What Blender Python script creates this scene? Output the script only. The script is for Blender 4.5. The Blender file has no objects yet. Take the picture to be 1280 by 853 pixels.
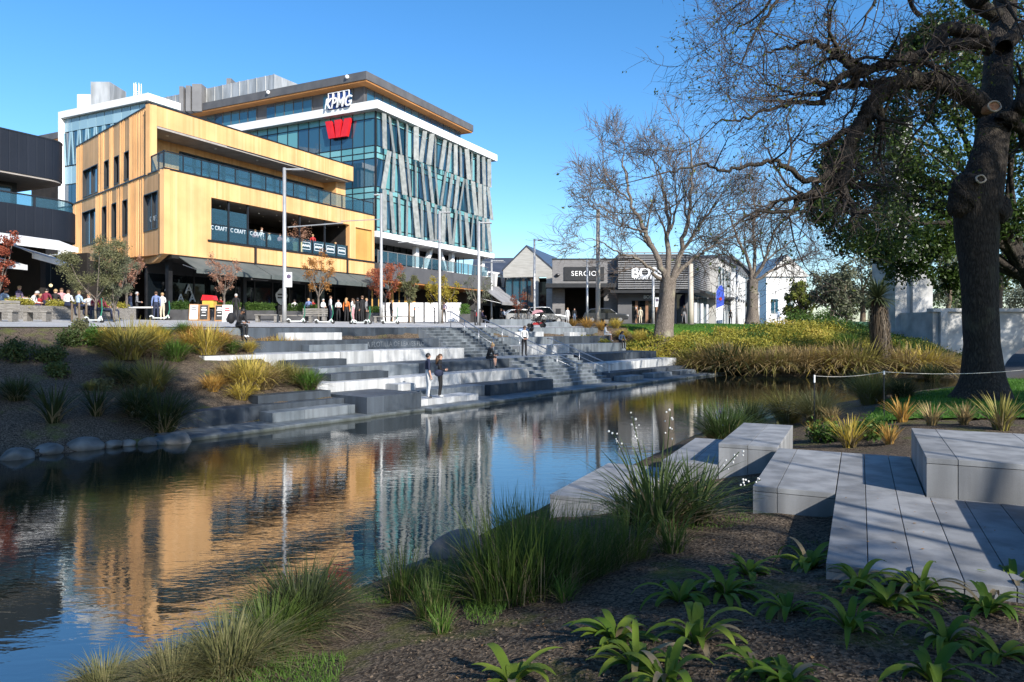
import bpy, bmesh, math, random
import numpy as np
from mathutils import Vector, Matrix
R = math.radians
PI = math.pi
random.seed(7)
scene = bpy.context.scene
col = scene.collection

# ------------------------------------------------------------------ camera
CAMZ = 3.0
F_PX, CX, HY = 900.0, 640.0, 410.0          # focal length, centre, horizon (photo pixels, 1280 wide)
cam = bpy.data.objects.new('camera', bpy.data.cameras.new('camera'))
col.objects.link(cam)
cam.location = (0, 0, CAMZ)
cam.rotation_euler = (R(90), 0, 0)
cam.data.sensor_width = 36.0
cam.data.lens = F_PX / 1280 * 36
cam.data.shift_y = -(426.5 - HY) / 1280
cam.data.clip_start = 0.05
cam.data.clip_end = 5000
scene.camera = cam

def P(px, py, Y):
    return Vector(((px - CX) / F_PX * Y, Y, CAMZ - (py - HY) / F_PX * Y))
def G(px, py, z):
    Y = (CAMZ - z) * F_PX / (py - HY)
    return Vector(((px - CX) / F_PX * Y, Y, z))

# ------------------------------------------------------------------ objects
def tag(o, label=None, cat=None, group=None, kind=None):
    if label: o['label'] = label
    if cat: o['category'] = cat
    if group: o['group'] = group
    if kind: o['kind'] = kind
    return o

def empty(name, loc, label, cat, group=None, rz=0.0):
    o = bpy.data.objects.new(name, None)
    o.empty_display_size = 0.2
    col.objects.link(o)
    o.location = loc
    o.rotation_euler = (0, 0, rz)
    return tag(o, label, cat, group)

def root_of(o):
    while o.parent is not None:
        o = o.parent
    return o

class MB:
    """collects vertices and faces in world coordinates; build() links them as one mesh object"""
    def __init__(s):
        s.v, s.f, s.m = [], [], []
        s.cur = 0
    def mat(s, i):
        s.cur = i
        return s
    def face(s, pts):
        n = len(s.v)
        s.v.extend([tuple(p) for p in pts])
        s.f.append(tuple(range(n, n + len(pts)))); s.m.append(s.cur)
    def hexa(s, c):
        n = len(s.v)
        s.v.extend([tuple(p) for p in c])
        for q in ((0, 3, 2, 1), (4, 5, 6, 7), (0, 1, 5, 4), (1, 2, 6, 5), (2, 3, 7, 6), (3, 0, 4, 7)):
            s.f.append(tuple(n + i for i in q)); s.m.append(s.cur)
    def box(s, x0, x1, y0, y1, z0, z1):
        s.hexa([(x0, y0, z0), (x1, y0, z0), (x1, y1, z0), (x0, y1, z0), (x0, y0, z1), (x1, y0, z1), (x1, y1, z1), (x0, y1, z1)])
    def prism(s, base, off):
        """closed prism: polygon base (list of 3D points) swept by the vector off"""
        n = len(s.v); k = len(base); off = Vector(off)
        s.v.extend([tuple(p) for p in base]); s.v.extend([tuple(Vector(p) + off) for p in base])
        s.f.append(tuple(range(n + k - 1, n - 1, -1))); s.m.append(s.cur)
        s.f.append(tuple(range(n + k, n + 2 * k))); s.m.append(s.cur)
        for i in range(k):
            j = (i + 1) % k
            s.f.append((n + i, n + j, n + k + j, n + k + i)); s.m.append(s.cur)
    def tube(s, pts, radii, n=6, cap=True):
        pts = [Vector(p) for p in pts]
        if not hasattr(radii, '__len__'):
            radii = [radii] * len(pts)
        base = len(s.v)
        d0 = (pts[1] - pts[0]).normalized()
        up = Vector((0, 0, 1)) if abs(d0.z) < 0.9 else Vector((1, 0, 0))
        a = d0.cross(up).normalized()
        for i, p in enumerate(pts):
            if i == 0: d = d0
            elif i == len(pts) - 1: d = (pts[i] - pts[i - 1])
            else: d = (pts[i + 1] - pts[i - 1])
            d = d.normalized() if d.length > 1e-9 else d0
            a = a - d * a.dot(d)
            a = a.normalized() if a.length > 1e-6 else d.orthogonal().normalized()
            b = d.cross(a)
            for k in range(n):
                t = 2 * PI * k / n
                s.v.append(tuple(p + a * (math.cos(t) * radii[i]) + b * (math.sin(t) * radii[i])))
        for i in range(len(pts) - 1):
            for k in range(n):
                q = (k + 1) % n
                s.f.append((base + i * n + k, base + i * n + q, base + (i + 1) * n + q, base + (i + 1) * n + k)); s.m.append(s.cur)
        if cap:
            s.f.append(tuple(base + k for k in range(n - 1, -1, -1))); s.m.append(s.cur)
            e = base + (len(pts) - 1) * n
            s.f.append(tuple(e + k for k in range(n))); s.m.append(s.cur)
    def ball(s, c, r, nu=8, nv=6, sc=(1, 1, 1)):
        base = len(s.v); c = Vector(c)
        for j in range(nv + 1):
            th = PI * j / nv
            for i in range(nu):
                ph = 2 * PI * i / nu
                s.v.append((c.x + r * sc[0] * math.sin(th) * math.cos(ph), c.y + r * sc[1] * math.sin(th) * math.sin(ph), c.z + r * sc[2] * math.cos(th)))
        for j in range(nv):
            for i in range(nu):
                q = (i + 1) % nu
                s.f.append((base + j * nu + i, base + (j + 1) * nu + i, base + (j + 1) * nu + q, base + j * nu + q)); s.m.append(s.cur)
    def build(s, name, mats, parent=None, smooth=False, kind=None, bevel=0.0, label=None):
        me = bpy.data.meshes.new(name)
        off = Vector((0, 0, 0))
        if parent is not None:
            r = root_of(parent)
            off = Vector(r.location)
        vs = s.v if off.length == 0 else [(x - off.x, y - off.y, z - off.z) for x, y, z in s.v]
        me.from_pydata(vs, [], s.f)
        if not isinstance(mats, (list, tuple)): mats = [mats]
        for m in mats: me.materials.append(m)
        if len(mats) > 1: me.polygons.foreach_set('material_index', s.m)
        if smooth: me.polygons.foreach_set('use_smooth', [True] * len(s.f))
        if bevel > 0:
            bm = bmesh.new(); bm.from_mesh(me)
            bmesh.ops.remove_doubles(bm, verts=bm.verts, dist=1e-5)
            es = [e for e in bm.edges if len(e.link_faces) == 2 and e.calc_face_angle(0) > 0.6]
            bmesh.ops.bevel(bm, geom=es, offset=bevel, segments=2, affect='EDGES', profile=0.6)
            bm.to_mesh(me); bm.free()
        me.update()
        o = bpy.data.objects.new(name, me)
        col.objects.link(o)
        if parent is not None: o.parent = parent
        if kind: o['kind'] = kind
        if label: o['label'] = label
        return o

def np_mesh(name, V, quads, mats, parent=None, mi=None, smooth=False):
    """fast quad mesh from numpy arrays"""
    me = bpy.data.meshes.new(name)
    off = np.array(root_of(parent).location) if parent is not None else np.zeros(3)
    V = np.asarray(V, dtype=np.float32) - off.astype(np.float32)
    quads = np.asarray(quads, dtype=np.int32)
    k = quads.shape[1]
    me.vertices.add(len(V)); me.vertices.foreach_set('co', V.ravel())
    me.loops.add(quads.size); me.loops.foreach_set('vertex_index', quads.ravel())
    me.polygons.add(len(quads))
    me.polygons.foreach_set('loop_start', np.arange(0, quads.size, k, dtype=np.int32))
    me.polygons.foreach_set('loop_total', np.full(len(quads), k, dtype=np.int32))
    if not isinstance(mats, (list, tuple)): mats = [mats]
    for m in mats: me.materials.append(m)
    if mi is not None: me.polygons.foreach_set('material_index', np.asarray(mi, dtype=np.int32))
    if smooth: me.polygons.foreach_set('use_smooth', np.ones(len(quads), dtype=bool))
    me.update(calc_edges=True); me.validate()
    o = bpy.data.objects.new(name, me); col.objects.link(o)
    if parent is not None: o.parent = parent
    return o

def copy_tree(o, parent=None):
    c = o.copy(); col.objects.link(c)
    if parent is not None: c.parent = parent
    for ch in list(o.children):
        copy_tree(ch, c)
    return c

class Frame:
    """a facade: origin, direction along it (a), outward normal (b)"""
    def __init__(s, ox, oy, dx, dy, nx=None, ny=None):
        s.o = Vector((ox, oy, 0)); s.d = Vector((dx, dy, 0)).normalized()
        n = Vector((s.d.y, -s.d.x, 0))
        s.n = n
        if nx is not None and n.x * nx + n.y * ny < 0: s.n = -n
    def pt(s, a, b, z):
        return s.o + s.d * a + s.n * b + Vector((0, 0, z))
    def a(s, px, b=0.0):
        r = (px - CX) / F_PX
        q = s.o + s.n * b
        return (q.x - r * q.y) / (r * s.d.y - s.d.x)
    def z(s, px, py, b=0.0):
        q = s.pt(s.a(px, b), b, 0)
        return CAMZ - (py - HY) / F_PX * q.y
    def box(s, mb, a0, a1, b0, b1, z0, z1):
        pt = s.pt
        mb.hexa([pt(a0, b0, z0), pt(a1, b0, z0), pt(a1, b1, z0), pt(a0, b1, z0), pt(a0, b0, z1), pt(a1, b0, z1), pt(a1, b1, z1), pt(a0, b1, z1)])
    def quad(s, mb, a0, a1, b, z0, z1):
        pt = s.pt
        mb.face([pt(a0, b, z0), pt(a1, b, z0), pt(a1, b, z1), pt(a0, b, z1)])
    def rotz(s):
        return math.atan2(s.d.y, s.d.x)
    def wall(s, mb, a0, a1, z0, z1, holes, b0, b1):
        """a wall slab from b0 (back) to b1 (front) with rectangular holes (a0,a1,z0,z1)"""
        A = sorted({a0, a1, *[h[0] for h in holes], *[h[1] for h in holes]})
        A = [a for a in A if a0 <= a <= a1]
        for i in range(len(A) - 1):
            am = (A[i] + A[i + 1]) / 2
            cuts = sorted((h[2], h[3]) for h in holes if h[0] < am < h[1])
            z = z0
            for (c0, c1) in cuts:
                if c0 > z + 1e-4: s.box(mb, A[i], A[i + 1], b0, b1, z, c0)
                z = max(z, c1)
            if z < z1 - 1e-4: s.box(mb, A[i], A[i + 1], b0, b1, z, z1)

def text_mesh(name, body, size, frame, a, b, z, m, parent, extrude=0.02, shear=0.0, align='CENTER', bold=0.0, squeeze=1.0, spacing=1.0):
    cu = bpy.data.curves.new(name, 'FONT')
    cu.body = body; cu.size = size; cu.extrude = extrude; cu.shear = shear; cu.align_x = align; cu.align_y = 'CENTER'; cu.offset = bold
    cu.space_character = spacing
    tmp = bpy.data.objects.new('tmp_text', cu); col.objects.link(tmp)
    dg = bpy.context.evaluated_depsgraph_get()
    me = bpy.data.meshes.new_from_object(tmp.evaluated_get(dg))
    bpy.data.objects.remove(tmp)
    me.name = name
    d, n = frame.d, frame.n
    # reading direction must run left to right for someone facing the wall
    right = Vector((-n.y, n.x, 0))
    M = Matrix(((right.x * squeeze, 0, n.x, 0), (right.y * squeeze, 0, n.y, 0), (0, 1, 0, 0), (0, 0, 0, 1)))
    M.translation = frame.pt(a, b, z) - (Vector(root_of(parent).location) if parent else Vector((0, 0, 0)))
    me.transform(M)
    me.materials.clear(); me.materials.append(m)
    o = bpy.data.objects.new(name, me); col.objects.link(o)
    if parent: o.parent = parent
    return o

# ------------------------------------------------------------------ materials
def nodes_of(name):
    m = bpy.data.materials.new(name); m.use_nodes = True
    nt = m.node_tree
    return m, nt, nt.nodes, nt.links, nt.nodes['Principled BSDF']

def setp(b, **kw):
    for k, v in kw.items():
        b.inputs[k].default_value = v

def rgb(h):
    h = h.lstrip('#')
    def lin(c):
        c /= 255
        return c / 12.92 if c <= 0.04045 else ((c + 0.055) / 1.055) ** 2.4
    return tuple(lin(int(h[i:i + 2], 16)) for i in (0, 2, 4))
def c4(c): return (c[0], c[1], c[2], 1.0)
def sc(c, k): return tuple(min(1.0, x * k) for x in c)

def pmat(name, c1, c2=None, scale=3.0, rough=0.7, metal=0.0, bump=0.0, bscale=None, detail=5.0, stretch=(1, 1, 1), spec=0.5, lo=0.35, hi=0.65, world=False, perobj=0.0):
    """noise between two colours + optional bump; coordinates belong to the object (world for things built in place)"""
    m, nt, N, L, b = nodes_of(name)
    c2 = c2 or sc(c1, 0.8)
    tc = N.new('ShaderNodeTexCoord'); mp = N.new('ShaderNodeMapping'); mp.inputs['Scale'].default_value = stretch
    if world:
        ge = N.new('ShaderNodeNewGeometry'); L.new(ge.outputs['Position'], mp.inputs['Vector'])
    else:
        L.new(tc.outputs['Object'], mp.inputs['Vector'])
    no = N.new('ShaderNodeTexNoise'); no.inputs['Scale'].default_value = scale; no.inputs['Detail'].default_value = detail
    L.new(mp.outputs['Vector'], no.inputs['Vector'])
    cr = N.new('ShaderNodeValToRGB')
    cr.color_ramp.elements[0].position = lo; cr.color_ramp.elements[1].position = hi
    cr.color_ramp.elements[0].color = c4(c1); cr.color_ramp.elements[1].color = c4(c2)
    L.new(no.outputs['Fac'], cr.inputs['Fac'])
    out = cr.outputs['Color']
    if perobj > 0:
        oi = N.new('ShaderNodeObjectInfo'); hs = N.new('ShaderNodeHueSaturation')
        mr = N.new('ShaderNodeMapRange'); mr.inputs['To Min'].default_value = 1 - perobj; mr.inputs['To Max'].default_value = 1 + perobj
        L.new(oi.outputs['Random'], mr.inputs['Value']); L.new(mr.outputs['Result'], hs.inputs['Value'])
        L.new(out, hs.inputs['Color']); out = hs.outputs['Color']
    L.new(out, b.inputs['Base Color'])
    setp(b, Roughness=rough, Metallic=metal); b.inputs['Specular IOR Level'].default_value = spec
    if bump > 0:
        n2 = N.new('ShaderNodeTexNoise'); n2.inputs['Scale'].default_value = bscale or scale * 6; n2.inputs['Detail'].default_value = 6
        L.new(mp.outputs['Vector'], n2.inputs['Vector'])
        bp = N.new('ShaderNodeBump'); bp.inputs['Strength'].default_value = 0.6; bp.inputs['Distance'].default_value = bump
        L.new(n2.outputs['Fac'], bp.inputs['Height']); L.new(bp.outputs['Normal'], b.inputs['Normal'])
    return m

def leafmat(name, c1, c2, trans=0.35, rough=0.55, island=True, spec=0.25):
    m, nt, N, L, b = nodes_of(name)
    ge = N.new('ShaderNodeNewGeometry'); oi = N.new('ShaderNodeObjectInfo')
    ad = N.new('ShaderNodeMath'); ad.operation = 'MULTIPLY_ADD'
    L.new(oi.outputs['Random'], ad.inputs[0]); ad.inputs[1].default_value = 0.45
    ml = N.new('ShaderNodeMath'); ml.operation = 'MULTIPLY'; ml.inputs[1].default_value = 0.55
    L.new(ge.outputs['Random Per Island'], ml.inputs[0]); L.new(ml.outputs[0], ad.inputs[2])
    mx = N.new('ShaderNodeMix'); mx.data_type = 'RGBA'
    mx.inputs[6].default_value = c4(c1); mx.inputs[7].default_value = c4(c2)
    L.new(ad.outputs[0], mx.inputs[0])
    L.new(mx.outputs[2], b.inputs['Base Color'])
    setp(b, Roughness=rough); b.inputs['Specular IOR Level'].default_value = spec
    tr = N.new('ShaderNodeBsdfTranslucent'); L.new(mx.outputs[2], tr.inputs['Color'])
    ms = N.new('ShaderNodeMixShader'); ms.inputs[0].default_value = trans
    L.new(b.outputs[0], ms.inputs[1]); L.new(tr.outputs[0], ms.inputs[2])
    L.new(ms.outputs[0], N['Material Output'].inputs['Surface'])
    return m

def glassmat(name, c, rough=0.04, ior=1.9, vary=None):
    """facade glass seen from outside in daylight: dark room behind a reflecting sheet"""
    m, nt, N, L, b = nodes_of(name)
    c2 = vary or sc(c, 0.6)
    ge = N.new('ShaderNodeNewGeometry')
    no = N.new('ShaderNodeTexNoise'); no.inputs['Scale'].default_value = 0.35; no.inputs['Detail'].default_value = 3
    L.new(ge.outputs['Position'], no.inputs['Vector'])
    mx = N.new('ShaderNodeMix'); mx.data_type = 'RGBA'
    mx.inputs[6].default_value = c4(c); mx.inputs[7].default_value = c4(c2)
    L.new(ge.outputs['Random Per Island'], mx.inputs[0]); L.new(mx.outputs[2], b.inputs['Base Color'])
    setp(b, Roughness=rough, IOR=ior)
    bp = N.new('ShaderNodeBump'); bp.inputs['Strength'].default_value = 0.15; bp.inputs['Distance'].default_value = 0.02
    L.new(no.outputs['Fac'], bp.inputs['Height']); L.new(bp.outputs['Normal'], b.inputs['Normal'])
    return m

def clearglass(name, c, alpha=0.45):
    m, nt, N, L, b = nodes_of(name)
    setp(b, Roughness=0.03, IOR=1.6); b.inputs['Base Color'].default_value = c4(c)
    tr = N.new('ShaderNodeBsdfTransparent'); tr.inputs['Color'].default_value = (0.8, 0.93, 0.95, 1)
    ms = N.new('ShaderNodeMixShader'); ms.inputs[0].default_value = alpha
    L.new(tr.outputs[0], ms.inputs[1]); L.new(b.outputs[0], ms.inputs[2])
    L.new(ms.outputs[0], N['Material Output'].inputs['Surface'])
    return m

def boards(name, d, c1, c2, c3, width=0.14, groove=0.006, rough=0.6):
    """timber boards standing side by side along the horizontal direction d"""
    m, nt, N, L, b = nodes_of(name)
    ge = N.new('ShaderNodeNewGeometry')
    dt = N.new('ShaderNodeVectorMath'); dt.operation = 'DOT_PRODUCT'; dt.inputs[1].default_value = (d[0] / width, d[1] / width, 0)
    L.new(ge.outputs['Position'], dt.inputs[0])
    fl = N.new('ShaderNodeMath'); fl.operation = 'FLOOR'; L.new(dt.outputs['Value'], fl.inputs[0])
    fr = N.new('ShaderNodeMath'); fr.operation = 'FRACT'; L.new(dt.outputs['Value'], fr.inputs[0])
    wn = N.new('ShaderNodeTexWhiteNoise'); wn.noise_dimensions = '1D'; L.new(fl.outputs[0], wn.inputs['W'])
    cr = N.new('ShaderNodeValToRGB')
    e = cr.color_ramp.elements; e[0].position = 0.0; e[0].color = c4(c1); e[1].position = 1.0; e[1].color = c4(c3)
    k = e.new(0.55); k.color = c4(c2)
    # grain: long streaks up the board, shifted per board
    cb = N.new('ShaderNodeCombineXYZ'); sx = N.new('ShaderNodeSeparateXYZ'); L.new(ge.outputs['Position'], sx.inputs[0])
    mu = N.new('ShaderNodeMath'); mu.operation = 'MULTIPLY'; mu.inputs[1].default_value = 17.3; L.new(fl.outputs[0], mu.inputs[0])
    ad = N.new('ShaderNodeMath'); ad.operation = 'MULTIPLY_ADD'; ad.inputs[1].default_value = 6.0; L.new(fr.outputs[0], ad.inputs[0]); L.new(mu.outputs[0], ad.inputs[2])
    mz = N.new('ShaderNodeMath'); mz.operation = 'MULTIPLY'; mz.inputs[1].default_value = 0.7; L.new(sx.outputs['Z'], mz.inputs[0])
    L.new(ad.outputs[0], cb.inputs['X']); L.new(mz.outputs[0], cb.inputs['Z'])
    no = N.new('ShaderNodeTexNoise'); no.inputs['Scale'].default_value = 1.0; no.inputs['Detail'].default_value = 4; L.new(cb.outputs[0], no.inputs['Vector'])
    mx = N.new('ShaderNodeMath'); mx.operation = 'MULTIPLY_ADD'; mx.inputs[1].default_value = 0.55
    L.new(no.outputs['Fac'], mx.inputs[0])
    m2 = N.new('ShaderNodeMath'); m2.operation = 'MULTIPLY'; m2.inputs[1].default_value = 0.45; L.new(wn.outputs['Value'], m2.inputs[0]); L.new(m2.outputs[0], mx.inputs[2])
    L.new(mx.outputs[0], cr.inputs['Fac'])
    wt = N.new('ShaderNodeTexNoise'); wt.inputs['Scale'].default_value = 0.45; wt.inputs['Detail'].default_value = 6; L.new(ge.outputs['Position'], wt.inputs['Vector'])
    wr = N.new('ShaderNodeMapRange'); wr.inputs['From Min'].default_value = 0.35; wr.inputs['From Max'].default_value = 0.62; wr.inputs['To Min'].default_value = 0.82; wr.inputs['To Max'].default_value = 1.03; L.new(wt.outputs['Fac'], wr.inputs['Value'])
    wm = N.new('ShaderNodeMix'); wm.data_type = 'RGBA'; wm.blend_type = 'MULTIPLY'; wm.inputs[0].default_value = 1.0
    L.new(cr.outputs['Color'], wm.inputs[6]); L.new(wr.outputs['Result'], wm.inputs[7]); L.new(wm.outputs[2], b.inputs['Base Color'])
    # groove between boards as relief
    pw = N.new('ShaderNodeMath'); pw.operation = 'PINGPONG'; pw.inputs[1].default_value = 0.5; L.new(dt.outputs['Value'], pw.inputs[0])
    mr = N.new('ShaderNodeMapRange'); mr.inputs['From Min'].default_value = 0.0; mr.inputs['From Max'].default_value = 0.1
    L.new(pw.outputs[0], mr.inputs['Value'])
    bp = N.new('ShaderNodeBump'); bp.inputs['Strength'].default_value = 1.0; bp.inputs['Distance'].default_value = groove
    L.new(mr.outputs['Result'], bp.inputs['Height']); L.new(bp.outputs['Normal'], b.inputs['Normal'])
    setp(b, Roughness=rough); b.inputs['Specular IOR Level'].default_value = 0.3
    return m

def stonemat(name, c1, c2, d, slab=1.1, perobj=0.0):
    """sawn stone: fine speckle, cloudy tone, water stains, a tone per slab along d and thin joints between slabs"""
    m, nt, N, L, b = nodes_of(name)
    ge = N.new('ShaderNodeNewGeometry')
    no = N.new('ShaderNodeTexNoise'); no.inputs['Scale'].default_value = 0.9; no.inputs['Detail'].default_value = 6; no.inputs['Roughness'].default_value = 0.65
    L.new(ge.outputs['Position'], no.inputs['Vector'])
    sp = N.new('ShaderNodeTexNoise'); sp.inputs['Scale'].default_value = 95; sp.inputs['Detail'].default_value = 3
    L.new(ge.outputs['Position'], sp.inputs['Vector'])
    dt = N.new('ShaderNodeVectorMath'); dt.operation = 'DOT_PRODUCT'; dt.inputs[1].default_value = (d[0] / slab, d[1] / slab, 0.0)
    L.new(ge.outputs['Position'], dt.inputs[0])
    fl = N.new('ShaderNodeMath'); fl.operation = 'FLOOR'; L.new(dt.outputs['Value'], fl.inputs[0])
    oi = N.new('ShaderNodeObjectInfo')
    cb = N.new('ShaderNodeCombineXYZ'); L.new(fl.outputs[0], cb.inputs['X']); L.new(oi.outputs['Random'], cb.inputs['Y'])
    wn = N.new('ShaderNodeTexWhiteNoise'); wn.noise_dimensions = '2D'; L.new(cb.outputs[0], wn.inputs['Vector'])
    a1 = N.new('ShaderNodeMath'); a1.operation = 'MULTIPLY_ADD'; a1.inputs[1].default_value = 0.35; L.new(wn.outputs['Value'], a1.inputs[0])
    a2 = N.new('ShaderNodeMath'); a2.operation = 'MULTIPLY_ADD'; a2.inputs[1].default_value = 0.55; L.new(no.outputs['Fac'], a2.inputs[0])
    a3 = N.new('ShaderNodeMath'); a3.operation = 'MULTIPLY'; a3.inputs[1].default_value = 0.2; L.new(sp.outputs['Fac'], a3.inputs[0])
    L.new(a3.outputs[0], a2.inputs[2]); L.new(a2.outputs[0], a1.inputs[2])
    cr = N.new('ShaderNodeValToRGB'); e = cr.color_ramp.elements
    e[0].position = 0.3; e[0].color = c4(c1); e[1].position = 0.85; e[1].color = c4(c2)
    L.new(a1.outputs[0], cr.inputs['Fac'])
    pw = N.new('ShaderNodeMath'); pw.operation = 'PINGPONG'; pw.inputs[1].default_value = 0.5; L.new(dt.outputs['Value'], pw.inputs[0])
    mr = N.new('ShaderNodeMapRange'); mr.inputs['From Max'].default_value = 0.008; mr.inputs['To Min'].default_value = 0.45
    L.new(pw.outputs[0], mr.inputs['Value'])
    mm = N.new('ShaderNodeMix'); mm.data_type = 'RGBA'; mm.blend_type = 'MULTIPLY'; mm.inputs[0].default_value = 1.0
    L.new(cr.outputs['Color'], mm.inputs[6]); L.new(mr.outputs['Result'], mm.inputs[7])
    st = N.new('ShaderNodeMapping'); st.inputs['Scale'].default_value = (3.5, 3.5, 0.25); L.new(ge.outputs['Position'], st.inputs['Vector'])
    sn = N.new('ShaderNodeTexNoise'); sn.inputs['Scale'].default_value = 1.0; sn.inputs['Detail'].default_value = 5; L.new(st.outputs['Vector'], sn.inputs['Vector'])
    sr = N.new('ShaderNodeMapRange'); sr.inputs['From Min'].default_value = 0.38; sr.inputs['From Max'].default_value = 0.6; sr.inputs['To Min'].default_value = 0.66; L.new(sn.outputs['Fac'], sr.inputs['Value'])
    ms = N.new('ShaderNodeMix'); ms.data_type = 'RGBA'; ms.blend_type = 'MULTIPLY'; ms.inputs[0].default_value = 1.0
    L.new(mm.outputs[2], ms.inputs[6]); L.new(sr.outputs['Result'], ms.inputs[7])
    sz = N.new('ShaderNodeSeparateXYZ'); L.new(ge.outputs['Position'], sz.inputs[0])
    az = N.new('ShaderNodeMath'); az.operation = 'MULTIPLY_ADD'; az.inputs[1].default_value = 0.16; L.new(no.outputs['Fac'], az.inputs[0]); L.new(sz.outputs['Z'], az.inputs[2])
    ar = N.new('ShaderNodeMapRange'); ar.inputs['From Min'].default_value = 0.07; ar.inputs['From Max'].default_value = 0.22; ar.inputs['To Min'].default_value = 0.85; ar.inputs['To Max'].default_value = 0.0; L.new(az.outputs[0], ar.inputs['Value'])
    al = N.new('ShaderNodeMix'); al.data_type = 'RGBA'; al.inputs[7].default_value = (0.035, 0.04, 0.025, 1)
    L.new(ar.outputs['Result'], al.inputs[0]); L.new(ms.outputs[2], al.inputs[6])
    L.new(al.outputs[2], b.inputs['Base Color'])
    setp(b, Roughness=0.6); b.inputs['Specular IOR Level'].default_value = 0.4
    bp = N.new('ShaderNodeBump'); bp.inputs['Strength'].default_value = 0.35; bp.inputs['Distance'].default_value = 0.004
    L.new(sp.outputs['Fac'], bp.inputs['Height']); L.new(bp.outputs['Normal'], b.inputs['Normal'])
    return m

# ------------------------------------------------------------------ light
SUN_DIR = Vector((0.56, -0.83, 0.575)).normalized()     # towards the sun
elev = math.asin(SUN_DIR.z)
world = bpy.data.worlds.new('World'); scene.world = world; world.use_nodes = True
wn = world.node_tree.nodes; wl = world.node_tree.links
sky = wn.new('ShaderNodeTexSky'); sky.sky_type = 'NISHITA'; sky.sun_disc = False
sky.sun_elevation = elev
sky.sun_rotation = math.atan2(SUN_DIR.x, SUN_DIR.y)
sky.altitude = 0; sky.air_density = 1.0; sky.dust_density = 0.6; sky.ozone_density = 4.0
hs = wn.new('ShaderNodeHueSaturation'); hs.inputs['Saturation'].default_value = 1.24
wl.new(sky.outputs[0], hs.inputs['Color']); wl.new(hs.outputs[0], wn['Background'].inputs['Color'])
wn['Background'].inputs['Strength'].default_value = 0.148
sun = bpy.data.objects.new('sun', bpy.data.lights.new('sun', 'SUN')); col.objects.link(sun)
sun.data.energy = 5.0; sun.data.angle = R(0.53); sun.data.color = (1.0, 0.94, 0.85)
sun.rotation_euler = (-SUN_DIR).to_track_quat('-Z', 'Y').to_euler()
sun.location = (20, -30, 40)
vs = scene.view_settings
vs.view_transform = 'Standard'; vs.look = 'None'; vs.gamma = 1; vs.use_curve_mapping = False; vs.exposure = 0.6
scene.render.engine = 'CYCLES'
scene.cycles.use_denoising = True
scene.cycles.max_bounces = 6; scene.cycles.transparent_max_bounces = 12
scene.cycles.diffuse_bounces = 2; scene.cycles.glossy_bounces = 3; scene.cycles.transmission_bounces = 3
scene.cycles.caustics_reflective = False; scene.cycles.caustics_refractive = False
scene.cycles.sample_clamp_indirect = 4.0

# ------------------------------------------------------------------ terrain
US, UT = Vector((0.63, 0.7766, 0)), Vector((-0.7766, 0.63, 0))     # along the river / away from it on the far bank
def ST(s, t, z=0.0):
    return US * s + UT * t + Vector((0, 0, z))
far_line = [(-60, -45), *[tuple(ST(s, 19.2)[:2]) for s in (-30, -8)], tuple(ST(2, 19.6)[:2]), tuple(ST(8, 19.2)[:2]), tuple(ST(30, 19.6)[:2]), tuple(ST(43.5, 19.6)[:2]), (16, 45.2), (22, 44.2), (29, 44.6), (33, 49), (35.5, 62), (140, 75)]
near_line = [(-40, -45), (-20, -18), (-9, -2), (-5.6, 3.4), (-3.9, 5.9), (-1.85, 8.0), (-0.9, 9.6), (0.75, 12.3), (5.1, 20), (12.9, 28.4), (18, 33), (27, 36), (60, 34), (140, 24)]

def signed(px, py, line):
    """distance to the polyline, positive on its left when walking along it"""
    best = np.full(px.shape, 1e9); sg = np.ones(px.shape)
    for (x0, y0), (x1, y1) in zip(line[:-1], line[1:]):
        dx, dy = x1 - x0, y1 - y0
        L2 = dx * dx + dy * dy
        t = np.clip(((px - x0) * dx + (py - y0) * dy) / L2, 0, 1)
        ex, ey = px - (x0 + t * dx), py - (y0 + t * dy)
        d = np.hypot(ex, ey)
        cr = dx * (py - y0) - dy * (px - x0)
        upd = d < best
        best = np.where(upd, d, best); sg = np.where(upd, np.sign(cr), sg)
    return best * sg

def vnoise(x, y, f, seed):
    def h(i, j):
        v = np.sin(i * 127.1 + j * 311.7 + seed * 74.7) * 43758.5453
        return v - np.floor(v)
    x = x * f; y = y * f
    i, j = np.floor(x), np.floor(y); u, w = x - i, y - j
    u = u * u * (3 - 2 * u); w = w * w * (3 - 2 * w)
    return (h(i, j) * (1 - u) + h(i + 1, j) * u) * (1 - w) + (h(i, j + 1) * (1 - u) + h(i + 1, j + 1) * u) * w

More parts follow.
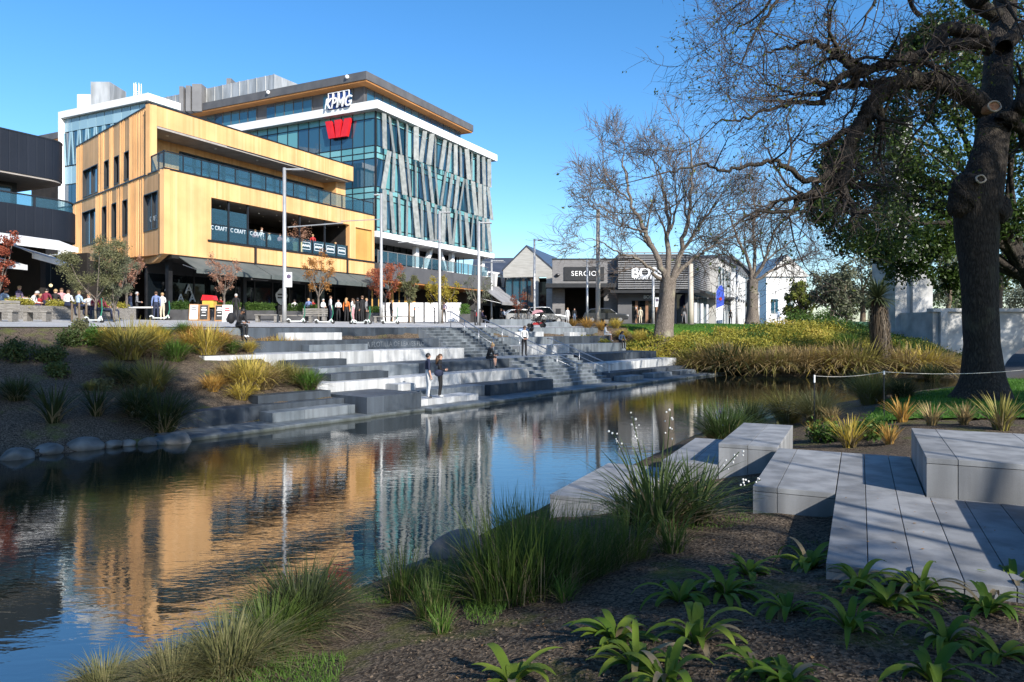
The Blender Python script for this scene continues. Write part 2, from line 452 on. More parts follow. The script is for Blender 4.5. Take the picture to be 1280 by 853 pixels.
def hgt_np(X, Y):
    X = np.asarray(X, dtype=float); Y = np.asarray(Y, dtype=float)
    df = signed(X, Y, far_line)         # positive beyond the far bank
    dn = -signed(X, Y, near_line)       # positive on the near side
    s_ = X * US.x + Y * US.y; t_ = X * UT.x + Y * UT.y
    zf = np.interp(df, [-2.5, -0.3, 0.0, 9.3, 22, 1000], [-1.1, -0.25, 0.08, 3.0, 3.42, 3.42])
    zf = zf + np.where((df > 0.3) & (df < 9), (vnoise(X, Y, 0.7, 1) - 0.5) * 0.28 + (vnoise(X, Y, 2.3, 2) - 0.5) * 0.1, 0)
    # under the stone steps the ground stays well below the blocks
    k = np.clip((s_ - 15.5) / 0.5, 0, 1) * np.clip((46.3 - s_) / 0.8, 0, 1) * np.clip((t_ - 17) / 0.5, 0, 1) * np.clip((28.5 - t_) / 0.3, 0, 1)
    zf = zf - 0.75 * k * (df > 0)
    k2 = np.clip((s_ - 9.0) / 0.4, 0, 1) * np.clip((16 - s_) / 0.5, 0, 1) * np.clip((20.4 - t_) / 0.3, 0, 1) * (df > -1)
    zf = zf - 0.5 * k2
    zn = np.interp(dn, [-2.5, -0.3, 0.0, 5.2, 9, 1000], [-1.1, -0.2, 0.05, 1.06, 1.22, 1.5])
    zn = zn + np.where(dn > 0.3, (vnoise(X, Y, 0.8, 3) - 0.5) * 0.10 + (vnoise(X, Y, 3.1, 4) - 0.5) * 0.04, 0)
    rx, ry = X - 2.465, Y - 5.66
    v_ = (rx * 0.435 + ry * 0.90); u_ = (rx * 0.90 - ry * 0.435)
    def inside(q, lo, hi, m): return np.clip((q - lo) / m + 1, 0, 1) * np.clip((hi - q) / m + 1, 0, 1)
    w1 = inside(u_, 0.0, 4.5, 0.35) * inside(v_, 0.0, 5.6, 0.35)
    zn = zn * (1 - w1) + np.minimum(zn, 1.04) * w1
    w2 = inside(u_, -1.0, -0.1, 0.3) * inside(v_, 0.9, 5.6, 0.8)
    zn = zn * (1 - w2) + np.minimum(zn, 0.86) * w2
    return np.where(dn > -2.6, np.maximum(zn, zf), zf)
def hgt(x, y):
    return float(hgt_np(np.array([x]), np.array([y]))[0])

def axis(parts):
    out = []
    for a, b, st in parts:
        n = max(1, int(round((b - a) / st)))
        out += [a + (b - a) * i / n for i in range(n)]
    return np.array(out + [parts[-1][1]])
def sheet(name, X, Y, Z, m, mask=None):
    ny, nx = X.shape
    V = np.stack([X, Y, Z], -1).reshape(-1, 3)
    i = np.arange(nx * ny).reshape(ny, nx)
    Q = np.stack([i[:-1, :-1], i[:-1, 1:], i[1:, 1:], i[1:, :-1]], -1).reshape(-1, 4)
    if mask is not None:
        Q = Q[mask.reshape(-1)[Q].all(axis=1)]
    return np_mesh(name, V, Q, m, smooth=True)
def patch(name, quad, nu, nv, m, dz):
    """bilinear patch over four ground points, laid dz above the ground"""
    q = [np.array(p, dtype=float) for p in quad]
    u, v = np.meshgrid(np.linspace(0, 1, nu), np.linspace(0, 1, nv))
    XY = (q[0] * ((1 - u) * (1 - v))[..., None] + q[1] * (u * (1 - v))[..., None] + q[2] * (u * v)[..., None] + q[3] * ((1 - u) * v)[..., None])
    return sheet(name, XY[..., 0], XY[..., 1], hgt_np(XY[..., 0], XY[..., 1]) + dz, m)

# soil: bark mulch and grit, mossy in patches near the water
def soilmat():
    m, nt, N, L, b = nodes_of('soil')
    ge = N.new('ShaderNodeNewGeometry')
    def noise(s, d=5, r=0.6):
        n = N.new('ShaderNodeTexNoise'); n.inputs['Scale'].default_value = s; n.inputs['Detail'].default_value = d; n.inputs['Roughness'].default_value = r
        L.new(ge.outputs['Position'], n.inputs['Vector']); return n
    n1, n2 = noise(1.1), noise(38, 6, 0.75)
    vo = N.new('ShaderNodeTexVoronoi'); vo.inputs['Scale'].default_value = 42; vo.inputs['Randomness'].default_value = 1.0
    L.new(ge.outputs['Position'], vo.inputs['Vector'])
    cr = N.new('ShaderNodeValToRGB'); e = cr.color_ramp.elements
    e[0].position = 0.25; e[0].color = (0.026, 0.019, 0.014, 1); e[1].position = 0.85; e[1].color = (0.24, 0.19, 0.14, 1)
    k = e.new(0.5); k.color = (0.098, 0.075, 0.054, 1)
    # each chip its own tone
    sx = N.new('ShaderNodeSeparateColor'); L.new(vo.outputs['Color'], sx.inputs[0])
    a = N.new('ShaderNodeMath'); a.operation = 'MULTIPLY_ADD'; a.inputs[1].default_value = 0.45; L.new(sx.outputs[0], a.inputs[0])
    a2 = N.new('ShaderNodeMath'); a2.operation = 'MULTIPLY'; a2.inputs[1].default_value = 0.55; L.new(n2.outputs['Fac'], a2.inputs[0]); L.new(a2.outputs[0], a.inputs[2])
    L.new(a.outputs[0], cr.inputs['Fac'])
    # moss patches
    mr = N.new('ShaderNodeMapRange'); mr.inputs['From Min'].default_value = 0.56; mr.inputs['From Max'].default_value = 0.68; mr.inputs['To Max'].default_value = 0.75
    L.new(n1.outputs['Fac'], mr.inputs['Value'])
    mx = N.new('ShaderNodeMix'); mx.data_type = 'RGBA'; mx.inputs[7].default_value = (0.11, 0.125, 0.028, 1)
    L.new(mr.outputs['Result'], mx.inputs[0]); L.new(cr.outputs['Color'], mx.inputs[6]); L.new(mx.outputs[2], b.inputs['Base Color'])
    ad = N.new('ShaderNodeMath'); ad.operation = 'MULTIPLY_ADD'; ad.inputs[1].default_value = 0.7
    L.new(vo.outputs['Distance'], ad.inputs[0]); L.new(n2.outputs['Fac'], ad.inputs[2])
    bp = N.new('ShaderNodeBump'); bp.inputs['Strength'].default_value = 0.9; bp.inputs['Distance'].default_value = 0.03
    L.new(ad.outputs[0], bp.inputs['Height']); L.new(bp.outputs['Normal'], b.inputs['Normal'])
    setp(b, Roughness=0.95); b.inputs['Specular IOR Level'].default_value = 0.148
    return m
M_SOIL = soilmat()
xs = axis([(-900, -120, 60), (-120, -30, 5), (-30, 34, 0.3), (34, 70, 2), (70, 140, 8), (140, 900, 60)])
ys = axis([(-60, -8, 4), (-8, 62, 0.3), (62, 120, 4), (120, 2500, 150)])
XX, YY = np.meshgrid(xs, ys)
tag(sheet('ground', XX, YY, hgt_np(XX, YY), M_SOIL), kind='structure')

# river
def watermat():
    m, nt, N, L, b = nodes_of('river_water')
    ge = N.new('ShaderNodeNewGeometry'); mp = N.new('ShaderNodeMapping')
    mp.inputs['Rotation'].default_value = (0, 0, R(-20)); mp.inputs['Scale'].default_value = (0.9, 2.2, 1)
    L.new(ge.outputs['Position'], mp.inputs['Vector'])
    n1 = N.new('ShaderNodeTexNoise'); n1.inputs['Scale'].default_value = 2.1; n1.inputs['Detail'].default_value = 3; n1.inputs['Distortion'].default_value = 0.5
    n2 = N.new('ShaderNodeTexNoise'); n2.inputs['Scale'].default_value = 7.5; n2.inputs['Detail'].default_value = 3; n2.inputs['Distortion'].default_value = 0.8
    n3 = N.new('ShaderNodeTexNoise'); n3.inputs['Scale'].default_value = 0.22; n3.inputs['Detail'].default_value = 2
    for n in (n1, n2): L.new(mp.outputs['Vector'], n.inputs['Vector'])
    L.new(ge.outputs['Position'], n3.inputs['Vector'])
    # ruffled and calm patches
    mr = N.new('ShaderNodeMapRange'); mr.inputs['From Min'].default_value = 0.35; mr.inputs['From Max'].default_value = 0.65; mr.inputs['To Min'].default_value = 0.12; mr.inputs['To Max'].default_value = 0.5
    L.new(n3.outputs['Fac'], mr.inputs['Value'])
    mu = N.new('ShaderNodeMath'); mu.operation = 'MULTIPLY'; L.new(n2.outputs['Fac'], mu.inputs[0]); L.new(mr.outputs['Result'], mu.inputs[1])
    ad = N.new('ShaderNodeMath'); ad.operation = 'ADD'; L.new(n1.outputs['Fac'], ad.inputs[0]); L.new(mu.outputs[0], ad.inputs[1])
    bp = N.new('ShaderNodeBump'); bp.inputs['Strength'].default_value = 1.0; bp.inputs['Distance'].default_value = 0.0024
    L.new(ad.outputs[0], bp.inputs['Height']); L.new(bp.outputs['Normal'], b.inputs['Normal'])
    b.inputs['Base Color'].default_value = (0.012, 0.016, 0.012, 1)
    setp(b, Roughness=0.008, IOR=3.0)
    return m
wx = axis([(-160, 160, 20)]); wy = axis([(-60, 100, 20)])
WX, WY = np.meshgrid(wx, wy)
tag(sheet('river_water', WX, WY, WX * 0.0, watermat()), kind='structure')
# ------------------------------------------------------------------ paving, lawns
def pavemat():
    m, nt, N, L, b = nodes_of('promenade_paving')
    ge = N.new('ShaderNodeNewGeometry'); mp = N.new('ShaderNodeMapping'); mp.inputs['Rotation'].default_value = (0, 0, R(-51))
    L.new(ge.outputs['Position'], mp.inputs['Vector'])
    br = N.new('ShaderNodeTexBrick'); br.inputs['Scale'].default_value = 1.0; br.inputs['Brick Width'].default_value = 0.6; br.inputs['Row Height'].default_value = 0.3; br.inputs['Mortar Size'].default_value = 0.006
    br.inputs['Color1'].default_value = (0.46, 0.46, 0.45, 1); br.inputs['Color2'].default_value = (0.38, 0.38, 0.38, 1); br.inputs['Mortar'].default_value = (0.16, 0.16, 0.16, 1)
    L.new(mp.outputs['Vector'], br.inputs['Vector'])
    no = N.new('ShaderNodeTexNoise'); no.inputs['Scale'].default_value = 0.7; no.inputs['Detail'].default_value = 6; L.new(ge.outputs['Position'], no.inputs['Vector'])
    mr = N.new('ShaderNodeMapRange'); mr.inputs['To Min'].default_value = 0.75; mr.inputs['To Max'].default_value = 1.15; L.new(no.outputs['Fac'], mr.inputs['Value'])
    mm = N.new('ShaderNodeMix'); mm.data_type = 'RGBA'; mm.blend_type = 'MULTIPLY'; mm.inputs[0].default_value = 1
    L.new(br.outputs['Color'], mm.inputs[6]); L.new(mr.outputs['Result'], mm.inputs[7]); L.new(mm.outputs[2], b.inputs['Base Color'])
    setp(b, Roughness=0.75)
    return m
M_PAVE = pavemat()
M_ASPHALT = pmat('asphalt', (0.055, 0.055, 0.058), (0.075, 0.074, 0.073), 4, 0.85, bump=0.004, world=True)
s_, t_ = np.meshgrid(np.linspace(-45, 46, 92), np.linspace(28.75, 60, 40))
PX = s_ * US.x + t_ * UT.x; PY = s_ * US.y + t_ * UT.y
tag(sheet('promenade_path', PX, PY, np.maximum(hgt_np(PX, PY) + 0.03, 3.02), M_PAVE), kind='structure')
tag(patch('street_road', [(4, 62), (46, 62), (90, 170), (-10, 170)], 20, 30, M_ASPHALT, 0.012), kind='structure')
M_LAWN = pmat('lawn', (0.035, 0.10, 0.014), (0.075, 0.17, 0.022), 2.2, 0.9, bump=0.05, bscale=45, world=True, spec=0.1)
tag(patch('lawn', [(9.0, 52.6), (33, 55), (42, 68), (7.6, 62)], 60, 30, M_LAWN, 0.05), kind='structure')
tag(patch('lawn_bank', [(7.6, 15.6), (22, 11), (36, 30), (13.6, 25.6)], 60, 60, M_LAWN, 0.05), kind='structure')

# ------------------------------------------------------------------ stone steps on the far bank
sd = (US.x, US.y)
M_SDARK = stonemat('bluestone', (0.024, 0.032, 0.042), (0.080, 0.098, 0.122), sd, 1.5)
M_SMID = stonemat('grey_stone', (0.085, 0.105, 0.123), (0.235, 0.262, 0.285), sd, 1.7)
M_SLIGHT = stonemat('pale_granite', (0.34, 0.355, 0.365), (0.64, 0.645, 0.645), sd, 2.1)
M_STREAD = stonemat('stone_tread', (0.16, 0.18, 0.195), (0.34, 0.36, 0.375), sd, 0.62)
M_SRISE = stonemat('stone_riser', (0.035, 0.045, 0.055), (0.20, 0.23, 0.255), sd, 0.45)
STM = {'d': M_SDARK, 'm': M_SMID, 'l': M_SLIGHT}
FS = Frame(UT.x * 0, UT.y * 0, US.x, US.y)
FS.n = -UT      # towards the river
def sblock(s0, s1, t0, t1, z0, z1, k, label, top=None, group='stone seating blocks of the river steps', name='stone_block'):
    mb = MB()
    c = [ST(s0, t0, z0), ST(s1, t0, z0), ST(s1, t1, z0), ST(s0, t1, z0), ST(s0, t0, z1), ST(s1, t0, z1), ST(s1, t1, z1), ST(s0, t1, z1)]
    mb.hexa(c)
    o = mb.build(name, STM[k], bevel=0.012)
    return tag(o, label, 'stone block', group)
K = {1: (20.4, 0.55), 2: (21.6, 1.0), 3: (22.9, 1.45), 4: (25.0, 1.98), 5: (26.8, 2.43), 6: (28.4, 3.0)}
# tiers, river side upwards: (s0, s1, material, label)
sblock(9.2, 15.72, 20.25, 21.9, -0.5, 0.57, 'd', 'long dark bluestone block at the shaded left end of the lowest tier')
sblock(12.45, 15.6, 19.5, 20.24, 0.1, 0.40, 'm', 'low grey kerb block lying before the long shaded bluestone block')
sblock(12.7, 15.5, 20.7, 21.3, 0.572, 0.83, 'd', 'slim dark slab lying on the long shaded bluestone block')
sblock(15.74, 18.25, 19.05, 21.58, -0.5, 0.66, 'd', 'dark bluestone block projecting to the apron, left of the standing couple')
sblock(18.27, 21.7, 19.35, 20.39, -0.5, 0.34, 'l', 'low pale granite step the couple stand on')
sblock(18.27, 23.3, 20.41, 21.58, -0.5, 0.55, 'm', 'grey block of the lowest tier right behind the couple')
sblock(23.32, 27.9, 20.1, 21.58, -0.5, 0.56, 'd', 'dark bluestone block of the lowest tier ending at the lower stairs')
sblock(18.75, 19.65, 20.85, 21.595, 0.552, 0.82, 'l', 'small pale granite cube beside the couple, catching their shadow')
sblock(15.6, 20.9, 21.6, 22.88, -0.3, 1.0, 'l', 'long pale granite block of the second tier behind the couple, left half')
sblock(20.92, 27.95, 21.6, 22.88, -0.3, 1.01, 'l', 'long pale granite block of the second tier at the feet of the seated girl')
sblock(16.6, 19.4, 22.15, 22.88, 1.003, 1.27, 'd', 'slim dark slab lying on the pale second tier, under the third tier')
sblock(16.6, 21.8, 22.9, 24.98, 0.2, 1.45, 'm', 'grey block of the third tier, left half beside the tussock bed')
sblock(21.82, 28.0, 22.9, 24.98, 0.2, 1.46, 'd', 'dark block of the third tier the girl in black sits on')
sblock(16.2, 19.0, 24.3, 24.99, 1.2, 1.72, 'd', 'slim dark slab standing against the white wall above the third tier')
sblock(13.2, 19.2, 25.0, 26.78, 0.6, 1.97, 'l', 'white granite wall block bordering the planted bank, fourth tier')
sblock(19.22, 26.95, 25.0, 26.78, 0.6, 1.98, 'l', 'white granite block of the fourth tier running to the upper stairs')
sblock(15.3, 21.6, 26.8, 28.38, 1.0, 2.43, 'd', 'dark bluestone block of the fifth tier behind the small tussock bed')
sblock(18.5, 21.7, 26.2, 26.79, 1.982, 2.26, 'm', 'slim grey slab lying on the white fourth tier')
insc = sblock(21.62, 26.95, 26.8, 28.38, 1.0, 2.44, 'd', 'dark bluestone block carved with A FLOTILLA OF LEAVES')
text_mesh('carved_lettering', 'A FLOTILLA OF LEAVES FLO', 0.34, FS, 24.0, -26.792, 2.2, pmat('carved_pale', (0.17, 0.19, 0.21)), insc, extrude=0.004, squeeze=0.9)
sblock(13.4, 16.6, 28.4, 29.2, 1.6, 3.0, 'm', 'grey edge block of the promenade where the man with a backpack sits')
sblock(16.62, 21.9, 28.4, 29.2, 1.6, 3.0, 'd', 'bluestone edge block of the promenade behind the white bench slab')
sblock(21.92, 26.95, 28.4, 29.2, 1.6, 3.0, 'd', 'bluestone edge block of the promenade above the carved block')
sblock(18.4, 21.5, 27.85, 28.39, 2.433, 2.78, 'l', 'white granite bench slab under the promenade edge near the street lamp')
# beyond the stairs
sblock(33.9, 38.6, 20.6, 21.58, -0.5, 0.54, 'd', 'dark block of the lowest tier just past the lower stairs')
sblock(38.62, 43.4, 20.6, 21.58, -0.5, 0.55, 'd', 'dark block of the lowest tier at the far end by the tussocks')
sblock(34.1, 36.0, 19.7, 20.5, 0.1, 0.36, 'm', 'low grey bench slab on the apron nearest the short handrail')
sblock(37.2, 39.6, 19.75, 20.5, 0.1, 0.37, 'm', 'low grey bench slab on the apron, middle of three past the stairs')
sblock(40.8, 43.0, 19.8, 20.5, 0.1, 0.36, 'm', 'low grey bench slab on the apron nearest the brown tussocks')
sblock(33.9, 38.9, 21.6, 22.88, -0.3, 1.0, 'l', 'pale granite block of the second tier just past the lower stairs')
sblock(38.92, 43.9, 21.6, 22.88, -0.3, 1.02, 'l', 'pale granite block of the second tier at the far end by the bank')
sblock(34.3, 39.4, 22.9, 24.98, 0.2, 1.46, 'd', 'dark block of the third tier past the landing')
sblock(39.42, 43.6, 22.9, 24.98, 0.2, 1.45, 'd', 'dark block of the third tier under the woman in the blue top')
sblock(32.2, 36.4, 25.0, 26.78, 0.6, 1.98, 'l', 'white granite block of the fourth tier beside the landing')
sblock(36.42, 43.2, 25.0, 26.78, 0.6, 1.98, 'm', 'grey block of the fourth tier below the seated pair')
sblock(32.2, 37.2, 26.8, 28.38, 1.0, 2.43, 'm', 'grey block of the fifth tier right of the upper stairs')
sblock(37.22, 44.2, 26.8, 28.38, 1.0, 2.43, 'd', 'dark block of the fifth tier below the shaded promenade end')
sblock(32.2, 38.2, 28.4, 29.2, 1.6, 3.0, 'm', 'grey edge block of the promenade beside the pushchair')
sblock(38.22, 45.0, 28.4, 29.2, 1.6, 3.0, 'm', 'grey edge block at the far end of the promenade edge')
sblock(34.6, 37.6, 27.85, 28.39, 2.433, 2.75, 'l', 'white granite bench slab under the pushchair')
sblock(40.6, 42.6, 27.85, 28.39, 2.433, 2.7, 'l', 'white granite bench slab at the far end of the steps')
# waterside apron slabs
rs = random.Random(3)
places = ['at the shaded left end by the boulders', 'before the low grey kerb block', 'below the dark projecting block', 'just below the standing couple', 'right of the standing couple', 'before the dark block ending at the stairs', 'at the foot of the lower stairs', 'at the foot of the short handrail', 'before the grey bench slabs', 'reaching furthest out by the brown tussocks']
ss = [8.6, 12.3, 15.6, 18.2, 21.4, 24.6, 27.8, 31.6, 35.2, 39.6, 45.2]
for i, pl in enumerate(places):
    t0 = 18.75 + rs.uniform(-0.3, 0.25)
    sblock(ss[i], ss[i + 1] - 0.02, t0, 20.6, -0.45, 0.10 + rs.uniform(-0.012, 0.012), 'm', 'flat waterside apron slab ' + pl, group='waterside apron slabs', name='apron_slab')

def stairs(s0, s1, t_top, t_bot, z_top, z_bot, n, label):
    mb = MB()
    dz = (z_top - z_bot) / n; dt = (t_top - t_bot) / n
    pts = [ST(s0, t_bot, z_bot - 0.9)]
    for i in range(n):
        pts.append(ST(s0, t_bot + i * dt, z_bot + (i + 1) * dz - dz if i == 0 else z_bot + i * dz))
        pts.append(ST(s0, t_bot + i * dt, z_bot + (i + 1) * dz))
    pts.append(ST(s0, t_top + 0.3, z_top)); pts.append(ST(s0, t_top + 0.3, z_bot - 0.9))
    mb.prism(pts, US * (s1 - s0))
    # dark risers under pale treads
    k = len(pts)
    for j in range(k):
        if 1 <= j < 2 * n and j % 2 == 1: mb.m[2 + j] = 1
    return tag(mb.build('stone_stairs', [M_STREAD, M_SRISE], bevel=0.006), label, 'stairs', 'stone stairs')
stairs(26.97, 32.18, 28.4, 25.4, 3.0, 1.47, 10, 'upper flight of stone stairs from the promenade to the landing')
stairs(27.98, 33.88, 23.3, 20.5, 1.47, 0.11, 9, 'lower flight of stone stairs from the landing to the water')
mb = MB(); c = [(28.02, 23.45), (34.28, 23.45), (34.28, 25.38), (28.02, 25.38)]
mb.prism([ST(s, t, 0.3) for s, t in c], (0, 0, 1.165))
tag(mb.build('stone_landing', M_STREAD, bevel=0.006), 'flat stone landing between the two flights where a woman stands', 'landing')
# handrails: (s, t_top, z_floor_top, t_bottom, z_floor_bottom)
M_STEEL = pmat('brushed_steel', (0.42, 0.43, 0.44), (0.55, 0.55, 0.56), 30, 0.35, metal=0.9, stretch=(1, 1, 6))
def handrail(s, t1, z1, t0, z0, label, nposts=4, ext=0.3):
    e = empty('handrail', ST(s, t1, z1), label, 'handrail', 'steel handrails of the stairs')
    top = [ST(s, t1 + ext, z1 + 0.92), ST(s, t1, z1 + 0.92), ST(s, t0, z0 + 0.92), ST(s, t0 - ext, z0 + 0.92)]
    mb = MB(); mb.tube(top, 0.03, 8); mb.build('rail', M_STEEL, e, smooth=True)
    mb = MB(); mb.tube([q - Vector((0, 0, 0.3)) for q in top[1:3]], 0.016, 6); mb.build('lower_rail', M_STEEL, e, smooth=True)
    for i in range(nposts):
        f = i / (nposts - 1)
        t = t1 + (t0 - t1) * f; z = z1 + (z0 - z1) * f
        mb = MB(); mb.tube([ST(s, t, z - 0.12), ST(s, t, z + 0.92)], 0.022, 6); mb.build('post', M_STEEL, e, smooth=True)
handrail(29.6, 28.5, 3.0, 25.3, 1.5, 'steel handrail down the middle of the upper stairs')
handrail(31.55, 27.6, 2.55, 21.2, 0.2, 'long steel handrail along the side of both stairs', 6)
handrail(33.95, 24.6, 1.45, 20.7, 0.1, 'short steel handrail at the far side of the lower stairs', 3)

# ------------------------------------------------------------------ stone deck on the near bank
NE1, NE2 = Vector((0.435, 0.90, 0)).normalized(), Vector((0.90, -0.435, 0)).normalized()
NA = Vector((2.465, 5.66, 0))
def NB(u, v, z): return NA + NE2 * u + NE1 * v + Vector((0, 0, z))
M_DECK = stonemat('deck_granite', (0.36, 0.37, 0.385), (0.66, 0.665, 0.67), (50, 50), 1.0)
for n in M_DECK.node_tree.nodes:
    if n.type == 'VECT_MATH': n.inputs[1].default_value = (0.0001, 0.0001, 0)
_n, _l = M_DECK.node_tree.nodes, M_DECK.node_tree.links      # every slab its own tone
_w = [n for n in _n if n.type == 'TEX_WHITE_NOISE'][0]; _g = [n for n in _n if n.type == 'NEW_GEOMETRY'][0]
for k in [k for k in _l if k.from_node == _w]:
    t = k.to_socket; _l.remove(k); _l.new(_g.outputs['Random Per Island'], t)
def nblock(us, v0, v1, z0, z1, label, vs=None, name='stone_platform'):
    """slabs laid side by side with open 5 mm joints"""
    mb = MB(); vs_ = vs or [v0, v1]
    for a, b in zip(us[:-1], us[1:]):
        for c, d in zip(vs_[:-1], vs_[1:]):
            g = 0.0035
            mb.hexa([NB(a + g, c + g, z1 - 0.06), NB(b - g, c + g, z1 - 0.06), NB(b - g, d - g, z1 - 0.06), NB(a + g, d - g, z1 - 0.06), NB(a + g, c + g, z1), NB(b - g, c + g, z1), NB(b - g, d - g, z1), NB(a + g, d - g, z1)])
    # body in facing panels
    i = 0.008
    for a, b in zip(us[:-1], us[1:]):
        g = 0.0035
        mb.hexa([NB(a + g, v0 + i, z0), NB(b - g, v0 + i, z0), NB(b - g, v1 - i, z0), NB(a + g, v1 - i, z0), NB(a + g, v0 + i, z1 - 0.066), NB(b - g, v0 + i, z1 - 0.066), NB(b - g, v1 - i, z1 - 0.066), NB(a + g, v1 - i, z1 - 0.066)])
    mb.box  # noqa
    o = mb.build(name, M_DECK, bevel=0.004)
    return tag(o, label, 'stone platform', 'stone platforms on the near bank')
nblock([0, 0.3, 0.61, 0.93, 1.25, 1.57, 1.89, 2.2, 2.6, 3.0, 3.4], 0, 2.9, 0.98, 1.15, 'long pale stone deck of narrow slabs beside the gravel and lilies')
nblock([0, 0.3, 0.61, 0.89], 2.905, 5.6, 0.7, 1.15, 'shaded strip of stone deck in the lee of the tall seat block')
nblock([-0.89, -0.62, -0.005], 2.65, 5.6, 0.6, 1.15, 'pale stone wing of the deck with a rough front face above the gravel')
nblock([0.9, 1.2, 2.1, 3.0, 3.9], 2.95, 5.57, 0.8, 1.57, 'tall pale stone seat block beside the shaded strip of deck', vs=[2.95, 5.57], name='seat_block')
nblock([1.8, 2.4, 3.4, 4.4], 0.05, 2.49, 1.155, 1.58, 'stone seat block beside the tall one, mostly out of view', name='seat_block')
nblock([-1.8, -1.35, -0.9], 5.65, 8.45, 0.4, 1.15, 'pale stone block beside the drooping tussock, behind the wing of the deck')
nblock([-2.72, -2.25, -1.81], 5.65, 8.4, 0.2, 0.8, 'lower stone step beside the drooping tussock')
nblock([-3.95, -3.3, -2.73], 3.8, 6.6, -0.5, 0.5, 'lowest flat stone slab at the waterline among the rushes')
# ------------------------------------------------------------------ building materials
UW = (0.4464, 0.8948); UL = (-0.72, 0.69)
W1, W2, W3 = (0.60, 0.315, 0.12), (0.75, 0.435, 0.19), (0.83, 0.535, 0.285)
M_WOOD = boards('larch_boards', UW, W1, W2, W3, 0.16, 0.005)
M_WOODL = boards('larch_boards_return', UL, sc(W1, 0.92), W2, sc(W3, 0.97), 0.13, 0.01)
M_WOODP = boards('larch_panel', UW, (0.48, 0.27, 0.075), (0.58, 0.34, 0.10), (0.63, 0.39, 0.14), 0.5, 0.002)
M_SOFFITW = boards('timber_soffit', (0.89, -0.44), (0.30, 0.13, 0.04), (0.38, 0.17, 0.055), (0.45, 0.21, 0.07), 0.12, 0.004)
M_BLACK = pmat('black_metal', (0.010, 0.011, 0.013), (0.016, 0.017, 0.02), 2, 0.45, world=True)
M_NAVY = boards('dark_cladding', UW, (0.010, 0.013, 0.020), (0.013, 0.016, 0.024), (0.016, 0.02, 0.03), 0.45, 0.006, 0.5)
M_DGREY = pmat('dark_grey_panel', (0.075, 0.075, 0.08), (0.105, 0.105, 0.11), 0.8, 0.6, world=True)
M_MGREY = pmat('grey_panel', (0.15, 0.15, 0.155), (0.19, 0.19, 0.195), 0.7, 0.65, world=True)
M_SOFFIT = pmat('grey_soffit', (0.30, 0.27, 0.24), (0.38, 0.35, 0.32), 1.5, 0.7, world=True)
M_WHITE = pmat('white_paint', (0.78, 0.78, 0.77), (0.84, 0.84, 0.83), 0.9, 0.5, world=True)
M_PALE = pmat('pale_render', (0.52, 0.51, 0.48), (0.62, 0.61, 0.58), 0.6, 0.75, bump=0.003, bscale=14, world=True)
M_CONC = pmat('board_concrete', (0.36, 0.35, 0.32), (0.47, 0.46, 0.43), 1.0, 0.8, bump=0.004, bscale=3, stretch=(1, 1, 9), world=True)
M_GLASS = glassmat('blue_glass', (0.010, 0.040, 0.085), 0.03, 2.1, (0.035, 0.12, 0.16))
M_TEAL = glassmat('teal_spandrel', (0.10, 0.29, 0.32), 0.12, 1.7, (0.19, 0.42, 0.44))
M_GDARK = glassmat('dark_glass', (0.003, 0.005, 0.007), 0.03, 1.38, (0.008, 0.011, 0.014))
M_RAILG = clearglass('balustrade_glass', (0.05, 0.12, 0.17), 0.35)
M_FIN = pmat('perforated_metal', (0.21, 0.225, 0.215), (0.33, 0.345, 0.33), 2.0, 0.5, metal=0.1, world=True, perobj=0.12)
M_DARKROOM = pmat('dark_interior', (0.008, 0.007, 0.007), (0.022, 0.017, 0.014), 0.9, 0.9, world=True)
M_AWN = pmat('grey_green_canvas', (0.07, 0.085, 0.082), (0.10, 0.115, 0.11), 1.2, 0.85, world=True)
M_AWNG = pmat('grey_canvas', (0.19, 0.19, 0.20), (0.25, 0.25, 0.26), 1.2, 0.85, world=True)
M_AWNW = pmat('white_canvas', (0.60, 0.60, 0.59), (0.72, 0.72, 0.71), 1.2, 0.8, world=True)
M_ROOFB = pmat('slate_metal_roof', (0.045, 0.055, 0.075), (0.065, 0.075, 0.10), 0.8, 0.4, world=True)
M_SIGNW = pmat('sign_white', (0.80, 0.80, 0.80), (0.85, 0.85, 0.85), 2, 0.4)
M_RED = pmat('sign_red', (0.62, 0.012, 0.02), (0.70, 0.02, 0.025), 2, 0.35)
M_LIGHTW = pmat('frosted_sign', (0.55, 0.62, 0.66), (0.62, 0.68, 0.72), 2, 0.5)

# ------------------------------------------------------------------ timber clad building
FW = Frame(-21.75, 45, *UW)
FU = Frame(-23.48, 46.66, *UW)
FL = Frame(-21.75, 45, *UL, -0.69, -0.72)
wood = empty('timber_building', (-21.75, 45, 3.2), 'timber clad three storey building with roof terrace and open balcony restaurant', 'building')
LW, ZB, ZF, ZT = 21.3, 7.65, 12.95, 17.55
sa0, sa1 = FW.a(264), FW.a(437); sz0, sz1 = FW.z(264, 300.5), FW.z(264, 247)
pa0, pa1 = FW.a(444.5), FW.a(465)
mb = MB(); FW.wall(mb, 0, LW, ZB, ZF, [(sa0, sa1, sz0, sz1), (pa0, pa1, sz0 + 0.02, sz1 - 0.1)], -0.4, 0)
mb.build('river_facade', M_WOOD, wood)
mb = MB(); FW.box(mb, pa0 - 0.05, pa1 + 0.05, -0.35, -0.16, sz0 - 0.05, sz1)
mb.build('timber_panel', M_WOODP, wood)
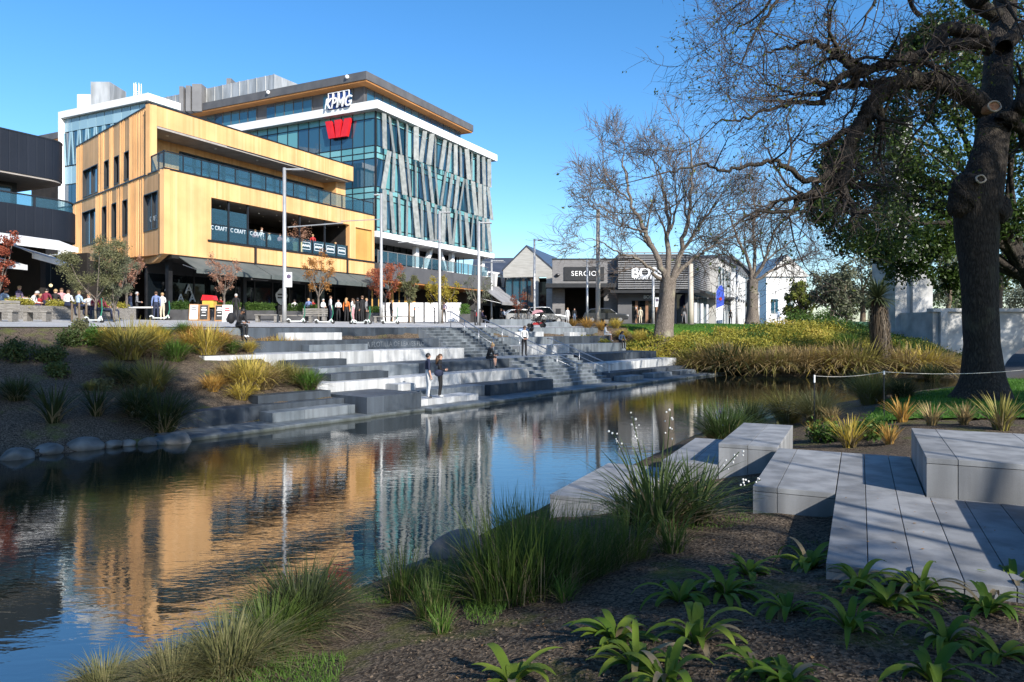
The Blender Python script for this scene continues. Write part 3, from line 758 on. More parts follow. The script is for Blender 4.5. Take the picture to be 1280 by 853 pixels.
# slot room
mb = MB(); D = -7
FW.box(mb, sa0 - 0.2, sa1 + 0.2, D - 0.2, D, sz0, sz1 + 0.2)
FW.box(mb, sa0 - 0.4, sa0 - 0.02, D, -0.41, sz0, sz1 + 0.2); FW.box(mb, sa1 + 0.02, sa1 + 0.4, D, -0.41, sz0, sz1 + 0.2)
FW.box(mb, sa0, sa1, D, -0.01, sz0 - 0.25, sz0)
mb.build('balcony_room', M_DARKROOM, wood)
mb = MB(); FW.box(mb, sa0 - 0.02, sa1 + 0.02, D, -0.41, sz1 + 0.01, sz1 + 0.2); mb.build('balcony_ceiling', M_SOFFIT, wood)
mb = MB()
for i in range(9):
    a = sa0 + (sa1 - sa0) * i / 8
    for b in (-1.2, -2.6): mb.ball(FW.pt(a, b, sz1 - 0.12 - 0.1 * (i % 2)), 0.05, 6, 4)
mb.build('ceiling_lights', M_WHITE, wood)
mb = MB(); FW.box(mb, sa0 - 0.3, LW + 0.03, 0.005, 0.09, sz0 - 0.10, sz0 + 0.02); mb.build('sill_flashing', M_BLACK, wood)
np_ = 9; fr = [sa0 + 0.05, *[sa0 + (sa1 - sa0) * q for q in (0.115, 0.235, 0.36, 0.48, 0.60, 0.70, 0.80, 0.90)], sa1 - 0.05]
mb = MB()
for q in range(10):
    mb = MB(); FW.box(mb, fr[q] - 0.06, fr[q] + 0.06, -0.3, -0.18, sz0, sz1 if q in (0, 1, 2, 5, 7) else sz0 + 1.1); mb.build('balcony_post', M_BLACK, wood)
mb = MB(); FW.box(mb, sa0, fr[5], -0.26, -0.2, sz0 + 1.12, sz0 + 1.17); mb.build('balcony_rail', M_BLACK, wood)
for q in range(9):
    mb = MB(); FW.box(mb, fr[q] + 0.08, fr[q + 1] - 0.08, -0.25, -0.23, sz0 + 0.08, sz0 + (2.2 if q < 2 else 1.08))
    g = mb.build('balustrade_pane', M_RAILG, wood)
    ac = (fr[q] + fr[q + 1]) / 2; w = fr[q + 1] - fr[q]
    if q < 3:
        text_mesh('window_lettering', 'C CRAFT', 0.40, FW, ac, -0.222, sz0 + 0.9, M_LIGHTW, g, 0.004, squeeze=0.85)
    elif q >= 5:
        mb = MB(); a0, a1, z0, z1 = ac - w * 0.34, ac + w * 0.34, sz0 + 0.3, sz0 + 0.88
        for (x0, x1, y0, y1) in ((a0, a1, z0, z0 + 0.05), (a0, a1, z1 - 0.05, z1), (a0, a0 + 0.05, z0, z1), (a1 - 0.05, a1, z0, z1)):
            FW.box(mb, x0, x1, -0.228, -0.222, y0, y1)
        zz = (z0 + z1) / 2
        for k in range(9):
            x = a0 + 0.12 + (a1 - a0 - 0.24) * k / 8
            FW.box(mb, x - 0.045, x + 0.045, -0.228, -0.222, zz - 0.08 + 0.05 * (k % 2), zz + 0.06 + 0.05 * (k % 2))
        mb.build('pane_emblem', M_LIGHTW, g)
# lower return face (facing the dark building)
LL = 19.0
def fl_rect(x0, x1, yt, yb):
    a0, a1 = FL.a(x1), FL.a(x0); xm = (x0 + x1) / 2
    return (a0, a1, FL.z(xm, yb), FL.z(xm, yt))
low_w = [fl_rect(180, 197.6, 241, 288), fl_rect(153.5, 159.5, 250, 295), fl_rect(140, 146, 254, 298), fl_rect(128, 133.5, 258, 301), fl_rect(103, 120, 263, 306)]
up_w = [fl_rect(153.8, 159.8, 189, 225), fl_rect(141, 147, 195, 230), fl_rect(128.7, 134.3, 200.5, 235), fl_rect(102, 120.5, 209, 244)]
mb = MB(); FL.wall(mb, 0.0, LL, ZB, ZF, [(a0, a1, max(z0, ZB), min(z1, ZF)) for a0, a1, z0, z1 in low_w], -0.35, 0)
mb.prism([FL.pt(0.0, -0.35, ZB), FL.pt(1.7, -0.35, 7.2), FL.pt(LL, -0.35, 7.2), FL.pt(LL, -0.35, ZB)], FL.n * 0.35)
rb = random.Random(5); a = 0.25
while a < LL:          # battens of uneven width over the boards
    w = rb.choice([0.03, 0.045, 0.07]); ok = not any(h[0] - w < a < h[1] for h in low_w)
    if ok: FL.box(mb, a, a + w, 0, 0.035, 7.25 if a > 1.7 else ZB, ZF)
    a += rb.uniform(0.12, 0.34)
mb.build('return_facade', M_WOODL, wood)
mb = MB(); FL.wall(mb, 2.4, LL - 0.5, ZF, ZT - 0.05, [(a0, a1, max(z0, ZF), z1) for a0, a1, z0, z1 in up_w], -0.45, -0.1)
a = 2.5
while a < LL - 0.6:
    w = rb.choice([0.03, 0.045, 0.07]); ok = not any(h[0] - w < a < h[1] for h in up_w)
    if ok: FL.box(mb, a, a + w, -0.1, -0.065, ZF + 0.02, ZT - 0.05)
    a += rb.uniform(0.12, 0.34)
mb.build('upper_return_facade', M_WOODL, wood)
for (h, b) in [(w, 0) for w in low_w] + [(w, -0.1) for w in up_w]:
    a0, a1, z0, z1 = h
    mb = MB()
    for q in ((a0, a0 + 0.06, z0, z1), (a1 - 0.06, a1, z0, z1), (a0 + 0.06, a1 - 0.06, z0, z0 + 0.06), (a0 + 0.06, a1 - 0.06, z1 - 0.06, z1)):
        FL.box(mb, q[0], q[1], b - 0.25, b + 0.04, q[2], q[3])
    wn_ = mb.build('window', M_BLACK, wood)
    mb = MB(); FL.box(mb, a0 + 0.06, a1 - 0.06, b - 0.26, b - 0.2, z0 + 0.06, z1 - 0.06)
    if a1 - a0 > 1.2:
        mb.build('pane', M_GLASS, wn_); mb = MB(); FL.box(mb, (a0 + a1) / 2 - 0.03, (a0 + a1) / 2 + 0.03, b - 0.199, b - 0.05, z0 + 0.06, z1 - 0.06); mb.build('mullion', M_BLACK, wn_)
    else: mb.build('pane', M_GDARK, wn_)
cw = low_w[0]; text_mesh('window_lettering', 'CRAFT', 0.5, FL, (cw[0] + cw[1]) / 2, -0.15, cw[2] + 0.75, M_LIGHTW, wood, 0.004, squeeze=0.8)
mb = MB(); FL.box(mb, 0, LL, 0.005, 0.06, ZF, ZF + 0.08); FW.box(mb, 0, LW, -0.02, 0.05, ZF, ZF + 0.10)
mb.build('floor_flashing', M_BLACK, wood)
# upper storey
LU = 20.5
mb = MB(); FU.box(mb, 0, LU, -0.4, 0, 16.2, ZT); FU.box(mb, 0, 0.25, -0.4, 0, ZF, 16.2); FU.box(mb, LU - 1.3, LU, -9, -0.9, ZF, 16.2); FU.box(mb, LU - 0.4, LU, -9, -0.41, 16.2, ZT)
mb.build('upper_parapet', M_WOOD, wood)
mb = MB(); FU.box(mb, -0.02, LU + 0.03, -0.45, 0.05, ZT, ZT + 0.08); FL.box(mb, 2.4, LL - 0.5, -0.45, -0.05, ZT - 0.05, ZT + 0.03); FU.box(mb, 0.25, LU - 0.01, 0.004, 0.03, 16.13, 16.22)
mb.build('parapet_flashing', M_BLACK, wood)
def behind_return(z, a1, b1, back, b0=-0.5):
    # floor plan bounded by the slanting return face
    m = back / abs((FL.d).dot(FW.n))
    return [FL.pt(abs(b1) / abs(FL.d.dot(FW.n)) + 0.02, b0, z), FW.pt(a1, b1, z), FW.pt(a1, -back, z), FL.pt(m, b0, z)]
mb = MB(); mb.prism(behind_return(16.05, LU - 0.02, -2.35, 8), (0, 0, 0.13)); mb.build('terrace_soffit', M_SOFFIT, wood)
mb = MB()
for k in range(5):
    mb = MB(); mb.ball(FU.pt(2 + 4 * k, -0.9, 16.04), 0.11, 8, 4, (1, 1, 0.5)); mb.build('downlight', M_WHITE, wood)
bb = -2.3; ga0, ga1 = FU.a(225, bb), FU.a(411, bb)
mb = MB(); FU.wall(mb, 1.05, LU - 1.3, ZF, 16.05, [(ga0, ga1, ZF + 0.05, 15.55)], bb - 0.3, bb); mb.build('terrace_wall', M_WOOD, wood)
mb = MB(); n = 12
for k in range(n):
    a0 = ga0 + (ga1 - ga0) * k / n; a1 = ga0 + (ga1 - ga0) * (k + 1) / n
    FU.box(mb, a0 + 0.05, a1 - 0.05, bb - 0.2, bb - 0.12, ZF + 0.1, 14.72); FU.box(mb, a0 + 0.05, a1 - 0.05, bb - 0.2, bb - 0.12, 14.8, 15.5)
mb.build('terrace_glazing', M_GLASS, wood)
mb = MB()
for k in range(n + 1):
    a0 = ga0 + (ga1 - ga0) * k / n; w = 0.09 if k % 3 == 0 else 0.045
    FU.box(mb, a0 - w, a0 + w, bb - 0.21, bb + 0.03, ZF + 0.05, 15.56)
FU.box(mb, ga0, ga1, bb - 0.21, bb + 0.02, 15.5, 15.6); FU.box(mb, ga0, ga1, bb - 0.21, bb + 0.01, 14.72, 14.8)
mb.build('terrace_frames', M_BLACK, wood)
# roof slab of the lower volume = terrace floor, bodies behind
mb = MB(); mb.prism(behind_return(ZF - 0.3, LW - 0.01, -0.41, 12), (0, 0, 0.29)); mb.prism(behind_return(16.2, LU - 0.05, -2.8, 9), (0, 0, 1.1)); FW.box(mb, LW - 0.3, LW, -12, -0.41, ZB, ZF - 0.31)
mb.build('terrace_floor', M_DGREY, wood)
# terrace balustrade
mb = MB(); n = 15; zt0 = ZF + 0.12
for k in range(n + 1):
    a = 0.05 + (LW - 0.1) * k / n; FW.box(mb, a - 0.035, a + 0.035, -0.12, -0.05, ZF + 0.1, zt0 + 1.0)
FW.box(mb, 0.02, LW, -0.13, -0.04, zt0 + 1.0, zt0 + 1.06)
for a in (1.1, 2.3): FL.box(mb, a - 0.035, a + 0.035, -0.12, -0.05, ZF + 0.08, zt0 + 1.0)
FL.box(mb, 0.03, 2.35, -0.13, -0.04, zt0 + 1.0, zt0 + 1.06)
mb.build('terrace_railing', M_BLACK, wood)
mb = MB()
for k in range(n):
    a0 = 0.05 + (LW - 0.1) * k / n; FW.box(mb, a0 + 0.05, a0 + (LW - 0.1) / n - 0.05, -0.095, -0.075, ZF + 0.16, zt0 + 0.97)
for a0, a1 in ((0.1, 1.05), (1.15, 2.25)): FL.box(mb, a0, a1, -0.095, -0.075, ZF + 0.16, zt0 + 0.97)
mb.build('terrace_railing_glass', M_RAILG, wood)
# ground floor
mb = MB(); FW.box(mb, -2.9, LW, -9, -8.8, 2.9, ZB); FW.box(mb, LW - 0.25, LW - 0.02, -9, -0.5, 2.9, ZB); FW.box(mb, -3.0, -2.8, -8.8, -3, 2.9, ZB - 0.1)
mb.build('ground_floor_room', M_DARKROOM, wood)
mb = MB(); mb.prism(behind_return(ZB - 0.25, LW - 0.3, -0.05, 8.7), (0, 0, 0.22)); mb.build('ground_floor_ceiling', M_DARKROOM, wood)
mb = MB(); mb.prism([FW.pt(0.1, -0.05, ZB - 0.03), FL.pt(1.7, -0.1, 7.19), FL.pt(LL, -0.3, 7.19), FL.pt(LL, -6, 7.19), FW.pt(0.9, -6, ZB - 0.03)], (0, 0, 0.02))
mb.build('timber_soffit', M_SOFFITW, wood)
mb = MB(); q = 0
for k in range(11):
    a0 = 1.0 + 1.85 * k
    FW.box(mb, a0 + 0.05, a0 + 1.8, -3.05, -3.0, 3.3 if k % 3 else 3.2, 6.6)
mb.build('shop_glazing', M_GDARK, wood)
mb = MB()
for k in range(12): FW.box(mb, 0.95 + 1.85 * k, 1.05 + 1.85 * k, -3.1, -2.95, 3.1, ZB - 0.25)
for k in (0, 6.2, 13, 19.8): FW.box(mb, 1.1 + k, 1.4 + k, -1.3, -1.0, 3.1, ZB - 0.25)
FW.box(mb, 0.95, LW - 0.3, -3.1, -2.97, 6.6, ZB - 0.25)
mb.build('shop_frames', M_BLACK, wood)
for (x, y, s) in ((209.8, 360, 0.7), (236, 362, 0.95), (226, 373, 0.8), (240.5, 373, 0.8)):
    b = -2.9; a = FW.a(x, b); text_mesh('shop_letter', 'A', s, FW, a, b, FW.z(x, y, b), M_LIGHTW, wood, 0.02, bold=0.01)
a = FW.a(352, -2.9); z = FW.z(352, 371, -2.9)
mb = MB(); mb.prism([FW.pt(a + 0.62 * math.cos(t) * (1 + 0.08 * math.sin(5 * t)), -2.93, z + 0.62 * math.sin(t) * (1 + 0.08 * math.cos(4 * t))) for t in [2 * PI * k / 24 for k in range(24)]], FW.n * 0.02)
mb.build('window_roundel', M_LIGHTW, wood)
mb = MB()
for zz in (-0.15, 0.1): FW.box(mb, a - 0.42, a + 0.42, -2.908, -2.9, z + zz, z + zz + 0.12)
mb.build('roundel_lettering', M_BLACK, wood)
mb = MB()
for x, y in ((0.15, 0), (0.35, 0), (0.55, 0), (0.75, 0)):
    a0 = 2 + 17 * x; mb.tube([FW.pt(a0, -0.9, 6.55), FW.pt(a0 + 1.6, -0.9, 6.55)], 0.05, 6)
mb.build('heaters', M_MGREY, wood)
mb = MB()
for x in (318.5, 433.5):
    a = FW.a(x); FW.box(mb, a - 0.06, a + 0.06, 0.003, 0.14, ZB - 0.3, sz0 - 0.1); mb.tube([FW.pt(a, 0.1, ZB - 0.2), FW.pt(a + 0.2, 1.5, ZB - 1.2)], 0.06, 6)
mb.build('drop_pipes', M_BLACK, wood)
aw = empty('shop_awning', FW.pt(1, 1, 7), 'long grey-green canvas awning over the timber building ground floor', 'awning')
mb = MB(); secs = [1.0, FW.a(318.5) - 0.1, FW.a(433.5) - 0.1, LW - 0.1]
for s0, s1 in zip(secs[:-1], secs[1:]):
    mb = MB()
    mb.prism([FW.pt(s0, 0.12, ZB - 0.12), FW.pt(s0, 0.12, ZB - 0.17), FW.pt(s0, 1.7, ZB - 0.98), FW.pt(s0, 1.7, ZB - 0.93)], FW.d * (s1 - s0 - 0.1))
    mb.prism([FW.pt(s0, 1.7, ZB - 0.93), FW.pt(s0, 1.7, ZB - 1.22), FW.pt(s0, 1.73, ZB - 1.22), FW.pt(s0, 1.73, ZB - 0.93)], FW.d * (s1 - s0 - 0.1))
    mb.build('canvas', M_AWN, aw)
    mb = MB()
    for a in (s0 + 0.3, s1 - 0.5): mb.tube([FW.pt(a, 0.1, ZB - 0.6), FW.pt(a, 1.66, ZB - 1.05)], 0.03, 5)
    mb.build('awning_arm', M_AWNW, aw)

# ------------------------------------------------------------------ dark curved building
FD = Frame(-24.4, 40, *UW)
dark = empty('dark_building', (-24.4, 40, 3.2), 'dark navy clad bar building with rounded corner and first floor terrace', 'building')
def dplan(off, z, r=1.3, a0=-26, back=-9):
    c = FD.pt(-r, -r, 0)
    pts = [FD.pt(a0, off, z)]
    for k in range(13):
        t = PI / 2 * k / 12
        q = c + FD.n * ((r + off) * math.cos(t)) + FD.d * ((r + off) * math.sin(t)); pts.append(Vector((q.x, q.y, z)))
    pts += [FD.pt(off, back, z), FD.pt(a0, back, z)]
    return pts
def dslab(off, z0, z1): mb = MB(); mb.prism(dplan(off, z0), (0, 0, z1 - z0)); return mb
dslab(0, 11.05, 13.15).build('upper_cladding', M_NAVY, dark)
dslab(-0.05, 10.95, 11.05).build('terrace_soffit', M_SOFFIT, dark)
dslab(0.02, 13.15, 13.22).build('parapet_flashing', M_BLACK, dark)
dslab(0.62, 7.7, 9.33).build('lower_cladding', M_NAVY, dark)
mb = MB(); FD.box(mb, -26, -1.6, -2.6, -2.4, 9.33, 10.95); mb.build('terrace_wall', M_BLACK, dark)
for k, (a0, a1) in enumerate(((-3.4, -1.9), (-5.6, -4.1), (-8.5, -6.4), (-11.5, -9.0), (-15, -12.5))):
    mb = MB(); FD.box(mb, a0, a1, -2.39, -2.3, 9.34, 10.75); w = mb.build('terrace_door', M_DGREY, dark)
    mb = MB(); FD.box(mb, a0 + 0.1, a1 - 0.1, -2.29, -2.27, 9.45, 10.65); mb.build('pane', M_GLASS, w)
def rail_strip(off, z0, z1, th):
    o = dplan(off, z0)[:14] + [FD.pt(off, -4, z0)]; i = dplan(off - th, z0)[:14] + [FD.pt(off - th, -4, z0)]
    mb = MB()
    for k in range(len(o) - 1):
        mb.hexa([o[k], o[k + 1], i[k + 1], i[k]] + [p + Vector((0, 0, z1 - z0)) for p in (o[k], o[k + 1], i[k + 1], i[k])])
    return mb
rail_strip(0.5, 9.34, 9.85, 0.02).build('balustrade_glass', M_RAILG, dark)
mb = rail_strip(0.53, 9.86, 9.93, 0.07)
for k in range(9): FD.box(mb, -2.4 - 2.6 * k, -2.28 - 2.6 * k, 0.42, 0.52, 9.33, 9.87)
mb.build('balustrade_rail', M_BLACK, dark)
mb = MB(); FD.box(mb, -26, 0.3, -9, -8.7, 2.9, 7.7); FD.box(mb, 0.0, 0.3, -8.7, -3, 2.9, 7.7); FD.box(mb, -26, 0.3, -8.7, -0.1, 2.9, 3.3)
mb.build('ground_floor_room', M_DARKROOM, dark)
mb = MB()
for a in (-4, -9, -14, -19): FD.box(mb, a, a + 0.3, -1.3, -1.0, 3.2, 7.7)
mb.build('columns', M_BLACK, dark)
M_LAMP, nt_, N_, L_, b_ = nodes_of('lamp_glow'); b_.inputs['Emission Color'].default_value = (1, 0.75, 0.4, 1); b_.inputs['Emission Strength'].default_value = 1.2; b_.inputs['Base Color'].default_value = (0.8, 0.7, 0.4, 1)
for (x, y) in ((27.5, 353), (48, 355.5), (63.5, 357)):
    q = P(x, y, 43); mb = MB(); mb.ball(q, 0.1, 8, 6); pl = mb.build('pendant_lamp', M_LAMP, dark, smooth=True)
    mb = MB(); mb.tube([q + Vector((0, 0, 0.1)), Vector((q.x, q.y, 7.7))], 0.008, 4); mb.build('cord', M_BLACK, pl)
def bar_awning(x0, y0, x1, y1, Y0, Y1, depth, label):
    p, q = P(x0, y0, Y0), P(x1, y1, Y1); d = (q - p); n = Vector((d.y, -d.x, 0)).normalized()
    if n.y > 0: n = -n
    e = empty('canvas_awning', p, label, 'awning', 'white awnings of the dark bar building')
    mb = MB(); mb.prism([p, p + n * 0.1, p + n * 0.1 + Vector((0, 0, 0.26)), p + Vector((0, 0, 0.26))], d); mb.build('front_bar', M_AWNW, e)
    mb = MB(); mb.prism([p + Vector((0, 0, 0.24)), p + Vector((0, 0, 0.27)), p - n * depth + Vector((0, 0, 0.67)), p - n * depth + Vector((0, 0, 0.64))], d); mb.build('canvas', M_AWNW, e)
bar_awning(-60, 297, 96, 316, 31.5, 37.5, 1.2, 'long white roller awning under the dark cladding of the bar')
bar_awning(40, 323, 88, 336, 36, 38.8, 1.0, 'short white awning tilted down toward the olive trees')
bar_awning(-60, 329, 32, 338, 31, 35.5, 1.4, 'low white awning over the seated drinkers, by the red leaved tree')

# ------------------------------------------------------------------ glass office building with leaning fins
FK = Frame(-14, 74, *UW); FKL = Frame(-14, 74, -0.8948, 0.4464, -0.4464, -0.8948)
off = empty('office_building', (-14, 74, 3.2), 'tall glass office building with leaning metal fins and a red emblem', 'building')
LR, LLf = 24.7, 60
Z0, Z1 = 12.9, 25.3
rk = random.Random(11)
gl, sp, mu = MB(), MB(), MB()
rows = [(13.0, 13.4, 1), (13.4, 16.35, 0), (16.35, 17.0, 1), (17.0, 17.6, 1), (17.6, 20.5, 0), (20.5, 21.1, 1), (21.1, 21.8, 1), (21.8, 24.6, 0), (24.6, 25.3, 1)]
def curtain(F, L, w, hi_blue):
    n = int(L / w)
    for k in range(n):
        a0, a1 = k * L / n, (k + 1) * L / n
        for (z0, z1, t) in rows:
            tgt = sp if (t or rk.random() < hi_blue) else gl
            F.box(tgt, a0 + 0.03, a1 - 0.03, -0.12, -0.05, z0 + 0.03, z1 - 0.03)
    for k in range(n + 1): F.box(mu, k * L / n - 0.035, k * L / n + 0.035, -0.13, 0.0, Z0, Z1)
    for (z0, z1, t) in rows: F.box(mu, 0.04, L, -0.13, -0.01, z0 - 0.04, z0 + 0.04)
curtain(FKL, 30, 1.45, 0.1); curtain(FK, LR, 1.24, 0.2)
gl.build('glazing', M_GLASS, off); sp.build('spandrels', M_TEAL, off); mu.build('mullions', M_BLACK, off)
mb = MB(); pl = lambda o, z, lr=LR, ll=LLf: [FK.pt(-0.0 + -o if False else 0, 0, z)]
def kprism(mb, z0, z1, o, lr=LR, ll=LLf):
    base = FK.o + FK.n * o + FKL.n * o
    a = Vector((base.x, base.y, z0)); e1 = FK.d * (lr + 2 * o); e2 = FKL.d * (ll + 2 * o)
    mb.prism([a, a + e1, a + e1 + e2, a + e2], (0, 0, z1 - z0))
mb = MB(); kprism(mb, Z0, Z1, -0.25); mb.build('core', M_DARKROOM, off)
mb = MB(); kprism(mb, Z1, 26.15, 0.75); mb.build('white_roof_band', M_WHITE, off)
mb = MB(); kprism(mb, 12.3, Z0, 0.45); mb.build('white_floor_band', M_WHITE, off)
mb = MB(); kprism(mb, 8.9, 12.3, -3.2); mb.build('recessed_glazing', M_GDARK, off)
mb = MB()
for k in range(18): FK.box(mb, 1 + 1.3 * k, 1.06 + 1.3 * k, -3.2, -3.1, 8.9, 12.3)
mb.build('recessed_mullions', M_BLACK, off)
# leaning fins, three rows
zr = [13.0, 17.3, 21.5, 25.28]
lean = {0: [.0, .25, .1, -.05, .3, .05, .35, .0, -.1, .25, -.35, .1, .3, -.3, .05, .0, .35], 1: [-.45, -.1, .3, .25, .05, .3, .35, .3, -.45, -.4, -.35, -.5, .3, .35, .05, .1, .45], 2: [.05, .35, .3, -.05, .0, -.35, -.3, -.05, -.4, -.3, .0, .05, .25, -.05, .0, .1, .05]}
for r in range(3):
    for k in range(17):
        a = 0.5 + 1.42 * k + (0.3 if r == 1 else 0); l = lean[r][k] * 1.2
        w = 0.64
        b0, b1 = 0.5, 0.56 + 0.1
        tw = rk.uniform(-0.25, 0.25)
        z0, z1 = zr[r] + 0.02, zr[r + 1] - 0.02
        mb = MB()
        A = [FK.pt(a + l, b0, z0), FK.pt(a + l + w, b0 + tw, z0), FK.pt(a + l + w, b0 + tw - 0.06, z0), FK.pt(a + l, b0 - 0.06, z0)]
        B = [FK.pt(a - l, b0, z1), FK.pt(a - l + w, b0 + tw, z1), FK.pt(a - l + w, b0 + tw - 0.06, z1), FK.pt(a - l, b0 - 0.06, z1)]
        mb.hexa(A + B)
        mb.build('sunshade_fin', M_FIN, off)
# penthouse
FPR = Frame(-15.6, 77, *UW); FPL = Frame(-15.6, 77, -0.8948, 0.4464, -0.4464, -0.8948)
def pprism(z0, z1, o, lr, ll):
    mb = MB(); base = FPR.o + FPR.n * o + FPL.n * o; a = Vector((base.x, base.y, z0)); e1 = FPR.d * (lr + 2 * o); e2 = FPL.d * (ll + 2 * o)
    mb.prism([a, a + e1, a + e1 + e2, a + e2], (0, 0, z1 - z0)); return mb
pprism(29.62, 30.5, 0, 23.2, 66).build('roof', M_DGREY, off)
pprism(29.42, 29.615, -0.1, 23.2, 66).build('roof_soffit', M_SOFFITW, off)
pprism(26.0, 29.42, -1.3, 23.2, 66).build('penthouse_wall', M_DGREY, off)
a = 2.8; pat = [3, 0, 5, 0, 6, 0, 5, 0, 6, 0, 5, 0, 5, 0, 6]
for p_ in pat:
    if p_ == 0: a += 1.6; continue
    mb = MB(); mf = MB()
    for k in range(p_):
        FPL.box(mb, a + 0.04, a + 1.36, -1.3, -1.24, 26.5, 29.2); FPL.box(mf, a - 0.03, a + 0.03, -1.29, -1.18, 26.3, 29.35); a += 1.4
    wq = mb.build('penthouse_window', M_GLASS, off); mf.build('mullions', M_DGREY, wq)
mb = MB(); mf = MB()
for k in range(14):
    FPR.box(mb, 1.7 + 1.45 * k, 3.06 + 1.45 * k, -1.3, -1.24, 26.6, 29.2); FPR.box(mf, 1.62 + 1.45 * k, 1.68 + 1.45 * k, -1.29, -1.18, 26.3, 29.35)
wq = mb.build('penthouse_window', M_GLASS, off); mf.build('mullions', M_DGREY, wq)
mb = MB()
for x in (2.5, 14, 26, 38): mb.ball(FPL.pt(x, 0.1, 30.2), 0.22, 8, 5)
mb.build('roof_cameras', M_WHITE, off)
# plant screen on the roof
q = P(343, 93, 84); FS1 = Frame(q.x, q.y, *UW); FS2 = Frame(q.x, q.y, -0.8948, 0.4464, -0.4464, -0.8948)
M_MESH = pmat('mesh_screen', (0.30, 0.31, 0.31), (0.52, 0.53, 0.53), 1.6, 0.5, metal=0.4, stretch=(1, 1, 0.2), world=True)
mb = MB(); FS1.box(mb, 0, 8, -0.2, 0, 29.5, q.z); FS2.box(mb, 0.1, 24, -0.2, 0, 29.5, q.z)
for k in range(17): FS2.box(mb, 1.4 * k, 1.4 * k + 0.1, 0.0, 0.06, 29.5, q.z + 0.03)
mb.build('plant_screen', M_MESH, off)
for x0, x1, yt in ((224, 229, 108), (232, 238, 107), (240, 252, 105), (283, 289, 98)):
    mb = MB(); p0, p1 = P(x0, yt, 88), P(x1, yt, 88); mb.box(p0.x, p1.x, 88, 90, 29.5, p0.z); mb.build('roof_plant_box', M_MGREY, off)
# signs
def on(F, px, py, b): return F.a(px, b), F.z(px, py, b)
sg = empty('rooftop_sign', FKL.pt(5, 0.3, 26.3), 'blue and white KPMG sign above the white roof band', 'sign')
a, z = on(FKL, 422.5, 124, 0.9)
text_mesh('sign_lettering', 'KPMG', 1.55, FKL, a, 0.98, z - 0.42, M_SIGNW, sg, 0.04, shear=0.25, bold=0.022, squeeze=0.86)
M_SBLUE = pmat('sign_blue', (0.015, 0.04, 0.16), (0.02, 0.05, 0.2), 2, 0.3)
mb = MB(); mf = MB(); w = 0.68
for k in range(4):
    a0 = a + 1.35 - 0.72 * k - 0.62
    FKL.box(mb, a0 - 0.02, a0 + w, 0.72, 0.79, z - 0.95, z + 0.76)
    for bx in ((a0, a0 + w - 0.06, z + 0.72, z + 0.78), (a0, a0 + 0.05, z - 0.1, z + 0.72), (a0 + w - 0.11, a0 + w - 0.06, z - 0.1, z + 0.72)): FKL.box(mf, bx[0], bx[1], 0.8, 0.9, bx[2], bx[3])
mb.build('sign_box', M_SBLUE, sg); mf.build('sign_frame', M_SIGNW, sg)
rd = empty('emblem_sign', FKL.pt(5, 0.3, 23), 'red block letter W emblem on the glass facade', 'sign')
am, zm = on(FKL, 423.5, 161.5, 0.3); S = 1.5
def wshape(pts, nm):
    mb = MB(); mb.prism([FKL.pt(am - x * S, 0.15, zm + y * S) for x, y in pts], FKL.n * 0.35); return mb.build(nm, M_RED, rd)
wshape([(-1.12, 0.62), (-0.58, 0.62), (-0.22, -0.62), (-0.8, -0.62)], 'emblem_stroke')
wshape([(1.12, 0.62), (0.58, 0.62), (0.22, -0.62), (0.8, -0.62)], 'emblem_stroke')
wshape([(-0.30, 0.62), (0.30, 0.62), (0.17, -0.62), (-0.17, -0.62)], 'emblem_stroke')
# white columns under the offices
mb = MB()
def wcol(a, l=0.0, w=0.45):
    mb.hexa([FK.pt(a, -1.2, 8.9), FK.pt(a + w, -1.2, 8.9), FK.pt(a + w, -0.7, 8.9), FK.pt(a, -0.7, 8.9), FK.pt(a + l, -1.2, 12.29), FK.pt(a + w + l, -1.2, 12.29), FK.pt(a + w + l, -0.7, 12.29), FK.pt(a + l, -0.7, 12.29)])
for x, l in ((520, 0), (528, 1.9), (561, -2.0), (565, 0), (603, 0)): wcol(FK.a(x, -0.7), l, 0.62 if l == 0 else 0.45)
wcol(0.1); mb.build('white_columns', M_WHITE, off)

# podium with shops
FPd = Frame(-12.0, 64.6, *UW)
pod = empty('shop_podium', FPd.pt(0, 0, 3.3), 'low podium with dark fascia and timber shopfronts below the office building', 'building')
pe = FPd.a(612)
mb = MB(); FPd.box(mb, 0.1, pe, -14, 0, 7.35, 8.85); mb.build('fascia', M_DGREY, pod)
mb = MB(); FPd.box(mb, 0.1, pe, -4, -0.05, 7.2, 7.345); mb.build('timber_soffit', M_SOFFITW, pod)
mb = MB(); FPd.box(mb, 0.1, pe, -6, -5, 3.0, 7.2); mb.build('shop_wall', M_DARKROOM, pod)
mb = MB()
for a0, a1 in ((1.0, 3.2), (5.2, 7.5), (7.6, 9.3)): FPd.box(mb, a0, a1, -2.6, -2.3, 3.2, 7.2)
mb.build('timber_panels', M_WOODP, pod)
mb = MB()
for a0, a1 in ((1.3, 1.9), (2.2, 2.9), (5.5, 6.2), (6.5, 7.2)):
    mb = MB(); FPd.box(mb, a0, a1, -2.28, -2.2, 4.3, 6.6); mb.build('shop_window', M_GDARK, pod)
mb = MB(); mp_ = MB()
for k in range(14):
    a0 = 0.2 + (pe - 0.4) / 14 * k; FPd.box(mb, a0 + 0.04, a0 + (pe - 0.4) / 14 - 0.04, -0.2, -0.18, 8.95, 9.95); FPd.box(mp_, a0 - 0.025, a0 + 0.025, -0.24, -0.14, 8.85, 10.0)
FPd.box(mp_, 0.1, pe, -0.22, -0.15, 9.97, 10.02)
mb.build('balustrade_glass', M_RAILG, pod); mp_.build('balustrade_posts', M_MGREY, pod)
text_mesh('shop_lettering', 'THE', 0.55, FPd, FPd.a(486), 0.03, FPd.z(486, 346.5), M_BLACK, pod, 0.02)
aw2 = None
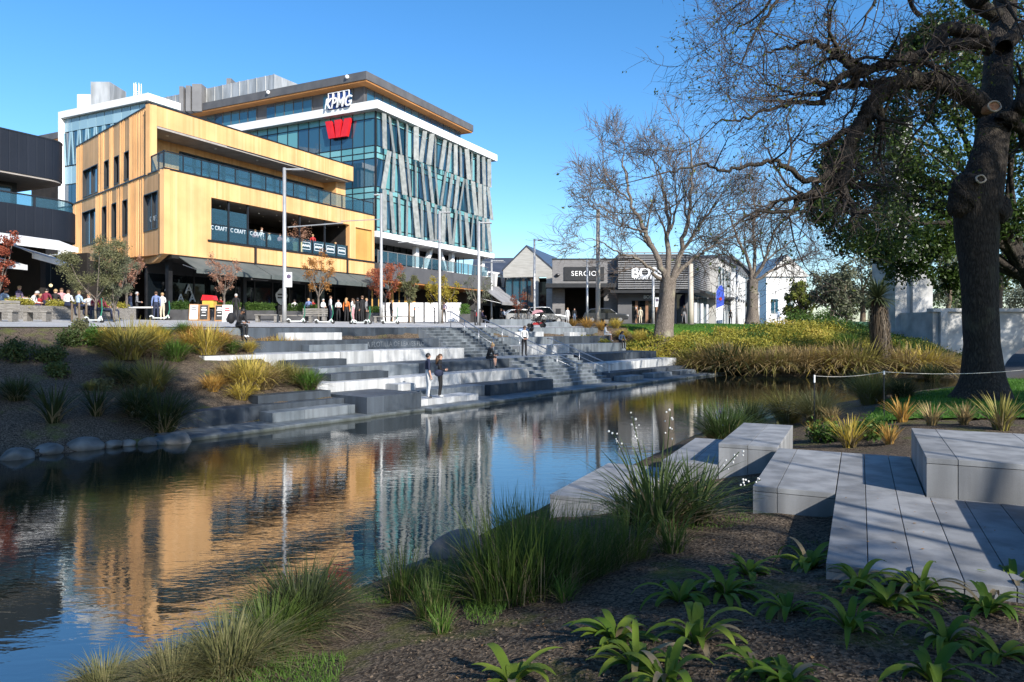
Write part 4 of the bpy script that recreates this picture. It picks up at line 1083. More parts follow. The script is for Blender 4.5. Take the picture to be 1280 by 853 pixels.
for k in range(3):
    a0 = pe - 1.2 + 3.6 * k
    e = empty('canvas_awning', FPd.pt(a0, 0, 6.5), ['grey sloping awning nearest the office building', 'middle grey sloping awning of the three by the podium', 'grey sloping awning nearest the gabled concrete house'][k], 'awning', 'grey awnings at the end of the podium')
    mb = MB(); mb.prism([FPd.pt(a0, -0.9, 8.0), FPd.pt(a0, -0.9, 7.94), FPd.pt(a0, 2.2, 5.85), FPd.pt(a0, 2.2, 5.6), FPd.pt(a0, 2.25, 5.6), FPd.pt(a0, 2.25, 5.92)], FPd.d * 3.5); mb.build('canvas', M_AWNG, e)
    mb = MB()
    for q in (0.1, 3.3): mb.tube([FPd.pt(a0 + q, -0.8, 6.4), FPd.pt(a0 + q, 2.15, 5.75)], 0.04, 5)
    mb.build('awning_arm', M_WHITE, e)
annex = empty('shop_annex', FPd.pt(pe, -2, 3.3), 'small dark shop with white angled brackets behind the grey awnings', 'building')
mb = MB(); FPd.box(mb, pe + 0.02, pe + 10.5, -8, -1.2, 3.0, 9.1); mb.build('wall', M_DGREY, annex)
mb = MB()
for k in range(4):
    a0 = pe + 0.6 + 2.4 * k; mb.hexa([FPd.pt(a0, -1.19, 8.0), FPd.pt(a0 + 0.5, -1.19, 8.0), FPd.pt(a0 + 0.5, -0.9, 8.0), FPd.pt(a0, -0.9, 8.0), FPd.pt(a0 - 0.5, -1.19, 9.5), FPd.pt(a0, -1.19, 9.5), FPd.pt(a0, -0.5, 9.5), FPd.pt(a0 - 0.5, -0.5, 9.5)])
FPd.box(mb, pe + 0.3, pe + 9, -1.19, -0.85, 9.5, 9.7)
mb.build('brackets', M_WHITE, annex)
mb = MB()
for k in range(4): FPd.box(mb, pe + 0.5 + 2.4 * k, pe + 2.2 + 2.4 * k, -1.19, -1.12, 3.3, 5.6)
mb.build('shop_window', M_GDARK, annex)
# dark roofed house behind
q0, q1 = P(598, 346, 108), P(650, 346, 108)
hb = empty('dark_roofed_house', (q0.x, 108, 3.4), 'house with blue-black metal roof beyond the podium', 'building')
mb = MB(); mb.box(q0.x, q1.x + 2, 108, 120, 3.2, q0.z); mb.build('wall', M_PALE, hb)
mb = MB(); mb.prism([(q0.x - 1, 107.5, q0.z), (q1.x + 2, 107.5, q0.z), (q1.x + 2, 113, q0.z + 3.0), (q0.x - 1, 113, q0.z + 3.0)], (0, 0, 0.3)); mb.build('roof', M_ROOFB, hb)
mb = MB(); q = P(646, 326, 112); mb.prism([(q.x - 1.5, 116, q.z - 1.5), (q.x + 2.6, 116, q.z - 1.5), (q.x + 1.2, 116, q.z + 0.2), (q.x - 1.0, 116, q.z + 0.6)], (0, 6, 0)); mb.build('tiled_gable', pmat('orange_tile', (0.42, 0.17, 0.07), (0.52, 0.22, 0.09), 2, 0.8, world=True), hb)

# ------------------------------------------------------------------ gabled concrete house
q = P(629, 400, 86); FGa = Frame(q.x, q.y, 0.96, -0.28, 0, -1)
ge_ = FGa.a(690); zev, zpk = FGa.z(629, 338), FGa.z(658, 309)
gab = empty('gabled_house', (q.x, q.y, 3.4), 'pale concrete gabled house with dark glazed ground floor', 'building')
am_ = FGa.a(658); zs = FGa.z(640, 347); dep = 16
mb = MB()
mb.prism([FGa.pt(0, 0, zs), FGa.pt(ge_, 0, zs), FGa.pt(ge_, 0, zev), FGa.pt(am_, 0, zpk), FGa.pt(0, 0, zev)], FGa.n * -0.4)
g1, g2, g3, g4 = FGa.a(669), FGa.a(673), FGa.a(683), FGa.a(690)
FGa.box(mb, g1, g2, -0.4, 0, 3, zs); FGa.box(mb, g3, g4, -0.4, 0, 3, zs)
FGa.box(mb, ge_ - 0.4, ge_, -dep, -0.41, 3, zev)
mb.build('concrete_front', M_CONC, gab)
mb = MB(); mb.prism([FGa.pt(ge_ + 0.15, 0.05, zev - 0.1), FGa.pt(am_, 0.05, zpk + 0.05), FGa.pt(am_, 0.05, zpk + 0.25), FGa.pt(ge_ + 0.15, 0.05, zev + 0.1)], -FGa.n * dep)
mb.prism([FGa.pt(-0.15, 0.05, zev - 0.1), FGa.pt(am_, 0.05, zpk + 0.05), FGa.pt(am_, 0.05, zpk + 0.25), FGa.pt(-0.15, 0.05, zev + 0.1)], -FGa.n * dep)
mb.build('roof', M_ROOFB, gab)
mb = MB(); FGa.box(mb, 0.05, ge_ - 0.1, -2.2, -2.0, 3, zs); mb.build('ground_floor_wall', M_DARKROOM, gab)
for k in range(4):
    a0 = 0.2 + k * (g1 - 0.3) / 4; mb = MB(); FGa.box(mb, a0, a0 + (g1 - 0.3) / 4 - 0.12, -0.6, -0.5, 5.6, zs - 0.15); w = mb.build('window', M_GLASS, gab)
    mb = MB(); FGa.box(mb, a0 - 0.06, a0, -0.62, -0.35, 3.2, zs); mb.build('mullion', M_BLACK, w)
mb = MB(); FGa.box(mb, 0.1, g1, -0.65, -0.3, 5.1, 5.55); mb.build('floor_band', M_BLACK, gab)
mb = MB(); FGa.box(mb, g2, g3, -0.3, -0.2, 3.3, zs - 0.6); mb.build('tall_window', M_GDARK, gab)

# ------------------------------------------------------------------ grey restaurant and louvred shop
q = P(690.5, 400, 81); FSr = Frame(q.x, q.y, 1, -0.02, 0, -1)
e1 = FSr.a(773); zt = FSr.z(691, 325)
rest = empty('restaurant_building', (q.x, q.y, 3.4), 'grey brick restaurant with black SERGIOS sign and dark recessed entrance', 'building')
M_GBRICK = pmat('grey_brick', (0.155, 0.15, 0.15), (0.20, 0.195, 0.195), 2.2, 0.8, bump=0.004, bscale=7, stretch=(1, 1, 3), world=True)
zc = FSr.z(700, 356)
ra0, ra1 = FSr.a(706), FSr.a(755)
mb = MB(); FSr.wall(mb, 0, e1, 3, zt, [(ra0, ra1, 3, zc - 0.3)], -0.5, 0)
mb.build('brick_front', M_GBRICK, rest)
mb = MB(); FSr.box(mb, 0.02, e1, -12, -10, 3, zt - 0.4); mb.build('rear_wall', M_GBRICK, rest)
mb = MB(); FSr.box(mb, -0.05, e1, -0.55, 0.05, zt, zt + 0.15); mb.build('parapet_flashing', M_BLACK, rest)
mb = MB(); FSr.box(mb, ra0, ra1, -5, -4.8, 3, zc); FSr.box(mb, ra0 - 0.3, ra0 - 0.02, -4.8, -0.5, 3, zc); FSr.box(mb, ra1 + 0.02, ra1 + 0.3, -4.8, -0.5, 3, zc); FSr.box(mb, ra0, ra1, -4.8, -0.5, zc - 0.25, zc); mb.build('entrance_recess', M_DARKROOM, rest)
mb = MB(); FSr.box(mb, -0.8, FSr.a(767), 0.01, 2.4, zc - 0.45, zc); mb.build('canopy', M_BLACK, rest)
s0, s1, zz0, zz1 = FSr.a(705), FSr.a(755), FSr.z(705, 351), FSr.z(705, 334)
mb = MB(); FSr.box(mb, s0, s1, 0.005, 0.12, zz0, zz1); sgn = mb.build('sign_board', M_BLACK, rest)
text_mesh('sign_lettering', 'SERGIOS', 0.78, FSr, FSr.a(732), 0.14, FSr.z(731, 342.5), M_SIGNW, sgn, 0.015, spacing=1.12, squeeze=1.0)
mb = MB()
for x, y in ((697, 344), (764, 343)): mb.ball(FSr.pt(FSr.a(x), 0.2, FSr.z(x, y)), 0.2, 8, 6, (1.4, 0.8, 0.8))
mb.build('wall_lights', M_BLACK, rest)
mb = MB(); FSr.box(mb, FSr.a(695), FSr.a(701), 0.005, 0.06, FSr.z(695, 392), FSr.z(695, 386)); mb.build('menu_board', M_BLACK, rest)

q = P(772.5, 400, 79.5); FBo = Frame(q.x, q.y, 1, -0.045, 0, -1)
bo = empty('louvred_shop', (q.x, q.y, 3.4), 'dark grey fashion shop wrapped in horizontal louvres, behind the bare tree', 'building')
e2 = FBo.a(861); zt = FBo.z(773, 316.5); zc = FBo.z(773, 362.5)
pc = FBo.pt(e2, 0, 0); FBr = Frame(pc.x, pc.y, 0.40, 0.9165, 1, -0.4); lr_ = FBr.a(886.5)
mb = MB(); FBo.box(mb, 0.05, e2 - 0.3, -10, -0.25, zc, zt - 0.1); FBr.box(mb, 0.3, lr_, -6, -0.25, zc, zt - 0.1); mb.build('upper_wall', M_DGREY, bo)
M_LOUV = pmat('louvre_grey', (0.20, 0.20, 0.205), (0.26, 0.26, 0.265), 1, 0.5, world=True)
mb = MB(); n = 17
for k in range(n):
    z = zc + 0.12 + (zt - zc - 0.15) * k / (n - 1)
    FBo.box(mb, 0, e2, -0.08, 0.1, z, z + 0.11); FBr.box(mb, 0.01, lr_, -0.08, 0.1, z, z + 0.11)
for k in range(8): FBo.box(mb, e2 * k / 8, e2 * k / 8 + 0.06, -0.24, -0.08, zc, zt)
mb.build('louvres', M_LOUV, bo)
mb = MB(); FBo.box(mb, -1.0, e2 + 0.9, 0.12, 1.6, zc - 0.42, zc - 0.12); FBr.box(mb, 0.0, lr_ + 3, 0.12, 1.8, zc - 0.41, zc - 0.13); mb.build('canopy', M_BLACK, bo)
wa0, wa1 = FBo.a(790), FBo.a(829); wz1 = FBo.z(790, 376)
mb = MB(); FBo.wall(mb, 0, e2, 3, zc - 0.1, [(wa0, wa1, 3.5, wz1), (FBo.a(846), FBo.a(857), 3.4, 6.9)], -0.5, -0.1); FBo.box(mb, 0, e2, -4, -3.8, 3, zc - 0.1); mb.build('shop_wall', M_DGREY, bo)
mb = MB(); FBo.box(mb, wa0, wa1, -0.4, -0.35, 3.5, wz1); FBo.box(mb, FBo.a(846), FBo.a(857), -0.4, -0.35, 3.4, 6.9); mb.build('shop_window', M_GDARK, bo)
mb = MB()
for x in (796, 809, 822): a = FBo.a(x); FBo.box(mb, a - 0.15, a + 0.15, -0.34, -0.25, 3.5, wz1)
FBo.box(mb, FBo.a(822.5), FBo.a(828), -0.345, -0.3, 4.2, 6.0)
mb.build('window_display', pmat('warm_timber', (0.20, 0.10, 0.05), (0.26, 0.14, 0.08), 2, 0.7, world=True), bo)
mb = MB(); n = 7
for k in range(n): a0 = 0.4 + (lr_ - 0.5) / n * k; FBr.box(mb, a0, a0 + (lr_ - 0.5) / n - 0.25, -0.3, -0.2, 3.4, 7.0)
mb.build('side_windows', M_GLASS, bo)
mb = MB(); FBr.box(mb, 0.2, lr_, -0.8, -0.31, 3, zc - 0.1); mb.build('side_wall', M_DGREY, bo)
text_mesh('sign_lettering', 'BOSS', 1.55, FBo, FBo.a(809), 0.14, FBo.z(809, 341.5), M_SIGNW, bo, 0.05, bold=0.05)
text_mesh('small_sign_lettering', 'HUGO BOSS', 0.5, FBo, FBo.a(809), 0.14, FBo.z(809, 347.6), M_SIGNW, bo, 0.04, bold=0.012, spacing=1.1)
text_mesh('door_sign_lettering', 'BOSS', 0.5, FBo, FBo.a(811), -0.06, FBo.z(811, 371.5), M_LIGHTW, bo, 0.02, bold=0.012)

# ------------------------------------------------------------------ street running away on the right
def street_house(name, label, L0, L1, zt, wallm, detail):
    F = Frame(pc.x + FBr.n.x * 1.0, pc.y + FBr.n.y * 1.0, 0.40, 0.9165, 1, -0.4)
    e = empty(name, F.pt(L0, 0, 3.4), label, 'building', 'shops along the street')
    mb = MB(); F.box(mb, L0, L1, -14, 0, 3.0, zt); mb.build('wall', wallm, e)
    mb = MB(); F.box(mb, L0, L1, -14.2, 0.3, zt + 0.004, zt + 0.45); mb.build('roof', M_ROOFB if detail != 2 else M_WHITE, e)
    n = int((L1 - L0) / 3.2)
    for k in range(n):
        a0 = L0 + 0.5 + k * (L1 - L0 - 0.5) / n
        for z0, z1 in ((3.5, 6.4), (7.4, zt - 1.0)):
            mb = MB(); F.box(mb, a0, a0 + 2.3, 0.002, 0.08, z0, z1); w = mb.build('window', M_GLASS, e)
            mb = MB(); F.box(mb, a0 + 1.12, a0 + 1.2, 0.081, 0.14, z0, z1); mb.build('mullion', M_BLACK, w)
    mb = MB(); F.box(mb, L0, L1, 0.082, 2.0, 6.7, 6.95); mb.build('canopy', M_DGREY, e)
    if detail == 1:
        mb = MB()
        for k in range(5): a0 = L0 + 1 + k * (L1 - L0 - 2) / 4; F.box(mb, a0, a0 + 0.5, 1.5, 2.0, 3.2, 10.2)
        mb.build('white_columns', M_WHITE, e)
    return e
street_house('street_shop', 'white rendered shop with tall white columns past the louvred shop', lr_ + 0.6, lr_ + 15, 12.0, M_PALE, 1)
street_house('street_shop', 'dark roofed glass fronted shop behind the second bare tree', lr_ + 15.3, lr_ + 42, 13.2, M_DGREY, 0)
q0, q1 = P(958, 352, 150), P(972, 352, 150)
wb = empty('white_building', (q0.x, 150, 3.4), 'plain white building closing the far end of the street', 'building')
mb = MB(); mb.box(q0.x, q1.x + 6, 150, 165, 3.2, q0.z + 1); mb.build('wall', M_WHITE, wb)
mb = MB(); mb.prism([(q0.x - 0.5, 149.5, q0.z + 1), (q1.x + 6.5, 149.5, q0.z + 1), ((q0.x + q1.x) / 2 + 3, 149.5, q0.z + 5.5)], (0, 16, 0)); mb.build('roof', M_PALE, wb)
for k in range(2):
    mb = MB(); x = q0.x + 1 + 3.4 * k; mb.box(x, x + 1.4, 149.9, 149.998, 6, 9); w = mb.build('window', M_GLASS, wb)
    mb = MB(); mb.box(x + 0.67, x + 0.73, 149.85, 149.899, 6, 9); mb.build('mullion', M_WHITE, w)

# ------------------------------------------------------------------ white framed glass building behind the timber one
FG = Frame(-32.8, 65, *UW); FGL = Frame(-32.8, 65, -0.896, 0.443, -0.44, -0.9)
gb = empty('white_framed_building', (-32.8, 65, 3.4), 'pale blue glass building with white frame, behind the timber building', 'building')
gr = FG.a(222); ll = 12.3; zt = 24.0
M_PBLUE = glassmat('pale_blue_panel', (0.22, 0.36, 0.44), 0.15, 1.5, (0.30, 0.46, 0.54))
mb = MB(); base = Vector((-32.8, 65, 3)); d1 = FG.d * gr; d2 = FGL.d * ll
i1 = FG.d * 0.2 + FGL.d * 0.2
mb.prism([base + i1, base + d1 + i1, base + d1 + d2 * 0.98, base + d2 * 0.98 + FG.d * 0.2], (0, 0, 20.3)); mb.build('core', M_DGREY, gb)
mb = MB(); o1 = FG.n * 0.4 + FGL.n * 0.4
mb.prism([base + o1 + Vector((0, 0, 20.4)), base + d1 + FG.n * 0.4 + Vector((0, 0, 20.4)), base + d1 + d2 + Vector((0, 0, 20.4)), base + d2 + FGL.n * 0.4 + FGL.d * 0.3 + Vector((0, 0, 20.4))], (0, 0, 0.65))
FGL.box(mb, ll - 0.1, ll + 0.3, -0.5, 0.4, 3, 23.4); FG.box(mb, -0.0, 0.3, -0.3, 0.15, 3, 23.4)
mb.build('white_frame', M_WHITE, gb)
gl, gd, sp, mf = MB(), MB(), MB(), MB(); n = 10
for k in range(n):
    a0 = ll * k / n; a1 = ll * (k + 1) / n
    FGL.box(sp, a0 + 0.04, a1 - 0.04, -0.05, 0.02, 22.1, 23.35)
    FGL.box(sp, a0 + 0.04, a1 - 0.04, -0.05, 0.02, 17.0, 18.7)
    FGL.box(gl, a0 + 0.04, a1 - 0.04, -0.05, 0.02, 18.8, 22.0)
    FGL.box(gd, a0 + 0.04, a1 - 0.04, -0.05, 0.02, 13.5, 16.9)
    for s_ in (-1, 1):
        am_ = (a0 + a1) / 2 + s_ * 0.2
        mf.hexa([FGL.pt(am_ - 0.07, 0.05, 18.8), FGL.pt(am_ + 0.07, 0.05, 18.8), FGL.pt(am_ + 0.07, 0.15, 18.8), FGL.pt(am_ - 0.07, 0.15, 18.8), FGL.pt(am_ - 0.07 + s_ * 0.3, 0.05, 22), FGL.pt(am_ + 0.07 + s_ * 0.3, 0.05, 22), FGL.pt(am_ + 0.07 + s_ * 0.3, 0.15, 22), FGL.pt(am_ - 0.07 + s_ * 0.3, 0.15, 22)])
n = 5
for k in range(n): a0 = 0.4 + (gr - 0.5) * k / n; FG.box(sp, a0, a0 + (gr - 0.5) / n - 0.06, -0.05, 0.02, 14, 23.3)
gl.build('upper_glazing', M_GLASS, gb); gd.build('lower_glazing', M_GLASS, gb); sp.build('pale_panels', M_PBLUE, gb); mf.build('angled_blades', M_PBLUE, gb)
mb = MB(); p0, p1 = P(128, 111, 72), P(151, 111, 72); mb.box(p0.x, p1.x, 70, 73, 23.5, p0.z); mb.build('plant_box', M_MESH, gb)
mb = MB(); p0, p1 = P(100, 124, 74), P(127, 120, 74); mb.box(p0.x, p1.x, 73.5, 77, 23.5, p1.z); mb.build('plant_wall', M_PALE, gb)
mb = MB(); c = P(172, 115, 71)
for k in range(8):
    t = 2 * PI * k / 8; mb.tube([(c.x + 0.35 * math.cos(t), c.y + 0.35 * math.sin(t), 23.8), (c.x + 0.35 * math.cos(t), c.y + 0.35 * math.sin(t), c.z + 0.8)], 0.03, 4)
for z in (24.5, 25.3, 26.2): mb.tube([(c.x + 0.35 * math.cos(2 * PI * k / 12), c.y + 0.35 * math.sin(2 * PI * k / 12), z) for k in range(13)], 0.03, 4)
for k in range(4): mb.tube([(c.x - 1.8 + 0.5 * k, c.y, 23.8), (c.x - 1.8 + 0.5 * k, c.y, 25.2)], 0.03, 4)
mb.tube([(c.x - 1.9, c.y, 25.1), (c.x, c.y, 26.0)], 0.03, 4)
mb.build('roof_ladder', M_WHITE, gb)

# ------------------------------------------------------------------ white memorial and bridge
def wallpoly(name, pts, depth, m, e=None):
    mb = MB(); mb.prism(pts, depth); return mb.build(name, m, e)
M_LIME = pmat('white_limestone', (0.30, 0.30, 0.285), (0.50, 0.49, 0.465), 0.9, 0.8, bump=0.006, bscale=5, world=True)
mem = empty('stone_memorial', P(1140, 430, 56), 'white limestone memorial pier with stepped buttress behind the cabbage tree', 'memorial')
Y = 56
def pbox(mb, x0, x1, yt, yb, Y0, Y1):
    a, b, t, u = P(x0, yt, Y0), P(x1, yb, Y0), P(x0, yt, Y0).z, P(x0, yb, Y0).z
    mb.box(a.x, b.x, Y0, Y1, u, t)
mb = MB(); pbox(mb, 1119, 1141, 150, 440, 56.4, 60); mb.build('pier', M_LIME, mem)
mb = MB(); pbox(mb, 1141.1, 1149, 200, 440, 56, 60); pbox(mb, 1149.1, 1156, 300, 440, 56, 59.8); pbox(mb, 1156.1, 1161, 322, 440, 56, 59.6); pbox(mb, 1161.1, 1166, 345, 440, 56, 59.4); mb.build('buttress', M_LIME, mem)
mb = MB(); pbox(mb, 1117, 1143, 414, 440, 56.1, 60.2); mb.build('plinth', M_LIME, mem)
br = empty('stone_bridge', P(1220, 430, 52), 'white stone bridge with arch over the river, behind the large bare tree', 'bridge')
zt = P(1170, 390, 52).z; xa, xb = P(1166, 0, 52).x, P(1560, 0, 52).x
xc = P(1330, 0, 52).x; rw = P(1330, 0, 52).x - P(1252, 0, 52).x
arc = [(xc - rw * math.cos(t), 52, -0.6 + 2.9 * math.sin(t)) for t in [PI * k / 16 for k in range(17)]]
mb = MB()
base = [(xa, 52, -0.6)] + arc + [(xb, 52, -0.6), (xb, 52, zt), (xa, 52, zt)]
# split at the arch crown so that every polygon is simple
cr_ = 8
mb.prism([(xa, 52, -0.6)] + arc[:cr_ + 1] + [(arc[cr_][0], 52, zt), (xa, 52, zt)], (0, 8, 0))
mb.prism([arc[cr_]] + arc[cr_ + 1:] + [(xb, 52, -0.6), (xb, 52, zt), (arc[cr_][0], 52, zt)], (0, 8, 0))
mb.build('arch_wall', M_LIME, br)
mb = MB(); mb.box(xa - 0.1, xb, 51.8, 52.6, zt + 0.003, zt + 0.25); mb.build('coping', M_LIME, br)
mb = MB()
for k in range(6): x = xa + 0.4 + 3.2 * k; mb.box(x, x + 0.5, 51.7, 51.995, 1.6, zt)
mb.build('pilasters', M_LIME, br)
lw = MB(); a, b = P(1031, 402, 60), P(1061, 420, 60); lw.box(a.x, b.x, 60, 60.4, 2.4, a.z); 
tag(lw.build('garden_wall', M_WHITE), 'low white garden wall beyond the golden shrubs', 'wall')
# ------------------------------------------------------------------ plants
def GP(px, py, y0=2.5, y1=120):
    """where the sight line through a photo pixel meets the ground"""
    Y = np.arange(y0, y1, 0.04); X = (px - CX) / F_PX * Y; Z = CAMZ - (py - HY) / F_PX * Y
    h = np.maximum(hgt_np(X, Y), -0.05)
    k = np.argmax(Z <= h)
    if Z[k] > h[k]: k = len(Y) - 1
    return Vector((X[k], Y[k], h[k]))
NR = np.random.RandomState(4)

def blades(n, h, r0, spread, droop, width, seg=4, hvar=0.35, rs=NR, bend=1.6, lean=0.0):
    """a bunch of n tapering blades that rise from a small circle and arch outwards: vertices, quads"""
    ph = rs.uniform(0, 2 * PI, n); rr = r0 * np.sqrt(rs.uniform(0, 1, n))
    bx, by = rr * np.cos(ph + rs.uniform(-.6, .6, n)), rr * np.sin(ph + rs.uniform(-.6, .6, n))
    H = h * (1 - hvar * rs.uniform(0, 1, n)); S = spread * rs.uniform(0.15, 1.0, n); D = droop * rs.uniform(0.3, 1.0, n) * (S / max(spread, 1e-6))
    W = width * rs.uniform(0.7, 1.2, n)
    t = np.linspace(0, 1, seg + 1)
    out = S[:, None] * t[None] ** bend
    cx = bx[:, None] + np.cos(ph)[:, None] * out + lean * H[:, None] * t[None] ** 2; cy = by[:, None] + np.sin(ph)[:, None] * out
    cz = H[:, None] * (t[None] - D[:, None] * t[None] ** 2.4) / 1.0
    w = W[:, None] * np.array([0.8, *([1.0] * (seg - 1)), 0.12])[None] * (1 - 0.35 * t[None])
    tw = ph + PI / 2 + rs.uniform(-0.7, 0.7, n)
    wx, wy = np.cos(tw)[:, None] * w / 2, np.sin(tw)[:, None] * w / 2
    V = np.stack([np.stack([cx - wx, cy - wy, cz], -1), np.stack([cx + wx, cy + wy, cz], -1)], 2)   # n, seg+1, 2, 3
    base = (np.arange(n) * (seg + 1) * 2)[:, None]
    k = np.arange(seg)[None] * 2
    Q = np.stack([base + k, base + k + 1, base + k + 3, base + k + 2], -1).reshape(-1, 4)
    return V.reshape(-1, 3), Q

def leaves_at(points, per, size, jitter, rs=NR, flat=0.3, aspect=0.55):
    """leaf-shaped quads scattered round the given points"""
    pts = np.repeat(np.asarray(points, dtype=float), per, axis=0)
    n = len(pts)
    c = pts + rs.normal(0, 1, (n, 3)) * np.asarray(jitter)
    a = rs.normal(0, 1, (n, 3)); a[:, 2] -= flat; a /= np.linalg.norm(a, axis=1)[:, None]
    b = np.cross(a, rs.normal(0, 1, (n, 3))); b /= np.linalg.norm(b, axis=1)[:, None] + 1e-9
    L = size * rs.uniform(0.6, 1.3, n)[:, None]
    m = c + a * L * 0.45
    V = np.stack([c, m + b * L * aspect / 2, c + a * L, m - b * L * aspect / 2], 1).reshape(-1, 3)
    return V, np.arange(n * 4).reshape(-1, 4)

GM = {
 'thatch': leafmat('dead_thatch', (0.15, 0.115, 0.06), (0.34, 0.27, 0.16), 0.2),
 'gold': leafmat('golden_tussock', (0.36, 0.27, 0.04), (0.60, 0.47, 0.11), 0.35),
 'orange': leafmat('orange_tussock', (0.42, 0.22, 0.045), (0.58, 0.38, 0.11), 0.35),
 'olive': leafmat('olive_tussock', (0.15, 0.14, 0.035), (0.32, 0.28, 0.08), 0.3),
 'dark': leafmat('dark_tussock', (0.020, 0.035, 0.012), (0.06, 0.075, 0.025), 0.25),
 'green': leafmat('green_tussock', (0.06, 0.13, 0.02), (0.13, 0.22, 0.04), 0.35),
 'brown': leafmat('brown_tussock', (0.24, 0.165, 0.07), (0.44, 0.33, 0.15), 0.3),
 'rush': leafmat('rush_green', (0.022, 0.055, 0.010), (0.12, 0.17, 0.035), 0.35),
 'lib': leafmat('strap_green', (0.04, 0.075, 0.02), (0.11, 0.15, 0.045), 0.3),
 'straw': leafmat('straw_tussock', (0.07, 0.095, 0.025), (0.27, 0.24, 0.115), 0.3),
 'lily': leafmat('lily_green', (0.04, 0.12, 0.012), (0.24, 0.30, 0.045), 0.4, 0.55, spec=0.2),
}
PROTO = {}
def tussock_mesh(key, var, **kw):
    k = (key, var)
    if k not in PROTO:
        rs = np.random.RandomState(abs(hash(key)) % 1000 + var * 7 + len(key))
        V, Q = blades(rs=rs, **kw)
        PROTO[k] = (V, Q)
    return PROTO[k]
MESHES = {}
def plant(name, label, cat, kind, p, size, shape, group, rz=None, wide=1.0):
    """one plant: shares its mesh with others of the same shape and colour"""
    rz = random.uniform(0, 6.28) if rz is None else rz
    var = random.randint(0, 2)
    key = (shape, kind, var)
    if key not in MESHES:
        kw = SHAPES[shape]
        rs = np.random.RandomState(var * 13 + len(shape) * 5 + 1)
        V, Q = blades(rs=rs, **kw)
        seg = kw['seg']; nb = len(Q) // seg; dead = rs.uniform(0, 1, nb) < 0.22
        Vb = V.reshape(nb, -1, 3); Vb[dead] *= np.array([1.05, 1.05, 0.62])       # dead thatch hangs low
        o = np_mesh(name, Vb.reshape(-1, 3), Q, [GM[kind], GM['thatch']], mi=np.repeat(dead.astype(int), seg)); MESHES[key] = o.data
    else:
        o = bpy.data.objects.new(name, MESHES[key]); col.objects.link(o)
    o.location = (p[0], p[1], p[2] - 0.03); o.rotation_euler = (0, 0, rz); o.scale = (size * wide, size * wide, size)
    return tag(o, label, cat, group)
SHAPES = {   # unit height 1
 'far': dict(n=170, h=1.0, r0=0.22, spread=0.95, droop=0.75, width=0.05, seg=3),
 'mid': dict(n=480, h=1.05, r0=0.22, spread=1.0, droop=0.92, width=0.020, seg=5, bend=1.35),
 'mound': dict(n=520, h=0.95, r0=0.25, spread=1.25, droop=1.2, width=0.022, seg=5, bend=1.2),
 'fine': dict(n=900, h=1.0, r0=0.22, spread=1.05, droop=0.85, width=0.012, seg=5),
 'rush': dict(n=430, h=1.0, r0=0.30, spread=0.55, droop=0.3, width=0.010, seg=4, hvar=0.78),
 'strap': dict(n=260, h=1.1, r0=0.16, spread=1.0, droop=0.75, width=0.022, seg=6, hvar=0.5),
 'spiky': dict(n=90, h=1.0, r0=0.12, spread=0.75, droop=0.3, width=0.035, seg=4),
 'small': dict(n=130, h=1.0, r0=0.2, spread=0.6, droop=0.4, width=0.02, seg=4, hvar=0.6),
}
def hpx(px, py, h):            # height in metres of something h photo pixels tall standing at a pixel
    p = GP(px, py); return p, h * p.y / F_PX

